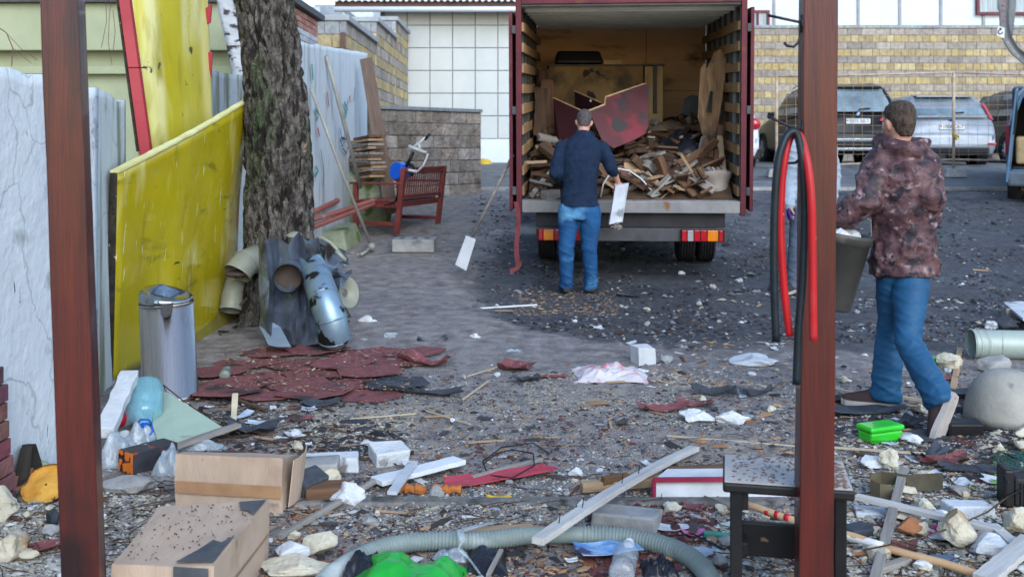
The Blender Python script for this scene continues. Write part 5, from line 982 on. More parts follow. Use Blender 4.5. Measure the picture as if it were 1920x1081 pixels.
def person(J, fwd, label, mats, opt):
    g = J['ground']; t = empty('person', g, label, 'person'); up = V((0, 0, 1)); f_ = V(fwd).normalized()
    rs = (J['rsho'] - J['lsho']).normalized(); rh = (J['rhip'] - J['lhip']); rh.z *= .5; rh.normalize(); up = (J['neck'] - J['pelvis']).normalized()
    fs = up.cross(rs).normalized(); fs = fs if fs.dot(f_) > 0 else -fs; fh = V((0, 0, 1)).cross(rh).normalized(); fh = fh if fh.dot(f_) > 0 else -fh
    Pv, C, N, H = J['pelvis'], J['chest'], J['neck'], J['head']; k = opt.get('k', 1); hu = (H - N + up * .18).normalized(); hf = J.get('look', f_); hf = (hf - hu * hf.dot(hu)).normalized()
    def torso(q, e, low=.10, seat=0, lo=.0, full=True):
        rr_ = []
        spec = [(Pv - up * low, .135 + e + lo, .095 + e + lo), (Pv, .160 + e, .115 + e), (Pv.lerp(C, .5), .142 + e, .100 + e), (C, .165 + e, .112 + e), (C.lerp(N, .5), .172 + e, .104 + e), (C.lerp(N, .78), .13 + e, .078 + e), (N, .062 + e * .7, .058 + e * .7)] if full else [(Pv - up * low, .13 + e, .10 + e), (Pv - up * .03, .162 + e, .12 + e), (Pv + up * seat, .150 + e, .105 + e)]
        for i, (c, a, b_) in enumerate(spec):
            u = i / (len(spec) - 1) if full else 0; r_ = rh.lerp(rs, u).normalized(); ff = fh.lerp(fs, u).normalized(); rr_.append(oval(c, r_ * a * k, ff * b_ * k))
        q.loft(rr_)
    # skin body, one continuous mesh
    q = MB(); torso(q, 0); head(q, H, hu, hf); limb(q, [N - up * .03, N.lerp(H, .45), H - hu * .05 - hf * .012], [.058, .054, .052])
    for s in 'lr':
        sg = -1 if s == 'l' else 1
        sh, el, wr, hp, kn, an, to = (J[s + x] for x in ('sho', 'elb', 'wri', 'hip', 'kne', 'ank', 'toe'))
        limb(q, [sh, sh.lerp(el, .5), el, el.lerp(wr, .3), wr], [.056, .047, .040, .041, .027])
        limb(q, [hp, hp.lerp(kn, .5), kn, kn.lerp(an, .35), an], [.088, .076, .055, .055, .038])
        q.tube([an - (to - an).normalized() * .03, an.lerp(to, .3), an.lerp(to, .6)], [.034, .026, .014], 12)
        hd = J.get(s + 'hand', (wr - el).normalized()); hand(q, wr, hd, J.get(s + 'palm', -rs * sg), -sg, J.get(s + 'curl', .55))
    body = put('body', remesh(q, .0055, 2), mats['skin'], t)
    for s in (-1, 1):
        hr = hf.cross(hu).normalized(); c = H + hr * s * .031 + hf * .082 + hu * .004; q = MB(); q.ell(c, (.0125,) * 3); ey = q.build('eye', m_white, t, True); q = MB(); q.ell(c + hf * .008, (.006,) * 3); q.build('iris', m_brown, ey, True)
    # hair
    q = MB(); hr = hf.cross(hu).normalized(); rings = []
    for t_, rx, ry, yo in ((-.075, .030, .022, -.058), (-.050, .050, .044, -.044), (-.015, .064, .074, -.026), (.025, .0765, .088, -.012), (.06, .0775, .0975, -.007), (.09, .066, .085, -.010), (.112, .043, .056, -.011), (.121, .013, .017, -.011)):
        rings.append(oval(H + hu * t_ + hf * yo, hr * rx, hf * ry))
    q.loft(rings); put('hair', remesh(q, .005, 2, lambda c, n_: .0022 * noise.noise(c * 160) + .0015 * noise.noise(c * 60)), mats['hair'], t)
    # trousers
    e = opt.get('te', .014); cuff = opt.get('cuff', 1.0); q = MB(); torso(q, e - .004, low=.12, seat=opt.get('waist', .07), full=False)
    for s in 'lr':
        hp, kn, an, to = (J[s + x] for x in ('hip', 'kne', 'ank', 'toe')); lo = an + (an - kn).normalized() * opt.get('drop', .02)
        pts = [hp + V((0, 0, .03)), hp.lerp(kn, .35), hp.lerp(kn, .7), kn, kn.lerp(lo, .35), kn.lerp(lo, .7), lo]; r_ = [.092 + e, .083 + e, .066 + e, .060 + e, (.056 + e) * (1 + (cuff - 1) * .4), (.048 + e) * (1 + (cuff - 1) * .8), (.046 + e) * cuff]
        limb(q, pts, r_, 18, False)
    kz = [J['lkne'].z, J['rkne'].z]; az = [J['lank'].z, J['rank'].z]; sd0 = opt.get('seed', 0)
    def wr_t(c, n_):
        kk = sum(math.exp(-((c - J[x]).length / .13) ** 2) for x in ('lkne', 'rkne')); aa = sum(math.exp(-((c - J[x]).length / .15) ** 2) for x in ('lank', 'rank')); hh = math.exp(-((c.z - J['lhip'].z + .06) / .10) ** 2)
        rdg = 1 - abs(noise.noise(V((c.x * 5 + sd0, c.y * 5, c.z * 17 + c.x * 7)))) * 2.6; r2 = 1 - abs(noise.noise(V((c.x * 9, c.y * 9, c.z * 30 - c.x * 12 + sd0)))) * 2.4
        return .011 * max(0, rdg) ** 2 * (.12 + .6 * kk + 1.1 * aa + .5 * hh) + .006 * max(0, r2) ** 2 * (.10 + .7 * kk + aa) + .008 * noise.noise(V((c.x * 6, c.y * 6, c.z * 2.5))) - .002
    put('trousers', remesh(q, .009, 3, wr_t), mats['trousers'], t)
    # top
    e = opt.get('se', .018); q = MB(); torso(q, e, low=opt.get('hem', .02), lo=opt.get('flare', .02))
    for s in 'lr':
        sh, el, wr = J[s + 'sho'], J[s + 'elb'], J[s + 'wri']; we = el.lerp(wr, opt.get('sleeve_' + s, .95)); ar = opt.get('arm', 1)
        limb(q, [sh, sh.lerp(el, .5), el, el.lerp(we, .5), we], [x * ar for x in (.058 + e * .4, .054 + e * .6, .050 + e * .7, .045 + e * .7, .038 + e * .6)])
    if opt.get('collar'): q.tube([N - up * .045, N - up * .005, N + up * opt['collar']], [.085 + e, .073 + e, .064 + e * .6], 22)
    if opt.get('hood'): 
        for a in range(9): an_ = math.pi * (a / 8) ; q.ell(N - fs * .085 * math.sin(an_) + rs * .095 * math.cos(an_) + up * (.03 - .04 * math.sin(an_)), (.052, .052, .044))
    put('top', remesh(q, opt.get('vox', .010), 7, opt['disp']), mats['top'], t)
    # shoes
    for s in 'lr':
        an, to = J[s + 'ank'], J[s + 'toe']; dr = (to - an); L_ = dr.length; dr.normalize(); un = J.get(s + 'sole', V((0, 0, 1))); un = un.normalized(); d2 = (dr - un * dr.dot(un)).normalized(); sd_ = d2.cross(un)
        heel = an - d2 * .055 - un * (.055); q = MB(); rings = []
        for x, hw, hh in ((-.0, .022, .06), (.012, .036, .085), (.06, .042, .098), (.11, .043, .086), (.16, .048, .062), (.215, .048, .048), (.255, .036, .038), (.275, .012, .02)):
            c = heel + d2 * x + un * .012; rings.append([c + sd_ * hw * math.cos(a) * (1 if math.sin(a) < 0 else .86) + un * (hh * max(0, math.sin(a)) + .0) for a in [2 * math.pi * i / 16 for i in range(16)]])
        q.loft(rings); sh_ = put('shoe', remesh(q, .007, 2), mats['shoe'], t)
        q = MB(); pts = [(-.004, .026), (.02, .038), (.07, .041), (.12, .042), (.17, .050), (.22, .050), (.26, .038), (.282, .014)]
        q.slab([heel + d2 * x + sd_ * w_ - un * .008 for x, w_ in pts] + [heel + d2 * x - sd_ * w_ - un * .008 for x, w_ in reversed(pts)], un * .027); put('sole', q.mesh('sole'), mats['sole'], sh_)
    return t
m_skin2 = mat('skin', (.48, .26, .19), (.40, .20, .14), 9, .55, bump=.05)
m_skin2.node_tree.nodes['Principled BSDF'].inputs['Subsurface Weight'].default_value = .08
m_hairg = mat('short_hair_grey', (.10, .085, .085), (.04, .033, .033), 90, .8, bump=.6, bscale=260, stretch=(1, 1, .4)); m_hairb = mat('short_hair_brown', (.085, .058, .045), (.025, .017, .014), 60, .8, bump=.6, bscale=260, stretch=(1, 1, .4))
m_jean = mat('blue_jeans', (.012, .080, .21), (.006, .040, .12), 4, .85, bump=.2, bscale=60, spots=[((.09, .25, .42), 3.0, .56, (1.6, 1.6, 2.2), .2)], ramp=(.3, .7))
m_sweat = mat('navy_knit', (.007, .020, .050), (.004, .011, .030), 14, .95, bump=.5, bscale=160)
m_camo = mat('brown_camouflage', (.125, .066, .070), (.06, .026, .031), 9, .55, bump=.5, bscale=14, spots=[((.022, .016, .024), 15, .52, (1, 1, 1), .07), ((.27, .19, .20), 19, .60, (1, 1, 1.3), .10), ((.03, .018, .022), 34, .60, (1, 1, 1), .05)], ramp=(.42, .56), dist=.02)
m_btr = mat('blue_work_trousers', (.012, .085, .19), (.008, .055, .13), 3, .6, bump=.12, bscale=12, spots=[((.10, .13, .16), 3, .66, (2, 2, 1), .12)])
m_sh1 = mat('dark_shoe', (.035, .035, .038), (.02, .02, .02), 8, .7); m_sh2 = mat('brown_suede_shoe', (.06, .035, .035), (.035, .02, .02), 8, .8); m_sole = mat('pale_sole', (.42, .38, .36), (.30, .27, .25), 7, .7); m_soled = mat('dark_sole', (.03, .03, .03), None, 9, .8)
m_grs = mat('grey_sweatshirt', (.30, .36, .44), (.22, .27, .34), 5, .95, bump=.3, bscale=60); m_grt = mat('grey_trousers', (.10, .13, .18), (.07, .09, .13), 5, .9)
def JJ(**kw): return {k: (P(*v) if isinstance(v, tuple) else v) for k, v in kw.items()}
# man at the truck
J = JJ(pelvis=(1086, 388, 9.64), chest=(1089, 302, 9.70), neck=(1094, 250, 9.78), head=(1095, 229, 9.86), lsho=(1054, 275, 9.74), lelb=(1041, 325, 9.66), lwri=(1062, 348, 9.88), rsho=(1130, 277, 9.74), relb=(1146, 314, 9.66), rwri=(1158, 340, 9.76),
       lhip=(1067, 400, 9.63), lkne=(1062, 468, 9.60), lank=(1062, 536, 9.66), ltoe=(1057, 549, 9.84), rhip=(1106, 400, 9.63), rkne=(1105, 468, 9.60), rank=(1108, 536, 9.66), rtoe=(1113, 549, 9.84))
J['ground'] = V((P(1085, 553, 9.68).x, 9.68, base(9.68))); J['look'] = V((.02, 1, -.35)); J['rhand'] = V((.03, .0, -1)); J['rpalm'] = V((-.2, 1, 0)); J['rcurl'] = .75
for s in 'lr': J[s + 'ank'].z = J['ground'].z + .085; J[s + 'toe'].z = J['ground'].z + .03
def knit(c, n_):
    a = c.x * 26; b_ = c.z * 15; dd_ = abs(((a + b_) % 2) - 1), abs(((a - b_) % 2) - 1); cab = max(0, 1 - min(dd_) * 5); w_ = 1 - abs(noise.noise(V((c.x * 4, c.y * 4, c.z * 9)))) * 2.4
    low = math.exp(-((c.z - J['pelvis'].z - .07) / .08) ** 2); return .0045 * cab * (1 - low) + .010 * max(0, w_) ** 2 * (.35 + low) - .002
person(J, (0, 1, 0), 'man in dark navy knit sweater and blue jeans standing behind the truck, back turned', dict(skin=m_skin2, hair=m_hairg, trousers=m_jean, top=m_sweat, shoe=m_sh1, sole=m_soled), dict(se=.022, hem=-.02, flare=.035, collar=.02, sleeve_r=.35, sleeve_l=.9, disp=knit, vox=.008, te=.014, drop=.035, waist=.13, cuff=1.05, seed=3))
# white broken beam in his hand
q = MB(); A, B_ = P(1166, 345, 9.74), P(1154, 418, 9.66); ax = V((.066, .0, .012)); ay = V((0, .05, .0)); rings = []
for i in range(10):
    u = i / 9; c = A.lerp(B_, u); rings.append([c + ax * sx * (1 + .05 * noise.noise(V((u * 5, sx, sy)))) + ay * sy + V((0, 0, (.02 * noise.noise(V((sx * 3, sy * 3, 5))) - .0) if i == 9 else 0)) for sx, sy in ((-1, -1), (.6, -1), (1, -.4), (1, 1), (-1, 1))])
q.loft(rings); t = tag(q.build('plaster_beam', mat('pale_plaster', (.46, .49, .53), (.34, .36, .40), 5, .8, bump=.4, spots=[((.20, .21, .23), 7, .60)]), bevel=.004), 'whitish broken plaster beam held in the right hand of the man at the truck', 'beam')
q = MB(); q.rock(B_ + V((0, 0, -.02)), (.055, .05, .05), 9, 3, .5, 2.5); q.build('broken_end', mat('broken_plaster_core', (.24, .20, .17), (.16, .14, .12), 9, .95), t)
# walking man
J = JJ(pelvis=(1694, 492, 5.42), chest=(1697, 348, 5.40), neck=(1690, 278, 5.42), head=(1686, 231, 5.44), lsho=(1650, 300, 5.42), lelb=(1626, 378, 5.36), lwri=(1566, 414, 5.44), rsho=(1738, 304, 5.40), relb=(1744, 372, 5.30), rwri=(1733, 425, 5.5),
       lhip=(1678, 520, 5.44), lkne=(1668, 628, 5.48), lank=(1660, 735, 5.46), ltoe=(1616, 756, 5.50), rhip=(1710, 520, 5.38), rkne=(1703, 640, 5.2), rank=(1763, 752, 4.98), rtoe=(1762, 822, 4.88))
J['ground'] = V((P(1700, 760, 5.4).x, 5.4, 0)); J['look'] = V((-.25, 1, -.12)); J['rsole'] = V((-.62, .75, .12)); J['lpalm'] = V((0, 0, -1)); J['lcurl'] = .9; J['lhand'] = V((-.9, .1, -.4)); J['rpalm'] = V((-1, 0, 0))
J['lank'].z = .075; J['ltoe'].z = .03
def jack(c, n_):
    w1 = 1 - abs(noise.noise(V((c.x * 5, c.y * 5, c.z * 7)))) * 2.2; w2 = 1 - abs(noise.noise(V((c.x * 11 + c.z * 5, c.y * 11, c.z * 12)))) * 2.2
    return .020 * max(0, w1) ** 2 + .008 * max(0, w2) ** 2 - .008
person(J, (-.3, 1, 0), 'man in brown camouflage jacket and blue trousers walking away with a bucket', dict(skin=m_skin2, hair=m_hairb, trousers=m_btr, top=m_camo, shoe=m_sh2, sole=m_sole), dict(se=.038, hem=.07, flare=.035, hood=True, collar=.0, disp=jack, arm=1.08, te=.006, cuff=1.45, drop=.02, waist=.04, seed=9, k=.90))
# bucket he carries
t = empty('bucket', TR(P(1561, 578, 5.45), 0, R(3), R(9)), 'grey plastic bucket full of white rubbish carried by the walking man', 'bucket')
q = MB(); W_ = WM[t.name]; q.lathe([(.02, .0), (.088, .0), (.094, .01), (.132, .36), (.138, .362), (.140, .385), (.143, .39), (.145, .412), (.138, .414), (.130, .40), (.088, .02), (.02, .015)], 40, W_); q.build('pail', mat('grey_plastic_pail', (.065, .062, .058), (.04, .038, .036), 4, .4, spots=[((.15, .13, .10), 3, .60)]), t, True)
q = MB(); q.tube([W_ @ V((-.142, 0, .40)), W_ @ V((-.12, 0, .50)), W_ @ V((0, 0, .545)), W_ @ V((.12, 0, .50)), W_ @ V((.142, 0, .40))], .004, 8); q.build('handle', m_pole, t, True)
m_foam = mat('white_foam', (.58, .60, .62), (.46, .48, .50), 9, .85, bump=.6, bscale=60, spots=[((.25, .24, .22), 9, .70, (1, 1, 1), .05)])
q = MB()
for k in range(5): q.rock(W_ @ V((math.cos(k) * .06, math.sin(k) * .06, .375 + .02 * (k % 3))), (.07, .06, .04), k, 2)
q.build('rubbish', m_foam, t)
# person hidden behind the right post
J = JJ(pelvis=(1522, 392, 9.6), chest=(1524, 302, 9.58), neck=(1525, 252, 9.56), head=(1524, 229, 9.54), rsho=(1490, 276, 9.58), relb=(1481, 332, 9.6), rwri=(1479, 386, 9.5), lsho=(1553, 276, 9.58), lelb=(1562, 332, 9.62), lwri=(1556, 385, 9.5),
       rhip=(1505, 400, 9.6), rkne=(1494, 470, 9.56), rank=(1485, 538, 9.6), rtoe=(1470, 550, 9.42), lhip=(1540, 400, 9.6), lkne=(1544, 470, 9.56), lank=(1548, 538, 9.6), ltoe=(1544, 552, 9.42))
J['ground'] = V((P(1520, 553, 9.6).x, 9.6, base(9.6))); J['look'] = V((-.2, -1, -.1))
for s in 'lr': J[s + 'ank'].z = J['ground'].z + .085; J[s + 'toe'].z = J['ground'].z + .03
person(J, (-.1, -1, 0), 'person in grey sweatshirt and purple gloves standing hidden behind the right post', dict(skin=mat('purple_gloves', (.06, .03, .22), None, 9, .8) if 0 else m_skin2, hair=m_hairb, trousers=m_grt, top=m_grs, shoe=m_sh1, sole=m_sole), dict(se=.022, hem=.02, flare=.02, disp=lambda c, n_: .012 * max(0, 1 - abs(noise.noise(V((c.x * 6, c.y * 6, c.z * 14)))) * 2.2) ** 2, arm=1.1, te=.02, seed=5))
tt = [o for o in COL.objects if o.name.startswith('person') and o.get('label', '').startswith('person')][0]
for s in 'lr':
    q = MB(); hd = (J[s + 'wri'] - J[s + 'elb']).normalized(); hand(q, J[s + 'wri'], hd, V((1, 0, 0)) * (1 if s == 'r' else -1), 1, .55); q.tube([J[s + 'wri'] - hd * .05, J[s + 'wri'] + hd * .02], [.036, .03], 14)
    put('glove', remesh(q, .006, 1, lambda c, n_: .003), mat('purple_glove_' + s, (.06, .03, .26), None, 9, .8), tt)
# ---------------------------------------------------------------- fine litter nobody could count
def litter(name, n, size, cols_, m, region, flat=.35, long=1.0, label=None, seed=0, cat='litter', dz=0):
    """n tiny irregular flakes as one mesh; region(rng) -> x, y or None"""
    rg = np.random.default_rng(seed); vs = np.zeros((n, 5, 3)); cl = np.zeros((n, 3)); k = 0; rr = random.Random(seed)
    while k < n:
        p = region(rr)
        if p is None: continue
        x, y = p; s = size * math.exp(rr.gauss(0, .45)); a = rr.random() * 6.283; lx = s * long * rr.uniform(.7, 1.3); ly = s / long * rr.uniform(.5, 1.1); z = gz(x, y) + dz; ca_, sa = math.cos(a), math.sin(a); tl = rr.uniform(-.4, .4) * s
        q = [(-lx, -ly), (lx * rr.uniform(.5, 1.2), -ly * rr.uniform(.4, 1.1)), (lx, ly * rr.uniform(.4, 1.1)), (-lx * rr.uniform(.4, 1.1), ly)]
        for j, (u, v_) in enumerate(q): vs[k, j] = (x + u * ca_ - v_ * sa, y + u * sa + v_ * ca_, z + max(-.002, tl * (u / lx) * .5 + s * flat * .3))
        vs[k, 4] = (x + rr.uniform(-.3, .3) * lx, y + rr.uniform(-.3, .3) * ly, z + s * flat + abs(tl) * .6); c = rr.choice(cols_); b_ = rr.uniform(.75, 1.2); cl[k] = [q_ * b_ for q_ in c]; k += 1
    V_ = vs.reshape(-1, 3); o_ = V_[:, :].mean(0) * 0; base_ = np.arange(n)[:, None, None] * 5; tri = np.array([[0, 1, 4], [1, 2, 4], [2, 3, 4], [3, 0, 4]])[None] + base_; tri = tri.reshape(-1, 3)
    me = bpy.data.meshes.new(name); me.vertices.add(len(V_)); me.vertices.foreach_set('co', V_.ravel()); me.loops.add(tri.size); me.loops.foreach_set('vertex_index', tri.ravel()); me.polygons.add(len(tri)); me.polygons.foreach_set('loop_start', np.arange(len(tri)) * 3); me.polygons.foreach_set('loop_total', np.full(len(tri), 3)); me.update(calc_edges=True)
    ca2 = me.color_attributes.new('Col', 'FLOAT_COLOR', 'CORNER'); arr = np.ones((n, 12, 4)); arr[:, :, :3] = cl[:, None, :]; ca2.data.foreach_set('color', arr.ravel()); me.materials.append(m)
    o = bpy.data.objects.new(name, me); COL.objects.link(o); return tag(o, label, cat, kind='stuff')
m_lit = mat('litter_flakes', (1, 1, 1), (.7, .7, .7), 40, .8, bump=0, vcol=True)
def reg(px0, px1, py0, py1, pw=1.0, soft=True, clump=0.0, cs=1.6, sd=0, avoid=True):
    def f(rr):
        py = py0 + (py1 - py0) * rr.random() ** pw; px = rr.uniform(px0, px1); p = G(px, py)
        if avoid and p.x < -2.0 and p.y > 4.4: return None
        if clump and noise.noise(V((p.x * cs, p.y * cs, sd))) + rr.uniform(-.25, .25) < clump: return None
        return p.x, p.y
    return f
CRM = [(.48, .46, .40), (.58, .58, .56), (.40, .36, .28), (.45, .41, .31)]; TAN = [(.40, .24, .13), (.50, .34, .20), (.30, .16, .08), (.46, .28, .16)]; DRK = [(.02, .02, .02), (.05, .035, .03), (.07, .05, .045), (.03, .03, .035)]
RED = [(.14, .045, .04), (.18, .05, .05), (.09, .03, .03)]; GRV = [(.17, .17, .175), (.10, .10, .11), (.26, .26, .27), (.05, .05, .06)]; BLU = [(.20, .26, .32), (.30, .36, .42)]
litter('foam_crumbs', 15000, .0034, CRM, m_lit, reg(-100, 2020, 700, 1100, .9, clump=.10, sd=1), .8, 1.1, 'pale foam and plaster crumbs sprinkled over the near yard', 1)
litter('foam_crumbs', 8000, .0052, CRM, m_lit, reg(1560, 2050, 760, 1100, .8, clump=-.1, sd=2), .8, 1.1, 'dense pale foam crumbs under the debris at lower right', 2)
litter('foam_crumbs', 8000, .0042, CRM, m_lit, reg(-80, 420, 930, 1100, 1, clump=-.1, sd=2), .8, 1.1, 'dense pale foam crumbs at the lower left corner', 3)
litter('wood_chips', 9000, .0055, TAN, m_lit, reg(380, 1950, 600, 1100, .9, clump=.0, sd=3), .35, 1.5, 'tan wood chips and splinters scattered across the yard', 4)
litter('wood_chips', 700, .0075, TAN, m_lit, reg(960, 1160, 545, 592, 1), .35, 1.7, 'orange brown wood chips behind the heels of the man at the truck', 5)
litter('bark_crumbs', 9000, .0045, DRK, m_lit, reg(-60, 1980, 690, 1100, .85, clump=-.05, sd=4), .5, 1.4, 'dark bark and tar crumbs over the near yard', 6)
litter('shingle_crumbs', 3500, .006, RED, m_lit, reg(300, 1950, 640, 1080, .9, clump=.12, sd=5), .3, 1.2, 'dark red shingle crumbs scattered around the shingles', 7)
litter('shingle_crumbs', 1300, .009, RED, m_lit, reg(1100, 1500, 930, 1080, .9, clump=-.1, sd=5), .4, 1.5, 'red brown bark mulch beside the grey hose', 17)
litter('gravel', 11000, .005, GRV, m_lit, reg(560, 2000, 560, 1000, 1.0, clump=-.2, sd=6), .7, 1.1, 'grey gravel and grit over the yard', 8)
litter('gravel', 9000, .011, GRV[1:] + DRK, m_lit, reg(880, 2050, 352, 640, 1.0, clump=-.05, sd=7), .7, 1.1, 'dark gravel and clinker round the truck', 9)
litter('pale_grit', 1500, .010, CRM + GRV[:1], m_lit, reg(600, 2000, 360, 700, .9, clump=-.05, sd=8), .6, 1.2, 'scattered pale specks on the dark ground by the truck', 10)
litter('paper_scraps', 700, .011, BLU + CRM, m_lit, reg(380, 1950, 640, 1090, .8, clump=.05, sd=9), .25, 1.4, 'small pale scraps of paper and plastic over the yard', 11)
litter('mud_clods', 500, .015, [(.05, .043, .040), (.075, .065, .06), (.035, .032, .034), (.10, .09, .085)], m_lit, reg(380, 1980, 600, 1090, .9, clump=-.1, sd=12), .45, 1.2, 'dark clods of trodden mud over the yard', 31)
litter('tar_flakes', 800, .014, DRK + [(.04, .048, .06)], m_lit, reg(370, 760, 730, 860, 1, clump=-.1, sd=13), .25, 1.5, 'dark tar paper flakes in front of the shingle heap', 32)
litter('tar_flakes', 1000, .016, DRK + RED[:1] + [(.04, .048, .06)], m_lit, reg(1540, 1980, 720, 900, 1, clump=-.1, sd=14), .25, 1.5, 'dark tar paper flakes round the walking man', 33)
litter('wood_chips', 900, .009, TAN + CRM, m_lit, reg(1220, 1490, 640, 730, 1, clump=-.2, sd=21), .35, 1.6, 'tan and cream chips right of the crumpled cloth', 41)
litter('sawdust', 2600, .0032, [(.52, .46, .34), (.44, .38, .28)], m_lit, reg(540, 780, 765, 850, 1, clump=-.1, sd=22), .6, 1.1, 'pale sawdust patch in front of the shingle heap', 42)
litter('sawdust', 2600, .0034, [(.50, .45, .35), (.42, .38, .30)], m_lit, reg(980, 1300, 700, 800, 1, clump=-.05, sd=23), .6, 1.1, 'pale sawdust patch in front of the crumpled cloth', 43)
litter('dry_leaves', 420, .013, [(.38, .19, .09), (.44, .26, .14), (.30, .13, .06)], m_lit, reg(300, 1950, 560, 1090, .9), .3, 1.1, 'small dry orange leaves scattered over the yard', 44)
litter('heap_crumbs', 900, .006, CRM[2:] + TAN + DRK, m_lit, reg(420, 780, 662, 745, 1), .4, 1.5, 'chips and crumbs lying on the red shingle heap', 45, dz=.034)
# twigs and wires
q = MB(); rr = random.Random(11)
for k in range(620):
    b_ = rr.random(); px, py = (rr.uniform(1560, 1990), rr.uniform(820, 1090)) if b_ < .35 else ((rr.uniform(-40, 560), rr.uniform(900, 1100)) if b_ < .6 else ((rr.uniform(380, 640), rr.uniform(730, 850)) if b_ < .75 else (rr.uniform(600, 1560), rr.uniform(820, 1090))))
    g = G(px, py); a = rr.random() * 6.3; L_ = rr.uniform(.05, .22); pts = [g + V((0, 0, .006 + rr.random() * .012))]
    for j in range(3): a += rr.gauss(0, .35); pts.append(pts[-1] + V((math.cos(a) * L_ / 3, math.sin(a) * L_ / 3, rr.uniform(-.004, .008))))
    q.tube(pts, [.0022, .002, .0017, .001], 4)
tag(q.build('fallen_twigs', m_w4), 'thin dark twigs tangled through the litter of the near yard', 'twigs', kind='stuff')

# ---------------------------------------------------------------- single things lying about
m_cream = mat('cream_foam', (.54, .51, .41), (.42, .37, .27), 7, .9, bump=.8, bscale=45, spots=[((.28, .15, .05), 3, .58, (1, 1, 1), .12), ((.12, .10, .09), 12, .66, (1, 1, 1), .04)])
m_card = mat('cardboard', (.46, .345, .265), (.38, .285, .215), 3, .8, bump=.25, bscale=30, stretch=(6, 1, 1), spots=[((.30, .21, .15), 2.5, .60, (1, 1, 1), .12), ((.22, .16, .12), 7, .68, (1, 1, 1), .05)])
m_shr = mat('red_shingle', (.21, .072, .074), (.135, .048, .052), 14, .9, bump=.5, bscale=120, spots=[((.04, .03, .03), 3, .56, (1, 1, 1), .1), ((.36, .32, .29), 45, .66, (1, 1, 1), .03)])
m_shb = mat('black_shingle', (.055, .065, .080), (.03, .035, .045), 8, .75, bump=.4, bscale=100, spots=[((.30, .29, .27), 50, .73, (1, 1, 1), .02)])
m_paper = mat('dirty_paper', (.58, .60, .63), (.44, .46, .48), 6, .8, bump=.3, spots=[((.20, .19, .18), 5, .64)])
m_clear = mat('clear_plastic', (.50, .57, .62), (.40, .47, .53), 5, .12, bump=.6, bscale=25, alpha=.38, spec=1.0)
LM = [('the steel bin', 320, 740), ('the cardboard boxes', 400, 960), ('the duct wreck', 575, 640), ('the red shingle heap', 600, 710), ('the green bag', 750, 1060), ('the ridged hose', 1000, 1000), ('the man at the truck', 1085, 553), ('the crumpled cloth', 1140, 705), ('the stool', 1480, 960), ('the walking man', 1690, 760), ('the stone dome', 1880, 790), ('the beige duct pipe', 1870, 650), ('the snow scoop', 868, 505), ('the green container', 1650, 812), ('the nailed batten', 1160, 930), ('the white board', 780, 875), ('the truck', 1200, 470), ('the broom handle', 1640, 1010), ('the bent metal strap', 1700, 900), ('the yellow panel', 300, 690), ('the mint board', 370, 790), ('the black appliance', 1900, 925), ('the left post', 160, 1000)]
def where(px, py):
    n_, x, y = min(LM, key=lambda l: (l[1] - px) ** 2 + ((l[2] - py) * 1.8) ** 2)
    return ('left of ' if px < x - 50 else 'right of ' if px > x + 50 else 'behind ' if py < y else 'in front of ') + n_
def flat(name, px, py, L_, W_, th, m, label, cat, rot=0, curl=.0, tilt=0, jag=.12, seed=0, lift=.004, group=None, nu=8, nv=6, shape=None):
    """irregular flat sheet with real thickness lying on the ground"""
    g = G(px, py); M = TR(g + V((0, 0, lift)), rot, 0, 0); 
    def fn(u, v):
        a, b_ = u * 2 - 1, v * 2 - 1; ed = 1 + jag * noise.noise(V((a * 1.3 + seed, b_ * 1.3, seed * .7))) * 1.6 + jag * .5 * noise.noise(V((a * 5, b_ * 5, seed)))
        x, y = a * L_ / 2 * ed, b_ * W_ / 2 * ed
        if shape == 'hex': 
            k_ = 1 - .32 * max(0, abs(b_) - .1) ; x *= 1 - .5 * abs(b_)
        z = curl * (a * a * .8 + .4 * b_ * b_) * (1 + noise.noise(V((seed, 2, 3)))) + curl * .8 * noise.noise(V((a * 1.6, b_ * 1.6, seed))) + tilt * (a + 1) * L_ / 2
        return V((x, y, max(z, 0)))
    q = MB(); q.sheet(fn, nu, nv, (0, 0, th)); o = q.build(name, m, M=M); return tag(o, label, cat, group)
def stone(name, px, py, r, m, label, cat, seed=0, amp=.2, cuts=6, lift=None, rz=0, tilt=0, group=None, smooth=False, sub=3):
    g = G(px, py); M = TR(g, rz, tilt, 0); q = MB(); q.rock((0, 0, (r[2] * .75 if lift is None else lift)), r, seed, sub, amp, cuts=cuts); return tag(q.build(name, m, M=M, smooth=smooth), label, cat, group)
# cardboard boxes
def cbox(pts, h, label, seed, worn=True):
    """pts: four ground-plan corners (3D), extruded up by vector h"""
    t = empty('cardboard_box', (pts[0] + pts[2]) / 2, label, 'cardboard box'); q = MB(); top = [p + h[i] for i, p in enumerate(pts)]
    q.hexa(list(pts) + top); o = q.build('carton', m_card, t); bm = bmesh.new(); bm.from_mesh(o.data); bmesh.ops.subdivide_edges(bm, edges=bm.edges, cuts=14, use_grid_fill=True)
    for v_ in bm.verts: v_.co += V((noise.noise(v_.co * 6 + V((seed, 0, 0))), noise.noise(v_.co * 6 + V((0, seed, 5))), noise.noise(v_.co * 6 + V((9, 0, seed))))) * .0065 * (1 if v_.co.z > .01 else .0)
    bm.to_mesh(o.data); bm.free(); return t, top
def wpt(px, py, z): d_ = (CH - z) * F / (py - HY); return P(px, py, d_)
A = [wpt(209, 1058, .21), wpt(400, 1062, .21), wpt(503, 938, .21), wpt(300, 950, .21)]
for p in A: p.z = .21
low = [V((p.x, p.y, 0.0)) for p in A]; low = [low[0] + V((.0, 0, .02)), low[1], low[2], low[3] + V((0, 0, .02))]
t, top = cbox(low, [A[i] - low[i] for i in range(4)], 'open-lidded cardboard box with dark wet stains on top beside the left post', 1)
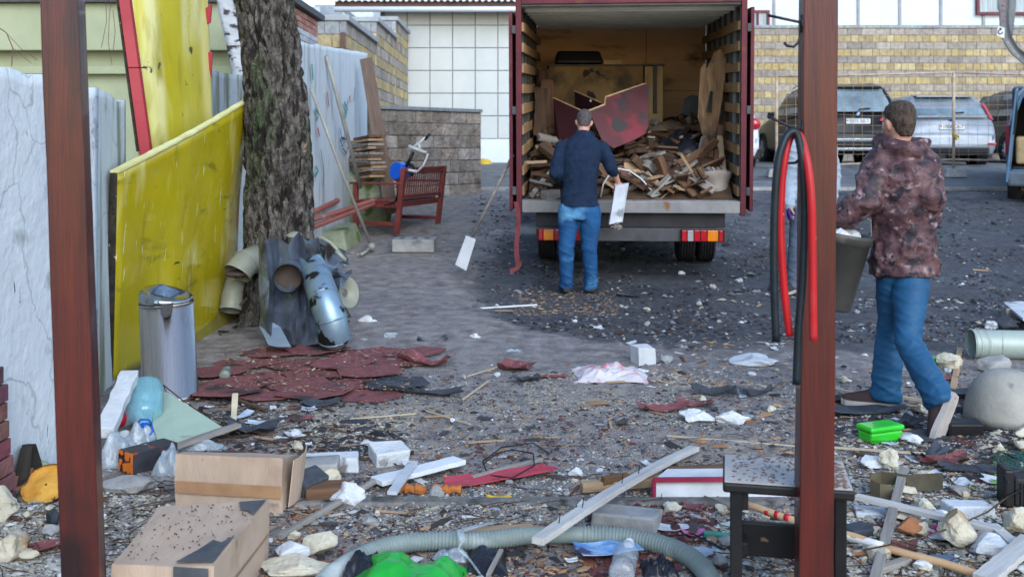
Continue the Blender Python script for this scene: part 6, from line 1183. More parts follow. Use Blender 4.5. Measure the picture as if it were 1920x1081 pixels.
m_soot = mat('soot_stain', (.05, .055, .065), (.09, .095, .10), 9, .9)
def on(a, b_, c, d_, u, v, dz): return (a.lerp(b_, u)).lerp(d_.lerp(c, u), v) + V((0, 0, dz))
q = MB(); rr = random.Random(2)
for k in range(170): u, v = rr.uniform(.04, .96), rr.uniform(.04, .96); c = on(*A, u, v, .006); s_ = rr.uniform(.0012, .0045); q.rock(c, (s_, s_, s_ * .6), k, 1)
tag(q.build('bark_specks', m_w4, t), kind='stuff')
q = MB(); q.slab([on(*A, u, v, .0075) for u, v in ((.62, .02), (.98, .03), (.97, .4), (.90, .3), (.80, .34), (.74, .2), (.68, .12))], (0, 0, .0008)); q.build('wet_stain', m_soot, t); q = MB(); q.slab([on(*A, u, v, .0075) for u, v in ((.74, .97), (.99, .98), (.985, .72), (.9, .8), (.82, .82))], (0, 0, .0008)); q.build('wet_stain', m_soot, t)
fr0, fr1 = low[0].lerp(low[1], .62), low[0].lerp(low[1], .96); q = MB(); nf = (low[1] - low[0]).cross(V((0, 0, 1))).normalized() * .008; q.slab([fr0 + V((0, 0, .15)) + nf, fr1 + V((0, 0, .145)) + nf, fr1 + V((0, 0, .207)) + nf, fr0 + V((0, 0, .205)) + nf], nf * .3); q.build('painted_patch', m_soot, t)
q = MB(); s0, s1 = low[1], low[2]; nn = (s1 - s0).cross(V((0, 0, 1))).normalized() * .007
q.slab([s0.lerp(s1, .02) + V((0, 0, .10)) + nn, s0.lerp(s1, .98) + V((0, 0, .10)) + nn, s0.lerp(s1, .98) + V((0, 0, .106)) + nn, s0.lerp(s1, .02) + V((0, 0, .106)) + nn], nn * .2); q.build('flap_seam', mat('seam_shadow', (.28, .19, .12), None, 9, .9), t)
Bq = [G(329, 952), G(530, 964), G(556, 925), G(345, 915)]; hB = CH - (851 - HY) / F * Bq[0].y
t, top = cbox([V((p.x, p.y, 0)) for p in Bq], [V((0, 0, hB)), V((0, -.0, hB + .005)), V((0, 0, hB - .05)), V((0, 0, hB - .06))], 'tan cardboard box lying on its side behind the stained one', 2)
q = MB(); a0, a1 = V((Bq[0].x, Bq[0].y, 0)), V((Bq[1].x, Bq[1].y, 0)); nn = (a1 - a0).cross(V((0, 0, 1))).normalized() * .007; q.slab([a0.lerp(a1, .01) + V((0, 0, hB * .30)) + nn, a0.lerp(a1, .99) + V((0, 0, hB * .30)) + nn, a0.lerp(a1, .99) + V((0, 0, hB * .52)) + nn, a0.lerp(a1, .01) + V((0, 0, hB * .52)) + nn], nn * .3); q.build('tape_strip', mat('brown_tape', (.38, .22, .12), None, 9, .3, coat=.3), t)
q = MB(); b0, b1 = a1 + V((0, 0, 0)), V((Bq[2].x, Bq[2].y, 0)); o_ = V((.015, 0, 0)); q.sheet(lambda u, v: b0.lerp(b1, .1 + .9 * u) + o_ + V((.02 * math.sin(u * 3) + .02 * v, 0, .02 + v * (hB - .03))), 6, 8, (.004, 0, 0)); q.build('side_flap', m_card, t)
# big water bottle
t = empty('water_bottle', TR(G(272, 800), R(6)), 'large empty blue tinted water bottle with blue cap and handle beside the steel bin', 'bottle')
b0, b1 = P(271, 800, 4.98), P(274, 714, 5.16); ax = (b1 - b0).normalized(); M = frame(b0, b1) @ Euler((0, R(90), 0)).to_matrix().to_4x4(); L_ = (b1 - b0).length
m_bot = mat('blue_clear_plastic', (.25, .62, .74), (.18, .50, .62), 5, .06, bump=.3, bscale=9, alpha=.36, spec=1.0)
prof = [(.022, -.5), (.024, -.44), (.05, -.38), (.078, -.30), (.086, -.22)] + [(.086 + (.004 if i % 2 else -.002), -.20 + i * .033) for i in range(17)] + [(.084, .38), (.076, .43), (.05, .45), (.01, .44)]
q = MB(); q.lathe([(r_ * .98, z * L_ * 1.0) for r_, z in prof], 32, M); q.build('bottle', m_bot, t, True)
m_bcap = mat('blue_cap', (.005, .09, .55), None, 9, .35)
q = MB(); q.cyl(M @ V((0, 0, -.5 * L_ - .025)), M @ V((0, 0, -.5 * L_ + .012)), .026, 20); q.build('cap', m_bcap, t, bevel=.003)
q = MB(); q.tube([P(257, 805, 4.80), P(258, 792, 4.78), P(264, 786, 4.75), P(278, 786, 4.75), P(284, 793, 4.78), P(286, 808, 4.78), P(281, 814, 4.76)], .0045, 8); q.build('handle', m_bcap, t, True)
# foam strip and mint board
plank('foam_strip', P(196, 812, 4.55), P(243, 702, 5.1), .085, .05, m_foam, 'white broken foam strip propped against the fence beside the water bottle', 'foam', up=(.2, -1, .3), jag=.10, seed=3)
q = MB(); pts = [wpt(298, 735, .10), wpt(318, 742, .11), wpt(420, 806, .05), wpt(330, 838, .02), wpt(300, 842, .02), wpt(285, 800, .04)]; q.slab(pts, (0, 0, .012)); tag(q.build('mint_board', mat('mint_board_paint', (.36, .46, .37), (.31, .40, .32), 4, .6, spots=[((.20, .22, .18), 9, .68)]), bevel=.002), 'pale mint green board lying in front of the steel bin', 'board')
plank('grey_strip', wpt(325, 838, .04), wpt(447, 796, .06), .05, .018, m_w3, 'grey weathered lath along the edge of the mint board', 'lath', jag=.1, seed=2)
# firework-like printed carton
t0 = G(245, 888); M = TR(G(290, 872), R(52)); t = empty('printed_carton', M, 'small dark carton with an orange printed end beside the cardboard boxes', 'carton')
q = MB(); q.b2((-.14, -.055, .003), (.08, .055, .095)); q.build('carton', mat('dark_print', (.045, .045, .055), (.02, .02, .025), 9, .4, spots=[((.28, .04, .03), 14, .60, (1, 1, 1), .04), ((.45, .46, .5), 22, .68, (1, 1, 1), .02)]), t, local=True, bevel=.003)
q = MB(); q.b2((-.143, -.054, .004), (-.1402, .054, .094)); q.build('printed_end', mat('orange_print', (.72, .20, .02), (.60, .14, .015), 9, .5, spots=[((.015, .01, .01), 22, .52, (1, 1, 1), .03)]), t, local=True)
# cola bottle, cups, bags
def bottle(px, py, ang_, r_, L_, m, label, capm, labm=None, lift=0, elev=0):
    M = TR(G(px, py) + V((0, 0, r_ * .97 + lift)), ang_) @ Euler((0, R(90) + elev, 0)).to_matrix().to_4x4(); t = empty('plastic_bottle', TR(G(px, py), ang_), label, 'bottle')
    prof = [(.01, -.5), (.8, -.5), (1, -.46), (1, -.3), (.93, -.28), (.98, -.2), (.98, .05), (.90, .1), (1, .16), (.8, .32), (.36, .42), (.34, .5)]
    q = MB(); q.lathe([(a * r_, z * L_) for a, z in prof], 24, M); q.build('bottle', m, t, True); q = MB(); q.cyl(M @ V((0, 0, .49 * L_)), M @ V((0, 0, .56 * L_)), r_ * .42, 14); q.build('cap', capm, t)
    if labm: q = MB(); q.lathe([(1.0 * r_, -.2 * L_), (1.01 * r_, -.19 * L_), (1.01 * r_, .04 * L_), (1.0 * r_, .05 * L_)], 24, M); q.build('paper_label', labm, t, True)
m_cola = mat('red_label', (.52, .015, .03), None, 9, .4, spots=[((.8, .75, .75), 24, .66, (1, 1, 1), .02)])
bottle(222, 812, R(70), .04, .26, m_clear, 'crushed clear bottle with a red label beside the left post', m_cola, m_cola, .03, .2)
bottle(1172, 1072, R(78), .042, .26, m_clear, 'clear plastic bottle lying in front of the ridged hose', m_white, None)
bottle(424, 708, R(100), .032, .20, mat('green_clear_plastic', (.30, .38, .33), None, 5, .12, bump=.1, alpha=.6), 'small greenish clear bottle on the red shingle heap', m_white, None)
for (px, py, s_, lb_) in ((268, 800, .035, 'white foam cup half buried left of the mint board'), (287, 828, .032, 'white foam cup ring in front of the mint board'), (236, 836, .03, 'white broken foam cup beside the crushed bottle')):
    q = MB(); q.lathe([(.6 * s_, 0), (s_, .05), (1.12 * s_, .052), (1.05 * s_, .058), (.9 * s_, .05), (.5 * s_, .006)], 22, TR(G(px, py) + V((0, 0, .015)), px, R(55), R(20))); tag(q.build('foam_cup', m_foam, smooth=True), lb_, 'cup')
for (px, py, w_, d_, h_, sd_, lb_) in ((222, 868, .16, .14, .11, 1, 'clear crumpled plastic bag beside the printed carton, left'), (262, 838, .15, .12, .09, 2, 'clear crumpled plastic bag behind the printed carton'), (318, 884, .12, .14, .08, 3, 'clear crumpled plastic bag between the carton and the cardboard box'), (380, 842, .20, .07, .03, 4, 'clear plastic tray flattened in front of the mint board')):
    cloth('plastic_bag', G(px, py), w_, d_, h_, m_clear, lb_, 'bag', sd_, 24, 22, amp=.3, flat=.8, fr=2.5)
# orange dish, planks at the left
q = MB(); q.lathe([(.005, .03), (.05, .022), (.08, .012), (.094, .03), (.098, .034), (.09, .026), (.075, .004), (.01, .0)], 26, TR(G(90, 932) + V((0, 0, .03)), 0, R(35), 0)); tag(q.build('orange_dish', mat('orange_sponge', (.60, .33, .06), (.48, .22, .03), 12, .7, bump=.5, spots=[((.30, .10, .02), 10, .60)]), smooth=True), 'round orange dish beside the left post', 'dish')
plank('maroon_board', wpt(-30, 935, .06), wpt(54, 888, .08), .05, .06, mat('maroon_board_paint', (.15, .055, .05), (.32, .20, .12), 3, .7, stretch=(.6, 3, 3)), 'maroon painted board end at the left edge in front of the brick stub', 'board', jag=.1, seed=6)
stone('concrete_lump', 70, 905, (.12, .10, .06), m_mossc, 'grey mossy concrete lump behind the orange dish', 'rubble', 4); stone('concrete_lump', 240, 922, (.12, .06, .035), m_conc, 'rough grey concrete lump right of the left post', 'rubble', 8)
stone('foam_lump', 8, 975, (.06, .07, .07), m_cream, 'tall cream foam lump at the left edge', 'foam', 5, .5); stone('foam_lump', 22, 1040, (.07, .07, .05), m_cream, 'cream foam lump at the lower left corner', 'foam', 6, .5)
stone('plastic_cup', 102, 982, (.035, .035, .03), m_shb, 'dark blue grey plastic cap left of the left post', 'cup', 2, .05)
flat('shingle_scrap', 85, 1030, .28, .09, .004, m_shr, 'dark red torn shingle strip left of the left post', 'shingle', R(28), .02, .02, .25, 3)
# shingle heap
rr = random.Random(31); k = 0
hexs = []
for row in range(5):
    for c_ in range(5):
        px = 415 + c_ * 92 + (row % 2) * 46 + rr.uniform(-8, 8); py = 668 + row * 19 + rr.uniform(-3, 3)
        if px > 800 - row * 10: continue
        hexs.append((px, py, row, c_))
for i, (px, py, row, c_) in enumerate(hexs):
    px_ = 'left' if px < 530 else 'middle' if px < 660 else 'right'
    flat('roof_shingle', px, py, rr.uniform(.42, .52), rr.uniform(.28, .34), .004, m_shr if rr.random() < .86 else m_shb, f'{("leftmost", "second", "third", "fourth", "fifth")[c_]} shingle {"of" if c_ == 0 else "from the left in"} the {("rearmost", "second", "middle", "fourth", "front")[row]} row of the heap', 'shingle', rr.uniform(-.5, .5), rr.uniform(.003, .012), rr.uniform(0, .03), .02, i + 50, .006 + (i * 7 % 5) * .006, 'red shingles heaped in front of the duct wreck', shape='hex')
for px, py, L_, W_, rot, cu, m_, lb_ in ((800, 688, .34, .14, -.55, .05, m_shr, 'long red shingle curling up at the right end of the heap'), (800, 740, .42, .09, -.25, .03, m_shb, 'long bluish black shingle in front of the red heap, right'), (600, 762, .20, .10, .2, .02, m_shb, 'small black shingle in front of the red heap'),
                                   (965, 694, .16, .20, 1.2, .03, m_shr, 'square red shingle with torn grey corner left of the crumpled cloth'), (985, 716, .16, .08, .1, .03, m_shb, 'grey shingle corner left of the crumpled cloth'), (1030, 712, .20, .05, .05, .01, m_shr, 'thin flat red shingle left of the crumpled cloth'),
                                   (1245, 770, .26, .10, .2, .03, m_shr, 'dark red shingle in the middle yard, left end curled'), (1300, 760, .20, .09, -.1, .02, m_shr, 'dark red shingle beside the foam slabs'), (1340, 742, .26, .07, -.5, .05, m_shb, 'bluish black shingle curling up left of the right post'), (1420, 745, .2, .06, .2, .04, m_shb, 'narrow dark shingle strip close to the right post'),
                                   (1590, 752, .24, .12, .1, .02, m_shr, 'red shingle under the leading foot of the walking man'), (1620, 775, .42, .14, .15, .03, m_shb, 'long black shingle in front of the walking man, left'), (1715, 822, .20, .18, .1, .01, m_shb, 'square black shingle right of the green container'), (1700, 800, .14, .12, .5, .03, m_shb, 'curled black shingle between container and shoe'),
                                   (1745, 858, .22, .07, .7, .03, m_shb, 'narrow black shingle slanting in front of the walking man'), (1770, 868, .22, .08, .1, .03, m_shr, 'dark red shingle right of the bent metal strap'), (1790, 742, .3, .16, -.3, .04, m_shb, 'wide bluish shingle left of the stone dome'), (1775, 715, .12, .07, .3, .01, m_shr, 'small red shingle behind the walking man'),
                                   (1840, 882, .34, .08, -.15, .02, m_shb, 'long black shingle in front of the stone dome'), (1180, 555, .22, .10, -.1, .02, m_shb, 'dark flat scrap on the ground right of the man at the truck'), (945, 620, .30, .05, .08, .01, m_shb, 'long thin grey shingle strip in the dark ground edge'), (800, 612, .22, .06, 0, .01, m_shr, 'small reddish strip behind the shingle heap'), (470, 812, .26, .14, -.1, .04, m_shb, 'black shingle scrap left of the cardboard box'), (810, 645, .2, .1, .2, .03, m_shb, 'grey scrap right of the duct wreck')):
    flat('shingle_scrap', px, py, L_, W_, .004, m_, lb_, 'shingle', rot, cu, cu * .3, .16, int(px), .006)
flat('red_board', 932, 902, .48, .11, .006, mat('red_strip_paint', (.42, .05, .075), (.34, .04, .06), 6, .6, spots=[((.15, .04, .04), 7, .66)]), 'bright red ragged board strip lying near the white board', 'board', R(22), .01, .015, .14, 5, .012)
# sticks and boards: px pairs
m_stk = mat('pale_stick_wood', (.50, .42, .31), (.36, .29, .20), 5, .8, stretch=(.5, 6, 6), bump=.2)
LN = [((1008, 1014, .13), (1302, 840, .015), .045, .022, m_w5, 'nailed_batten', 'long pale curved batten with nails lying across the grey hose', .02), ((524, 1006, .02), (738, 880, .03), .022, .018, m_w3, 'thin_pole', 'thin grey wooden pole slanting right of the cardboard boxes', 0),
      ((706, 902, .03), (862, 862, .03), .085, .02, mat('white_board_paint', (.64, .67, .70), (.52, .55, .58), 4, .6, spots=[((.25, .24, .22), 8, .68)]), 'white_board', 'wide white painted board in the middle foreground', 0), ((735, 924, .05), (775, 866, .05), .04, .014, MATS['pale_plaster'], 'pale_lath', 'short pale lath lying across the white board', 0),
      ((1090, 912, .03), (1290, 895, .03), .05, .035, MATS['wood_fresh'], 'brown_batten', 'brown wooden batten left of the red and white box', 0), ((1130, 900, .055), (1178, 893, .055), .03, .03, m_w2, 'rusty_stick', 'rusty brown stub on the brown batten', 0), ((1245, 884, .03), (1370, 878, .03), .05, .03, m_w2, 'dark_batten', 'dark batten behind the red and white box', 0),
      ((885, 895, .02), (1015, 860, .02), .025, .015, m_w3, 'dark_edged_lath', 'thin dark edged lath behind the bright red strip', 0), ((1640, 1088, .02), (1695, 878, .07), .034, .018, m_w3, 'grey_lath', 'grey painted lath standing up between the foam lumps lower right', 0),
      ((1605, 930, .06), (1880, 995, .05), .040, .018, m_w5, 'white_lath', 'long white lath from the stool towards the right edge', 0), ((1860, 985, .05), (1960, 1068, .03), .045, .02, m_w5, 'white_lath', 'white lath at the right edge crossing another', 0), ((1845, 1085, .04), (1935, 1010, .07), .07, .02, m_w5, 'wide_lath', 'wide whitish board at the lower right corner', 0),
      ((1787, 730, .02), (1800, 654, .02), .035, .02, m_w1, 'upright_stick', 'short fresh stick propped near the beige duct pipe', 0), ((1560, 726, .02), (1606, 737, .02), .03, .015, m_w1, 'tan_stick', 'tan stick left of the front foot of the walking man', 0), ((1690, 744, .03), (1740, 752, .03), .03, .02, MATS['wood_fresh'], 'tan_stick', 'pale tan lath between the feet of the walking man', 0),
      ((1560, 838, .02), (1735, 850, .03), .018, .012, m_w1, 'thin_stick', 'thin tan stick right of the right post', 0), ((1250, 816, .01), (1490, 836, .01), .012, .01, m_w1, 'thin_stick', 'long thin tan stick left of the right post behind the stool', 0), ((893, 578, .01), (1007, 571, .01), .02, .012, m_wp, 'white_rod', 'thin white rod on the ground left of the man at the truck', 0),
      ((735, 486, .01), (665, 489, .01), .018, .012, m_w1, 'thin_stick', 'pale stick on the ground right of the duct wreck', 0), ((663, 540, .01), (735, 532, .01), .014, .012, m_wp, 'white_stick', 'thin white stick beside the round duct flange', 0), ((876, 705, .01), (958, 680, .01), .012, .008, m_w1, 'thin_stick', 'thin pale stick left of the crumpled cloth', 0), ((880, 655, .01), (945, 678, .01), .010, .008, m_w1, 'thin_stick', 'thin stick meeting another in a point left of the cloth', 0),
      ((868, 748, .01), (918, 712, .01), .016, .01, m_w1, 'thin_stick', 'short tan stick in front of the right end of the shingle heap', 0), ((795, 768, .01), (882, 795, .01), .012, .01, m_w1, 'thin_stick', 'thin tan stick in front of the shingle heap', 0), ((655, 785, .01), (780, 775, .01), .010, .008, m_w1, 'thin_stick', 'thin yellowish stick in front of the shingle heap, left', 0), ((985, 710, .01), (1040, 695, .01), .010, .008, m_w1, 'thin_stick', 'thin stick right of the red shingle square', 0),
      ((376, 722, .02), (500, 770, .02), .018, .012, m_w4, 'black_lath', 'black lath in front of the steel bin and shingles', 0), ((438, 790, .01), (441, 738, .10), .03, .012, mat('cream_paint_board', (.60, .52, .36), None, 7, .7), 'upright_lath', 'small cream lath sticking up left of the shingle heap', 0), ((1640, 1070, .02), (1730, 1040, .02), .03, .02, m_w3, 'grey_stick', 'short grey stick crossing the lower right litter', 0),
      ((915, 1078, .02), (940, 1030, .05), .014, .01, m_w3, 'grey_stick', 'short grey stick beside the black plastic at the bottom', 0), ((870, 1000, .02), (1000, 992, .02), .05, .03, MATS['wood_fresh'], 'orange_batten', 'orange brown batten behind the ridged hose', 0), ((480, 905, .02), (600, 900, .02), .06, .03, m_w4, 'dark_board', 'dark board end between the box and the white kerb piece', 0), ((1800, 1000, .03), (1910, 1010, .04), .02, .012, m_w3, 'grey_stick', 'grey stick near the right edge under the white lath', 0)]
for (a, b_, w_, th, m_, nm, lb_, bend) in LN:
  if nm in ('thin_stick', 'tan_stick'): m_ = m_stk; w_ *= .7; th *= .8
  plank(nm, wpt(*a), wpt(*b_), w_, th, m_, lb_, 'board' if w_ > .03 else 'stick', bend=bend, jag=.08, seed=int(a[0] + b_[0]))
nb1, nb2 = wpt(1008, 1014, .13), wpt(1302, 840, .015)
o = [x for x in COL.objects if x.name.startswith('nailed_batten')][0]
for u in (.1, .22, .45, .56):
    q = MB(); c = nb1.lerp(nb2, u) + V((0, 0, .012 + .02 * (1 - (2 * u - 1) ** 2))); q.cyl(c, c + V((.004, 0, .035)), .0018, 6); q.build('nail', m_black, o)
# rusty roots
for (x0, y0, x1, y1, lb_) in ((750, 925, 800, 926, 'left one of two rusty orange stubs near the white board'), (808, 926, 862, 927, 'right one of two rusty orange stubs near the red strip')):
    q = MB(); a, b_ = G(x0, y0), G(x1, y1); q.tube([a.lerp(b_, i / 8) + V((0, jit(.004), .022 + jit(.004))) for i in range(9)], [.018 + jit(.006) for i in range(9)], 9); tag(q.build('rusty_stub', mat('rust_orange_%d' % x0, (.42, .15, .035), (.26, .08, .025), 9, .9, bump=.6)), lb_, 'stub')
# white slabs, foam
m_wslab = mat('white_slab', (.56, .59, .62), (.42, .45, .48), 6, .8, bump=.5, bscale=40, spots=[((.16, .15, .14), 9, .58, (1, 1, 1), .08), ((.2, .19, .18), 40, .66)])
def blk(name, px, py, L_, W_, H_, rz, m, lb_, cat='block', tilt=0, bev=.008, seed=0):
    g = G(px, py); M = TR(g + V((0, 0, .0)), rz, tilt); q = MB(); rr = random.Random(seed); pts = []
    for z in (0, H_):
        for sx, sy in ((-1, -1), (1, -1), (1, 1), (-1, 1)): pts.append(V((sx * L_ / 2 * rr.uniform(.88, 1.05), sy * W_ / 2 * rr.uniform(.88, 1.05), z * rr.uniform(.85, 1.05))))
    q.hexa(pts); return tag(q.build(name, m, M=M, bevel=bev), lb_, cat)
blk('foam_block', 728, 862, .16, .15, .075, .4, m_foam, 'white foam block with chewed front edge in the middle foreground', 'foam', .1, seed=4)
blk('kerb_piece', 616, 882, .27, .10, .07, .02, m_wslab, 'long white topped concrete piece right of the cardboard box', 'block', seed=5); blk('concrete_offcut', 590, 908, .2, .14, .10, .1, m_conc, 'grey concrete offcut in front of the white topped piece', 'block', seed=6)
blk('dark_brick', 575, 928, .13, .1, .09, .9, m_shb, 'tilted dark blue brick beside the grey concrete offcut', 'brick', .3, seed=7); blk('brown_brick', 612, 935, .18, .1, .06, .2, m_w2, 'brown brick end under the dark blue brick', 'brick', seed=8)
stone('foam_lump', 618, 915, (.07, .06, .045), m_cream, 'cream foam lump between the concrete offcut and white board', 'foam', 15, .4)
t = blk('white_carton', 1206, 680, .13, .13, .12, .35, m_paper, 'small white square carton right of the crumpled cloth', 'carton', 0, .004, 9)
q = MB(); g = G(1180, 672); q.slab([g + V((0, 0, .10)), g + V((.05, .01, .115)), g + V((.05, .06, .118)), g + V((-.02, .05, .10))], (0, 0, .003)); q.build('lid_flap', m_paper, t)
m_pink = mat('printed_cloth', (.55, .52, .54), (.42, .38, .41), 5, .8, bump=.6, spots=[((.48, .16, .20), 6, .52, (1, 1, 1), .1), ((.18, .28, .22), 6, .66, (1, 1, 1), .05), ((.12, .11, .11), 8, .64, (1, 1, 1), .08)])
cloth('crumpled_cloth', G(1140, 708), .42, .36, .065, m_pink, 'crumpled white and pink cloth lying in the middle of the yard', 'cloth', 4, 40, 36, amp=.75, flat=.35, fr=2.6)
cloth('plastic_scrap', G(962, 664), .18, .12, .03, m_clear, 'clear plastic scrap lying left of the crumpled cloth', 'plastic', 6, amp=.8)
q = MB(); q.lathe([(.052, 0), (.062, .055), (.066, .058), (.062, .06), (.056, .054), (.048, .004)], 4, TR(G(733, 640), R(40))); tag(q.build('plastic_tub', m_clear, bevel=.006), 'small clear rectangular plastic tub right of the duct wreck', 'tub')
for px, py, r_, sd_, lb_ in ((1308, 790, (.10, .06, .035), 3, 'left one of two long white foam lumps in the middle yard'), (1372, 793, (.10, .05, .03), 4, 'right one of two long white foam lumps in the middle yard'), (895, 640, (.05, .05, .035), 5, 'white foam lump in front of the snow scoop'), (690, 612, (.07, .06, .05), 7, 'grey white stone lump behind the plastic tub'), (1413, 682, (.16, .10, .035), 9, 'pale grey crumbly lump left of the right post'), (655, 940, (.08, .07, .05), 17, 'white lump left of the pale lath')):
    stone('foam_lump', px, py, r_, m_foam if sd_ != 9 else m_paper, lb_, 'foam', sd_, .45)
blk('paving_piece', 1175, 985, .26, .14, .06, -.3, m_conc, 'grey concrete paving piece behind the grey hose', 'block', seed=11)
stone('foam_brick', 596, 1032, (.08, .055, .045), m_cream, 'cream aerated brick behind the left end of the hose', 'brick', 12, .12, 14, .035, .25, .15, sub=4); stone('foam_brick', 546, 1046, (.07, .06, .035), m_foam, 'white foam brick right of the cardboard box', 'foam', 13, .15, 14, .025, .1, 0, sub=4); stone('foam_brick', 565, 1074, (.17, .10, .035), m_cream, 'large cream foam slab at the bottom right of the cardboard box', 'foam', 14, .18, 14, .02, -.3, 0, sub=4)
# ridged hose
m_hose = mat('grey_ridged_plastic', (.21, .255, .24), (.14, .175, .17), 5, .5, spots=[((.40, .44, .44), 3, .6, (1, 1, 1), .1), ((.10, .09, .08), 4, .66, (1, 1, 1), .08)])
ctl = [(560, 1150, 0), (610, 1088, 0), (660, 1052, 0), (720, 1026, 0), (800, 1014, 0), (900, 1013, 0), (1000, 1003, 0), (1100, 1002, 0), (1180, 1008, 0), (1250, 1024, 0), (1300, 1048, 0), (1332, 1085, 0), (1345, 1130, 0)]
cp = [wpt(a, b_, .035) for a, b_, _ in ctl]; path = []
for i in range(len(cp) - 1):
    p0, p1, p2, p3 = cp[max(i - 1, 0)], cp[i], cp[i + 1], cp[min(i + 2, len(cp) - 1)]
    for k in range(40): t_ = k / 40; path.append(.5 * ((2 * p1) + (-p0 + p2) * t_ + (2 * p0 - 5 * p1 + 4 * p2 - p3) * t_ ** 2 + (-p0 + 3 * p1 - 3 * p2 + p3) * t_ ** 3))
ev = [path[0]]; 
for p in path:
    while (p - ev[-1]).length > .0036: ev.append(ev[-1] + (p - ev[-1]).normalized() * .0036)
rs_ = [.0315 + (.0026 * math.sin(i * math.pi / 1.8) if math.sin(i * .0036 * 6.0 + 1) < .78 else -.002) for i in range(len(ev))]
q = MB(); q.tube(ev, rs_, 18); tag(q.build('ridged_hose', m_hose, smooth=True), 'grey ridged plastic hose snaking across the bottom of the yard', 'hose')
# green bag, black bags, clear film
m_gbag = mat('green_bag', (.015, .36, .04), (.010, .26, .028), 3, .35, bump=.8, bscale=11, coat=.2)
g = wpt(755, 1085, .05); g.z = 0; cloth('green_bag', g, .40, .36, .085, m_gbag, 'bright green crumpled plastic bag at the bottom edge', 'bag', 21, 44, 34, amp=.32, flat=.8, fr=1.9)
cloth('black_bag', wpt(680, 1092, .0), .14, .20, .10, m_tarp, 'black plastic bag left of the green bag', 'bag', 14, 26, 26, amp=.25, flat=.5, fr=3)
cloth('black_bag', G(910, 1055), .14, .2, .045, m_tarp, 'black crumpled plastic bag right of the green bag', 'bag', 16, 26, 26, amp=.35, flat=.3, fr=4); cloth('black_bag', G(1235, 1075), .12, .10, .04, m_tarp, 'small black plastic scrap right of the clear bottle', 'bag', 17, amp=1.2)
q = MB(); q.tube([wpt(*p) for p in ((930, 978, .05), (895, 985, .06), (862, 995, .085), (868, 1012, .10), (860, 1028, .06), (880, 1048, .03), (900, 1075, .02))], [.010, .014, .016, .013, .010, .012, .010], 8, flat=.35); tag(q.build('clear_film', m_clear, smooth=True), 'twisted clear plastic film hanging over the grey hose', 'plastic film')
cloth('plastic_scrap', G(845, 1048), .12, .08, .03, m_clear, 'clear plastic scrap between the green bag and the film', 'plastic', 19, amp=1)
t = flat('printed_card', 1140, 1042, .22, .12, .003, mat('blue_print', (.05, .20, .50), (.45, .60, .75), 9, .35, spots=[((.05, .05, .12), 12, .6), ((.5, .25, .2), 9, .68)]), 'glossy blue printed magazine in front of the grey hose', 'magazine', R(14), .01, .01, .03, 3, .02)
# red and white flat box
g = G(1350, 932); M = TR(g, R(1)); t = empty('flat_box', M, 'flat white carton with a dark red border lying behind the stool', 'carton'); q = MB(); q.hexa([V((-.27, -.02, 0)), V((.27, -.02, 0)), V((.30, .14, 0)), V((-.2, .14, 0)), V((-.27, .0, .085)), V((.24, .0, .085)), V((.27, .14, .085)), V((-.19, .14, .085))]); q.build('carton', m_paper, t, local=True, bevel=.003)
m_bord = mat('dark_red_border', (.32, .02, .06), None, 9, .5); q = MB(); q.b2((-.27, -.024, .082), (.25, .0, .096)); q.b2((-.276, -.022, .0), (-.262, -.002, .09)); q.b2((.16, -.026, .0), (.26, -.021, .018)); q.build('border', m_bord, t, local=True)
# stool
m_stool = mat('black_worn_wood', (.006, .007, .009), (.013, .012, .013), 6, .45, bump=.15, stretch=(.5, 3, 1), spots=[((.17, .11, .08), 9, .70, (1, 1, 1), .03)])
m_stop = mat('stool_top_dusty', (.46, .44, .42), (.34, .32, .31), 7, .8, bump=.4, bscale=60, spots=[((.08, .06, .05), 9, .60), ((.36, .35, .33), 20, .62)])
zs = .40; dn = (CH - zs) * F / (912 - HY); xl, xr = (1368 - CX) / F * dn, (1609 - CX) / F * dn; dfar = (CH - zs) * F / (848 - HY)
t = empty('black_stool', TR(((xl + xr) / 2 + .015, (dn + dfar) / 2 - .02, 0), R(-12)), 'low black worn wooden stool half hidden by the right post', 'stool'); W_ = xr - xl; Dp = (dfar - dn) * .86
q = MB(); q.b2((-W_ / 2, -Dp / 2, zs - .034), (W_ / 2, Dp / 2, zs - .003)); q.build('seat', m_stool, t, local=True, bevel=.008); q = MB(); q.b2((-W_ / 2 + .006, -Dp / 2 + .006, zs - .0029), (W_ / 2 - .006, Dp / 2 - .006, zs)); q.build('seat_surface', m_stop, t, local=True)
for sx in (-1, 1):
    for sy in (-1, 1):
        q = MB(); x = sx * (W_ / 2 - .04); y = sy * (Dp / 2 - .035); q.b2((x - .018, y - .016, 0), (x + .018, y + .016, zs - .035)); q.build('leg', m_stool, t, local=True, bevel=.004)
    q = MB(); x = sx * (W_ / 2 - .065); q.b2((x - .012, -Dp / 2 + .05, zs - .10), (x + .012, Dp / 2 - .05, zs - .036)); q.build('side_rail', m_stool, t, local=True, bevel=.003); q = MB(); q.b2((x - .01, -Dp / 2 + .05, .16), (x + .01, Dp / 2 - .05, .20)); q.build('stretcher', m_stool, t, local=True, bevel=.003)
q = MB(); q.b2((-W_ / 2 + .058, -.015, .13), (W_ / 2 - .058, .01, .235)); q.build('cross_board', m_stool, t, local=True, bevel=.004)
q = MB(); rr = random.Random(8); Mw = WM[t.name]
for k in range(700): u = rr.choice((rr.gauss(.82, .07), rr.uniform(.08, .95), rr.uniform(.6, .95))); u = min(.97, max(.03, u)); v = rr.uniform(.05, .95); s_ = rr.uniform(.0015, .005); q.rock(Mw @ V((-W_ / 2 + W_ * u, -Dp / 2 + Dp * v, zs + .001)), (s_ * 1.6, s_, s_ * .7), k, 1)
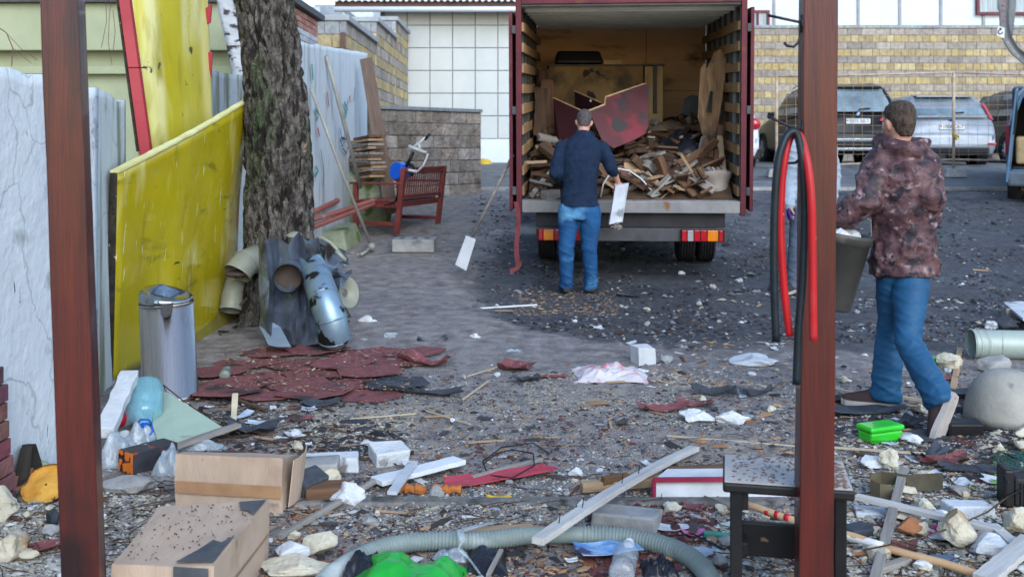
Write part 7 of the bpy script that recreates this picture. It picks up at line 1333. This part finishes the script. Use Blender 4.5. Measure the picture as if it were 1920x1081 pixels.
tag(q.build('dirt_crumbs', mat('red_brown_crumbs', (.10, .045, .035), (.22, .17, .14), 90, .9, bump=0), t), kind='stuff')
# broom handle with tape
q = MB(); a, b_ = wpt(1376, 940, .06), wpt(1880, 1090, .03); q.tube([a.lerp(b_, i / 10) + V((0, 0, .004 * math.sin(i * 1.7))) for i in range(11)], .0135, 12); t = tag(q.build('broom_handle', mat('tan_smooth_wood', (.50, .33, .19), (.42, .26, .14), 5, .45, stretch=(1, 1, 1)), smooth=True), 'long tan wooden broom handle with red and white tape passing under the stool', 'handle')
q = MB(); q.tube([a.lerp(b_, .40), a.lerp(b_, .48), a.lerp(b_, .56), a.lerp(b_, .60)], .0143, 12); q.build('white_tape', m_wp, t, True); q = MB(); q = None
for u0, u1 in ((.355, .39), (.14, .155), (.18, .195), (.22, .24)): q = MB(); q.tube([a.lerp(b_, u0), a.lerp(b_, u1)], .0145, 12); q.build('red_tape', m_cola, t, True)
# right side things
g = G(1905, 800); q = MB(); rings = []
for i in range(12): an_ = i / 11 * math.pi / 2; rings.append([V((g.x + math.cos(a) * .205 * math.cos(an_) ** .8, g.y + .10 + math.sin(a) * .205 * math.cos(an_) ** .8, .0 + .26 * math.sin(an_) + .01 + .003 * noise.noise(V((a, i, 1))))) for a in [2 * math.pi * j / 36 for j in range(36)]])
q.loft(rings); tag(q.build('stone_dome', mat('smooth_concrete', (.33, .32, .28), (.25, .24, .21), 6, .5, bump=.25, bscale=50, spots=[((.15, .15, .14), 9, .66)]), smooth=True), 'smooth grey concrete dome at the right edge', 'bollard')
t = empty('beige_duct_pipe', G(1868, 668), 'long pale green round duct pipe lying at the right edge', 'duct')
m_dgr = mat('pale_green_duct', (.36, .42, .38), (.28, .33, .30), 3, .4, .1, bump=.05, spots=[((.18, .17, .14), 4, .66)])
dz = 6.75; q = MB(); a, b_ = P(1822, 645, dz), P(2080, 641, dz - .1); a.z = b_.z = .098; q.tube([a, b_], .094, 36, False); q.tube([a, b_], .090, 36, False); q.build('pipe', m_dgr, t, True); q = MB()
for u in (.0, .035, .085, .098): c = a.lerp(b_, u); q.tube([c - V((.006, 0, 0)), c, c + V((.006, 0, 0))], [.0945, .099 if u else .102, .0945], 36, False)
for u0 in (.22, .42, .62): q.tube([a.lerp(b_, u0) + V((.10 * math.cos(k / 12 * math.pi * 2) * .35, math.cos(k / 12 * 6.283) * .0945, math.sin(k / 12 * 6.283) * .0945)) for k in range(13)], .0022, 5)
q.build('seam', m_dgr, t, True)
q = MB(); c = [wpt(1880, 572, .08), wpt(2010, 568, .08), wpt(2060, 612, .08), wpt(1918, 604, .08)]
for p in c: p.z = .09
q.slab(c, (0, 0, .02)); t = tag(q.build('white_door_leaf', m_wslab, bevel=.003), 'flat white door leaf lying on blocks at the right edge', 'door'); 
blk('wood_block', 1890, 602, .07, .07, .10, .1, m_w3, 'upright weathered wood block under the white door leaf', 'block', seed=2, bev=.003); stone('grey_stone', 1888, 618, (.10, .07, .06), m_shb, 'rounded grey stone behind the pale green duct pipe', 'stone', 3, .1)
stone('foam_lump', 1862, 617, (.06, .05, .045), m_foam, 'white foam lump behind the pale green duct pipe', 'foam', 33, .4)
stone('concrete_chunk', 1858, 698, (.13, .08, .07), m_conc, 'angular pale concrete chunk in front of the duct pipe', 'rubble', 12, .1, cuts=9, sub=3)
stone('yellow_foam', 1775, 697, (.085, .07, .075), m_cream, 'yellowish foam lump beside the propped stick', 'foam', 44, .5)
def ebox(px, py, L_, W_, H_, rz, m, lb_): return blk('metal_box', px, py, L_, W_, H_, rz, m, lb_, 'electric box', .15, .012, px)
ebox(1880, 730, .15, .10, .11, .5, mat('grey_metal_box', (.24, .26, .28), None, 5, .35, .6), 'open grey metal box behind the concrete dome'); t = ebox(1902, 742, .17, .10, .08, .4, m_blk, 'black printed electric box behind the concrete dome'); t = ebox(1805, 815, .18, .09, .07, 0, m_blk, 'black printed electric box left of the concrete dome')
# green container
g = G(1651, 826); M = TR(g, R(22)); t = empty('green_container', M, 'bright green rounded plastic container in front of the walking man', 'container'); m_gc = mat('green_plastic', (.03, .50, .025), (.025, .42, .02), 5, .3, coat=.3, spots=[((.03, .15, .02), 16, .70)])
q = MB(); q.hexa([V((-.095, -.045, .004)), V((.09, -.045, .004)), V((.09, .045, .004)), V((-.095, .045, .004)), V((-.10, -.052, .058)), V((.095, -.052, .058)), V((.095, .052, .058)), V((-.10, .052, .058))]); q.build('tub', m_gc, t, local=True, bevel=.012)
q = MB(); q.b2((-.105, -.057, .059), (.10, .057, .085)); q.build('lid', m_gc, t, local=True, bevel=.011)
blk('plastic_piece', 1750, 693, .14, .06, .07, -.1, m_gc, 'piece of bright green plastic behind the walking man', 'plastic', seed=4)
# bent metal strap, appliance, netting, leaves
q = MB(); pts = [wpt(*p) for p in ((1768, 896, .06), (1700, 900, .06), (1652, 893, .06), (1634, 898, .06), (1632, 910, .055), (1650, 922, .05), (1672, 926, .045))]; q.tube([p + V((0, 0, -.0)) for p in pts], .032, 4, True, flat=1.0, up=(0, 0, 1)); 
q = MB(); n_ = len(pts); vs_ = []
for p in pts: vs_ += [V((p.x, p.y, .012)), V((p.x, p.y, .082))]
q.add(vs_ + [v_ + V((0, .004, 0)) for v_ in vs_], [(2 * i, 2 * i + 2, 2 * i + 3, 2 * i + 1) for i in range(n_ - 1)] + [(2 * n_ + 2 * i + 1, 2 * n_ + 2 * i + 3, 2 * n_ + 2 * i + 2, 2 * n_ + 2 * i) for i in range(n_ - 1)] + [(2 * i + 1, 2 * i + 3, 2 * n_ + 2 * i + 3, 2 * n_ + 2 * i + 1) for i in range(n_ - 1)])
tag(q.build('metal_strap', mat('bent_strap_metal', (.20, .17, .10), (.03, .03, .035), 2, .45, .4)), 'wide bent metal strap curling open in front of the walking man', 'strap')
M = TR(G(1905, 945), R(-8)); t = empty('black_appliance', M, 'black ribbed electric appliance with a cable at the right edge', 'appliance'); q = MB(); q.b2((-.06, -.05, 0), (-.02, .05, .15)); q.build('end_plate', m_blk, t, local=True, bevel=.01); q = MB(); q.b2((-.019, -.045, .005), (.14, .045, .12)); q.build('motor_body', m_under, t, local=True, bevel=.012); q = MB()
for k in range(9): q.b2((.0 + k * .015, -.052, .01), (.006 + k * .015, -.0455, .10))
q.build('cooling_ribs', m_blk, t, local=True)
q = MB(); q.tube([wpt(*p) for p in ((1890, 905, .15), (1880, 880, .12), (1868, 860, .06), (1872, 845, .04), (1890, 852, .03), (1925, 868, .03))], .004, 7); q.tube([wpt(*p) for p in ((1940, 905, .10), (1880, 935, .04), (1862, 955, .02))], .004, 7); q.build('cable', m_blk, t, True)
q = MB(); rr = random.Random(6); A = [wpt(1862, 850, .03), wpt(1960, 838, .04), wpt(1975, 880, .03), wpt(1868, 875, .02)]
for i in range(15): u = i / 14; q.tube([A[0].lerp(A[1], u).lerp(A[3].lerp(A[2], u), v / 6) + V((.006 * math.sin(v * 3 + i), 0, .008 * math.sin(u * 9 + v))) for v in range(7)], .0016, 4)
for i in range(11): u = i / 10; q.tube([A[0].lerp(A[3], u).lerp(A[1].lerp(A[2], u), v / 8) + V((0, .006 * math.sin(v * 3 + i), .008 * math.sin(v * 1.1 + u * 6))) for v in range(9)], .0016, 4)
tag(q.build('green_netting', mat('dark_green_net', (.02, .12, .09), None, 9, .6)), 'dark green plastic netting at the right edge', 'netting')
q = MB()
for k in range(70):
    c = G(1900 + rr.gauss(0, 26), 896 + rr.gauss(0, 10)) + V((0, 0, .012)); a = rr.random() * 6.3; l_ = rr.uniform(.02, .05); d_ = V((math.cos(a), math.sin(a), .3)) * l_; s_ = V((-math.sin(a), math.cos(a), 0)) * l_ * .3; q.add([c, c + d_ * .5 + s_, c + d_ + V((0, 0, -.01)), c + d_ * .5 - s_], [(0, 1, 2, 3)])
tag(q.build('salad_leaves', mat('fresh_leaf_green', (.16, .36, .05), (.10, .28, .03), 9, .5)), 'fresh green salad leaves scattered by the black appliance', 'leaves')
for (px, py, L_, W_, H_, rz, m_, lb_, sd_) in ((1640, 872, .16, .14, .05, .3, m_foam, 'pale foam slab right of the right post', 1), (1790, 1022, .17, .14, .14, .5, m_cream, 'large cream foam block in the middle of the lower right litter', 2), (1700, 975, .15, .09, .05, .2, m_cream, 'brown edged foam slab above the orange brick', 3), (1705, 1005, .14, .09, .07, .5, mat('orange_brick', (.34, .15, .07), (.22, .09, .045), 9, .9, spots=[((.02, .02, .02), 9, .66)]), 'broken orange brown brick in the lower right litter', 4), (1860, 1045, .16, .16, .08, .8, m_foam, 'white foam block below the crossing laths', 5), (1905, 1000, .14, .1, .12, 1.1, m_cream, 'cream foam block at the right edge', 6), (1690, 925, .13, .08, .05, .1, m_cream, 'brown topped foam lump inside the bent metal strap', 7), (1800, 925, .12, .1, .04, .3, m_w3, 'flat grey stone slab right of the bent metal strap', 8), (1815, 965, .18, .09, .05, .0, m_wslab, 'grey white tile slab under the long white lath', 9), (1610, 1000, .12, .09, .03, .4, m_shb, 'dark bluish slab right of the stool leg', 10), (1650, 965, .2, .10, .02, -.2, m_wslab, 'thin pale tile right of the stool', 11), (1760, 1055, .12, .05, .02, .1, mat('blue_grey_plastic', (.10, .15, .22), None, 6, .5), 'blue grey plastic strip in the lower right litter', 12), (1470, 1010, .24, .10, .02, .05, m_wslab, 'pale speckled board under the stool', 13), (1460, 1035, .26, .10, .02, -.1, mat('blue_white_board', (.42, .50, .60), None, 5, .6), 'pale bluish board lying under the stool', 14), (1345, 1010, .10, .03, .02, -.2, mat('green_stick', (.06, .28, .20), None, 9, .5), 'flat green plastic strip left of the stool', 15)):
    if m_ in (m_cream, m_foam, m_w3) or sd_ == 4: stone('debris_block', px, py, (L_ * .5, W_ * .5, H_ * .5), m_, lb_, 'debris', sd_ + 60, .16, 12, H_ * .45, rz, jit(.3), sub=4)
    else: blk('debris_block', px, py, L_, W_, H_, rz, m_, lb_, 'debris', jit(.15), min(.006, H_ * .2), sd_ + 60)
stone('golden_foam', 1664, 878, (.045, .04, .05), m_cream, 'golden brown foam knob beside the pale foam slab', 'foam', 71, .5); stone('mushroom_stub', 1875, 855, (.03, .03, .04), m_cream, 'small pale mushroom shaped knob in front of the dome', 'knob', 72, .3)
flat('pink_scrap', 1300, 1005, .07, .05, .003, mat('pink_plastic', (.60, .16, .38), None, 9, .5), 'pink plastic scrap left of the stool', 'plastic', .3, .01, 0, .3, 4); flat('pink_scrap', 1750, 1000, .08, .05, .003, mat('magenta_plastic', (.62, .03, .20), None, 9, .5), 'magenta plastic scrap beside the orange brick', 'plastic', .3, .01, 0, .3, 5); flat('green_scrap', 1372, 988, .08, .04, .003, m_gp, 'pale green plastic scrap left of the stool', 'plastic', .6, .01, 0, .3, 6); flat('yellow_scrap', 935, 936, .09, .018, .004, MATS['yellow_paint'], 'thin yellow strip in front of the bright red strip', 'plastic', 0, .005, 0, .2, 7)
# loose wires
for pts, lb_ in (([(905, 870, .02), (930, 850, .05), (960, 842, .04), (1000, 850, .02), (1002, 872, .05), (960, 895, .03), (915, 890, .02), (905, 865, .04), (940, 838, .03), (1000, 830, .02), (1030, 850, .01)], 'tangled black wire over the right end of the white board'), ([(1620, 1030, .05), (1720, 1010, .08), (1780, 990, .07), (1850, 960, .06), (1890, 930, .05)], 'long thin branch arching over the lower right litter'), ([(1180, 1000, .01), (1240, 1005, .03), (1300, 1000, .02), (1360, 1030, .02)], 'thin grey wire right of the paving piece'), ([(295, 712, .12), (340, 748, .08), (400, 790, .03), (450, 812, .02)], 'long thin brown twig in front of the steel bin')):
    q = MB(); q.tube([wpt(*p) for p in pts], .0032, 6); tag(q.build('loose_wire', m_blk if 'wire' in lb_ else m_w4, smooth=True), lb_, 'wire' if 'wire' in lb_ else 'twig')
# countless-looking but countable middle sized scraps
KIND = [('foam_chunk', 'cream foam chunk', m_cream, 'c'), ('foam_chunk', 'white foam chunk', m_foam, 'c'), ('wood_sliver', 'tan wood sliver', m_w1, 's'), ('wood_sliver', 'dark wood sliver', m_w2, 's'), ('shingle_shard', 'black shingle shard', m_shb, 'f'), ('shingle_shard', 'red shingle shard', m_shr, 'f'), ('stone_chip', 'grey stone chip', m_conc, 'c'), ('paper_scrap', 'dirty paper scrap', m_paper, 'f'), ('plastic_flake', 'bluish plastic flake', MATS['blue_white_board'], 'f')]
rr = random.Random(99)
ZONES = [(105, 1570, 1960, 700, 1085, [6, 5, 3, 2, 3, 2, 3, 3, 1], 1.0), (120, 430, 1480, 770, 1075, [3, 4, 4, 2, 2, 1, 3, 3, 1], .8), (45, 680, 1480, 570, 770, [2, 3, 3, 1, 2, 1, 3, 3, 1], .85), (32, -40, 200, 930, 1090, [6, 5, 1, 1, 1, 1, 2, 1, 0], .9), (34, 210, 620, 740, 850, [2, 2, 2, 2, 4, 3, 2, 3, 2], .85), (22, 600, 960, 470, 640, [1, 2, 3, 1, 1, 1, 3, 2, 0], .8), (24, 1100, 1900, 420, 640, [1, 2, 1, 1, 2, 0, 4, 2, 0], .9)]
for n_, x0, x1, y0, y1, wt, sc in ZONES:
    for k in range(n_):
        px, py = rr.uniform(x0, x1), rr.uniform(y0, y1); nm, ds, m_, ty = rr.choices(KIND, wt)[0]; big = rr.random() < .35; s_ = (rr.uniform(.03, .055) if big else rr.uniform(.012, .028)) * sc * (1.2 if py < 760 else 1)
        lb_ = f'{"larger" if big else "small"} {ds} on the ground {where(px, py)}'; grp = ds + 's strewn over the yard'; rz = rr.random() * 6.28
        if ty == 'c': stone(nm, px, py, (s_, s_ * rr.uniform(.6, .9), s_ * rr.uniform(.4, .7)), m_, lb_, nm.split('_')[0], k + 7, .4, rz=rz, group=grp, sub=2)
        elif ty == 'f': flat(nm, px, py, s_ * rr.uniform(2.2, 3.5), s_ * rr.uniform(1.2, 2), .003, m_, lb_, nm.split('_')[0], rz, s_ * .25, 0, .3, k, .004, grp, 4, 3)
        else:
            g = G(px, py, .008); d_ = V((math.cos(rz), math.sin(rz), rr.uniform(-.05, .12))) * s_ * rr.uniform(1.2, 2.4); d_.z = abs(d_.z); plank(nm, g - V((d_.x, d_.y, 0)), g + d_, s_ * .4, s_ * .2, m_, lb_, 'wood sliver', grp, jag=.25, seed=k + 500, nseg=3)
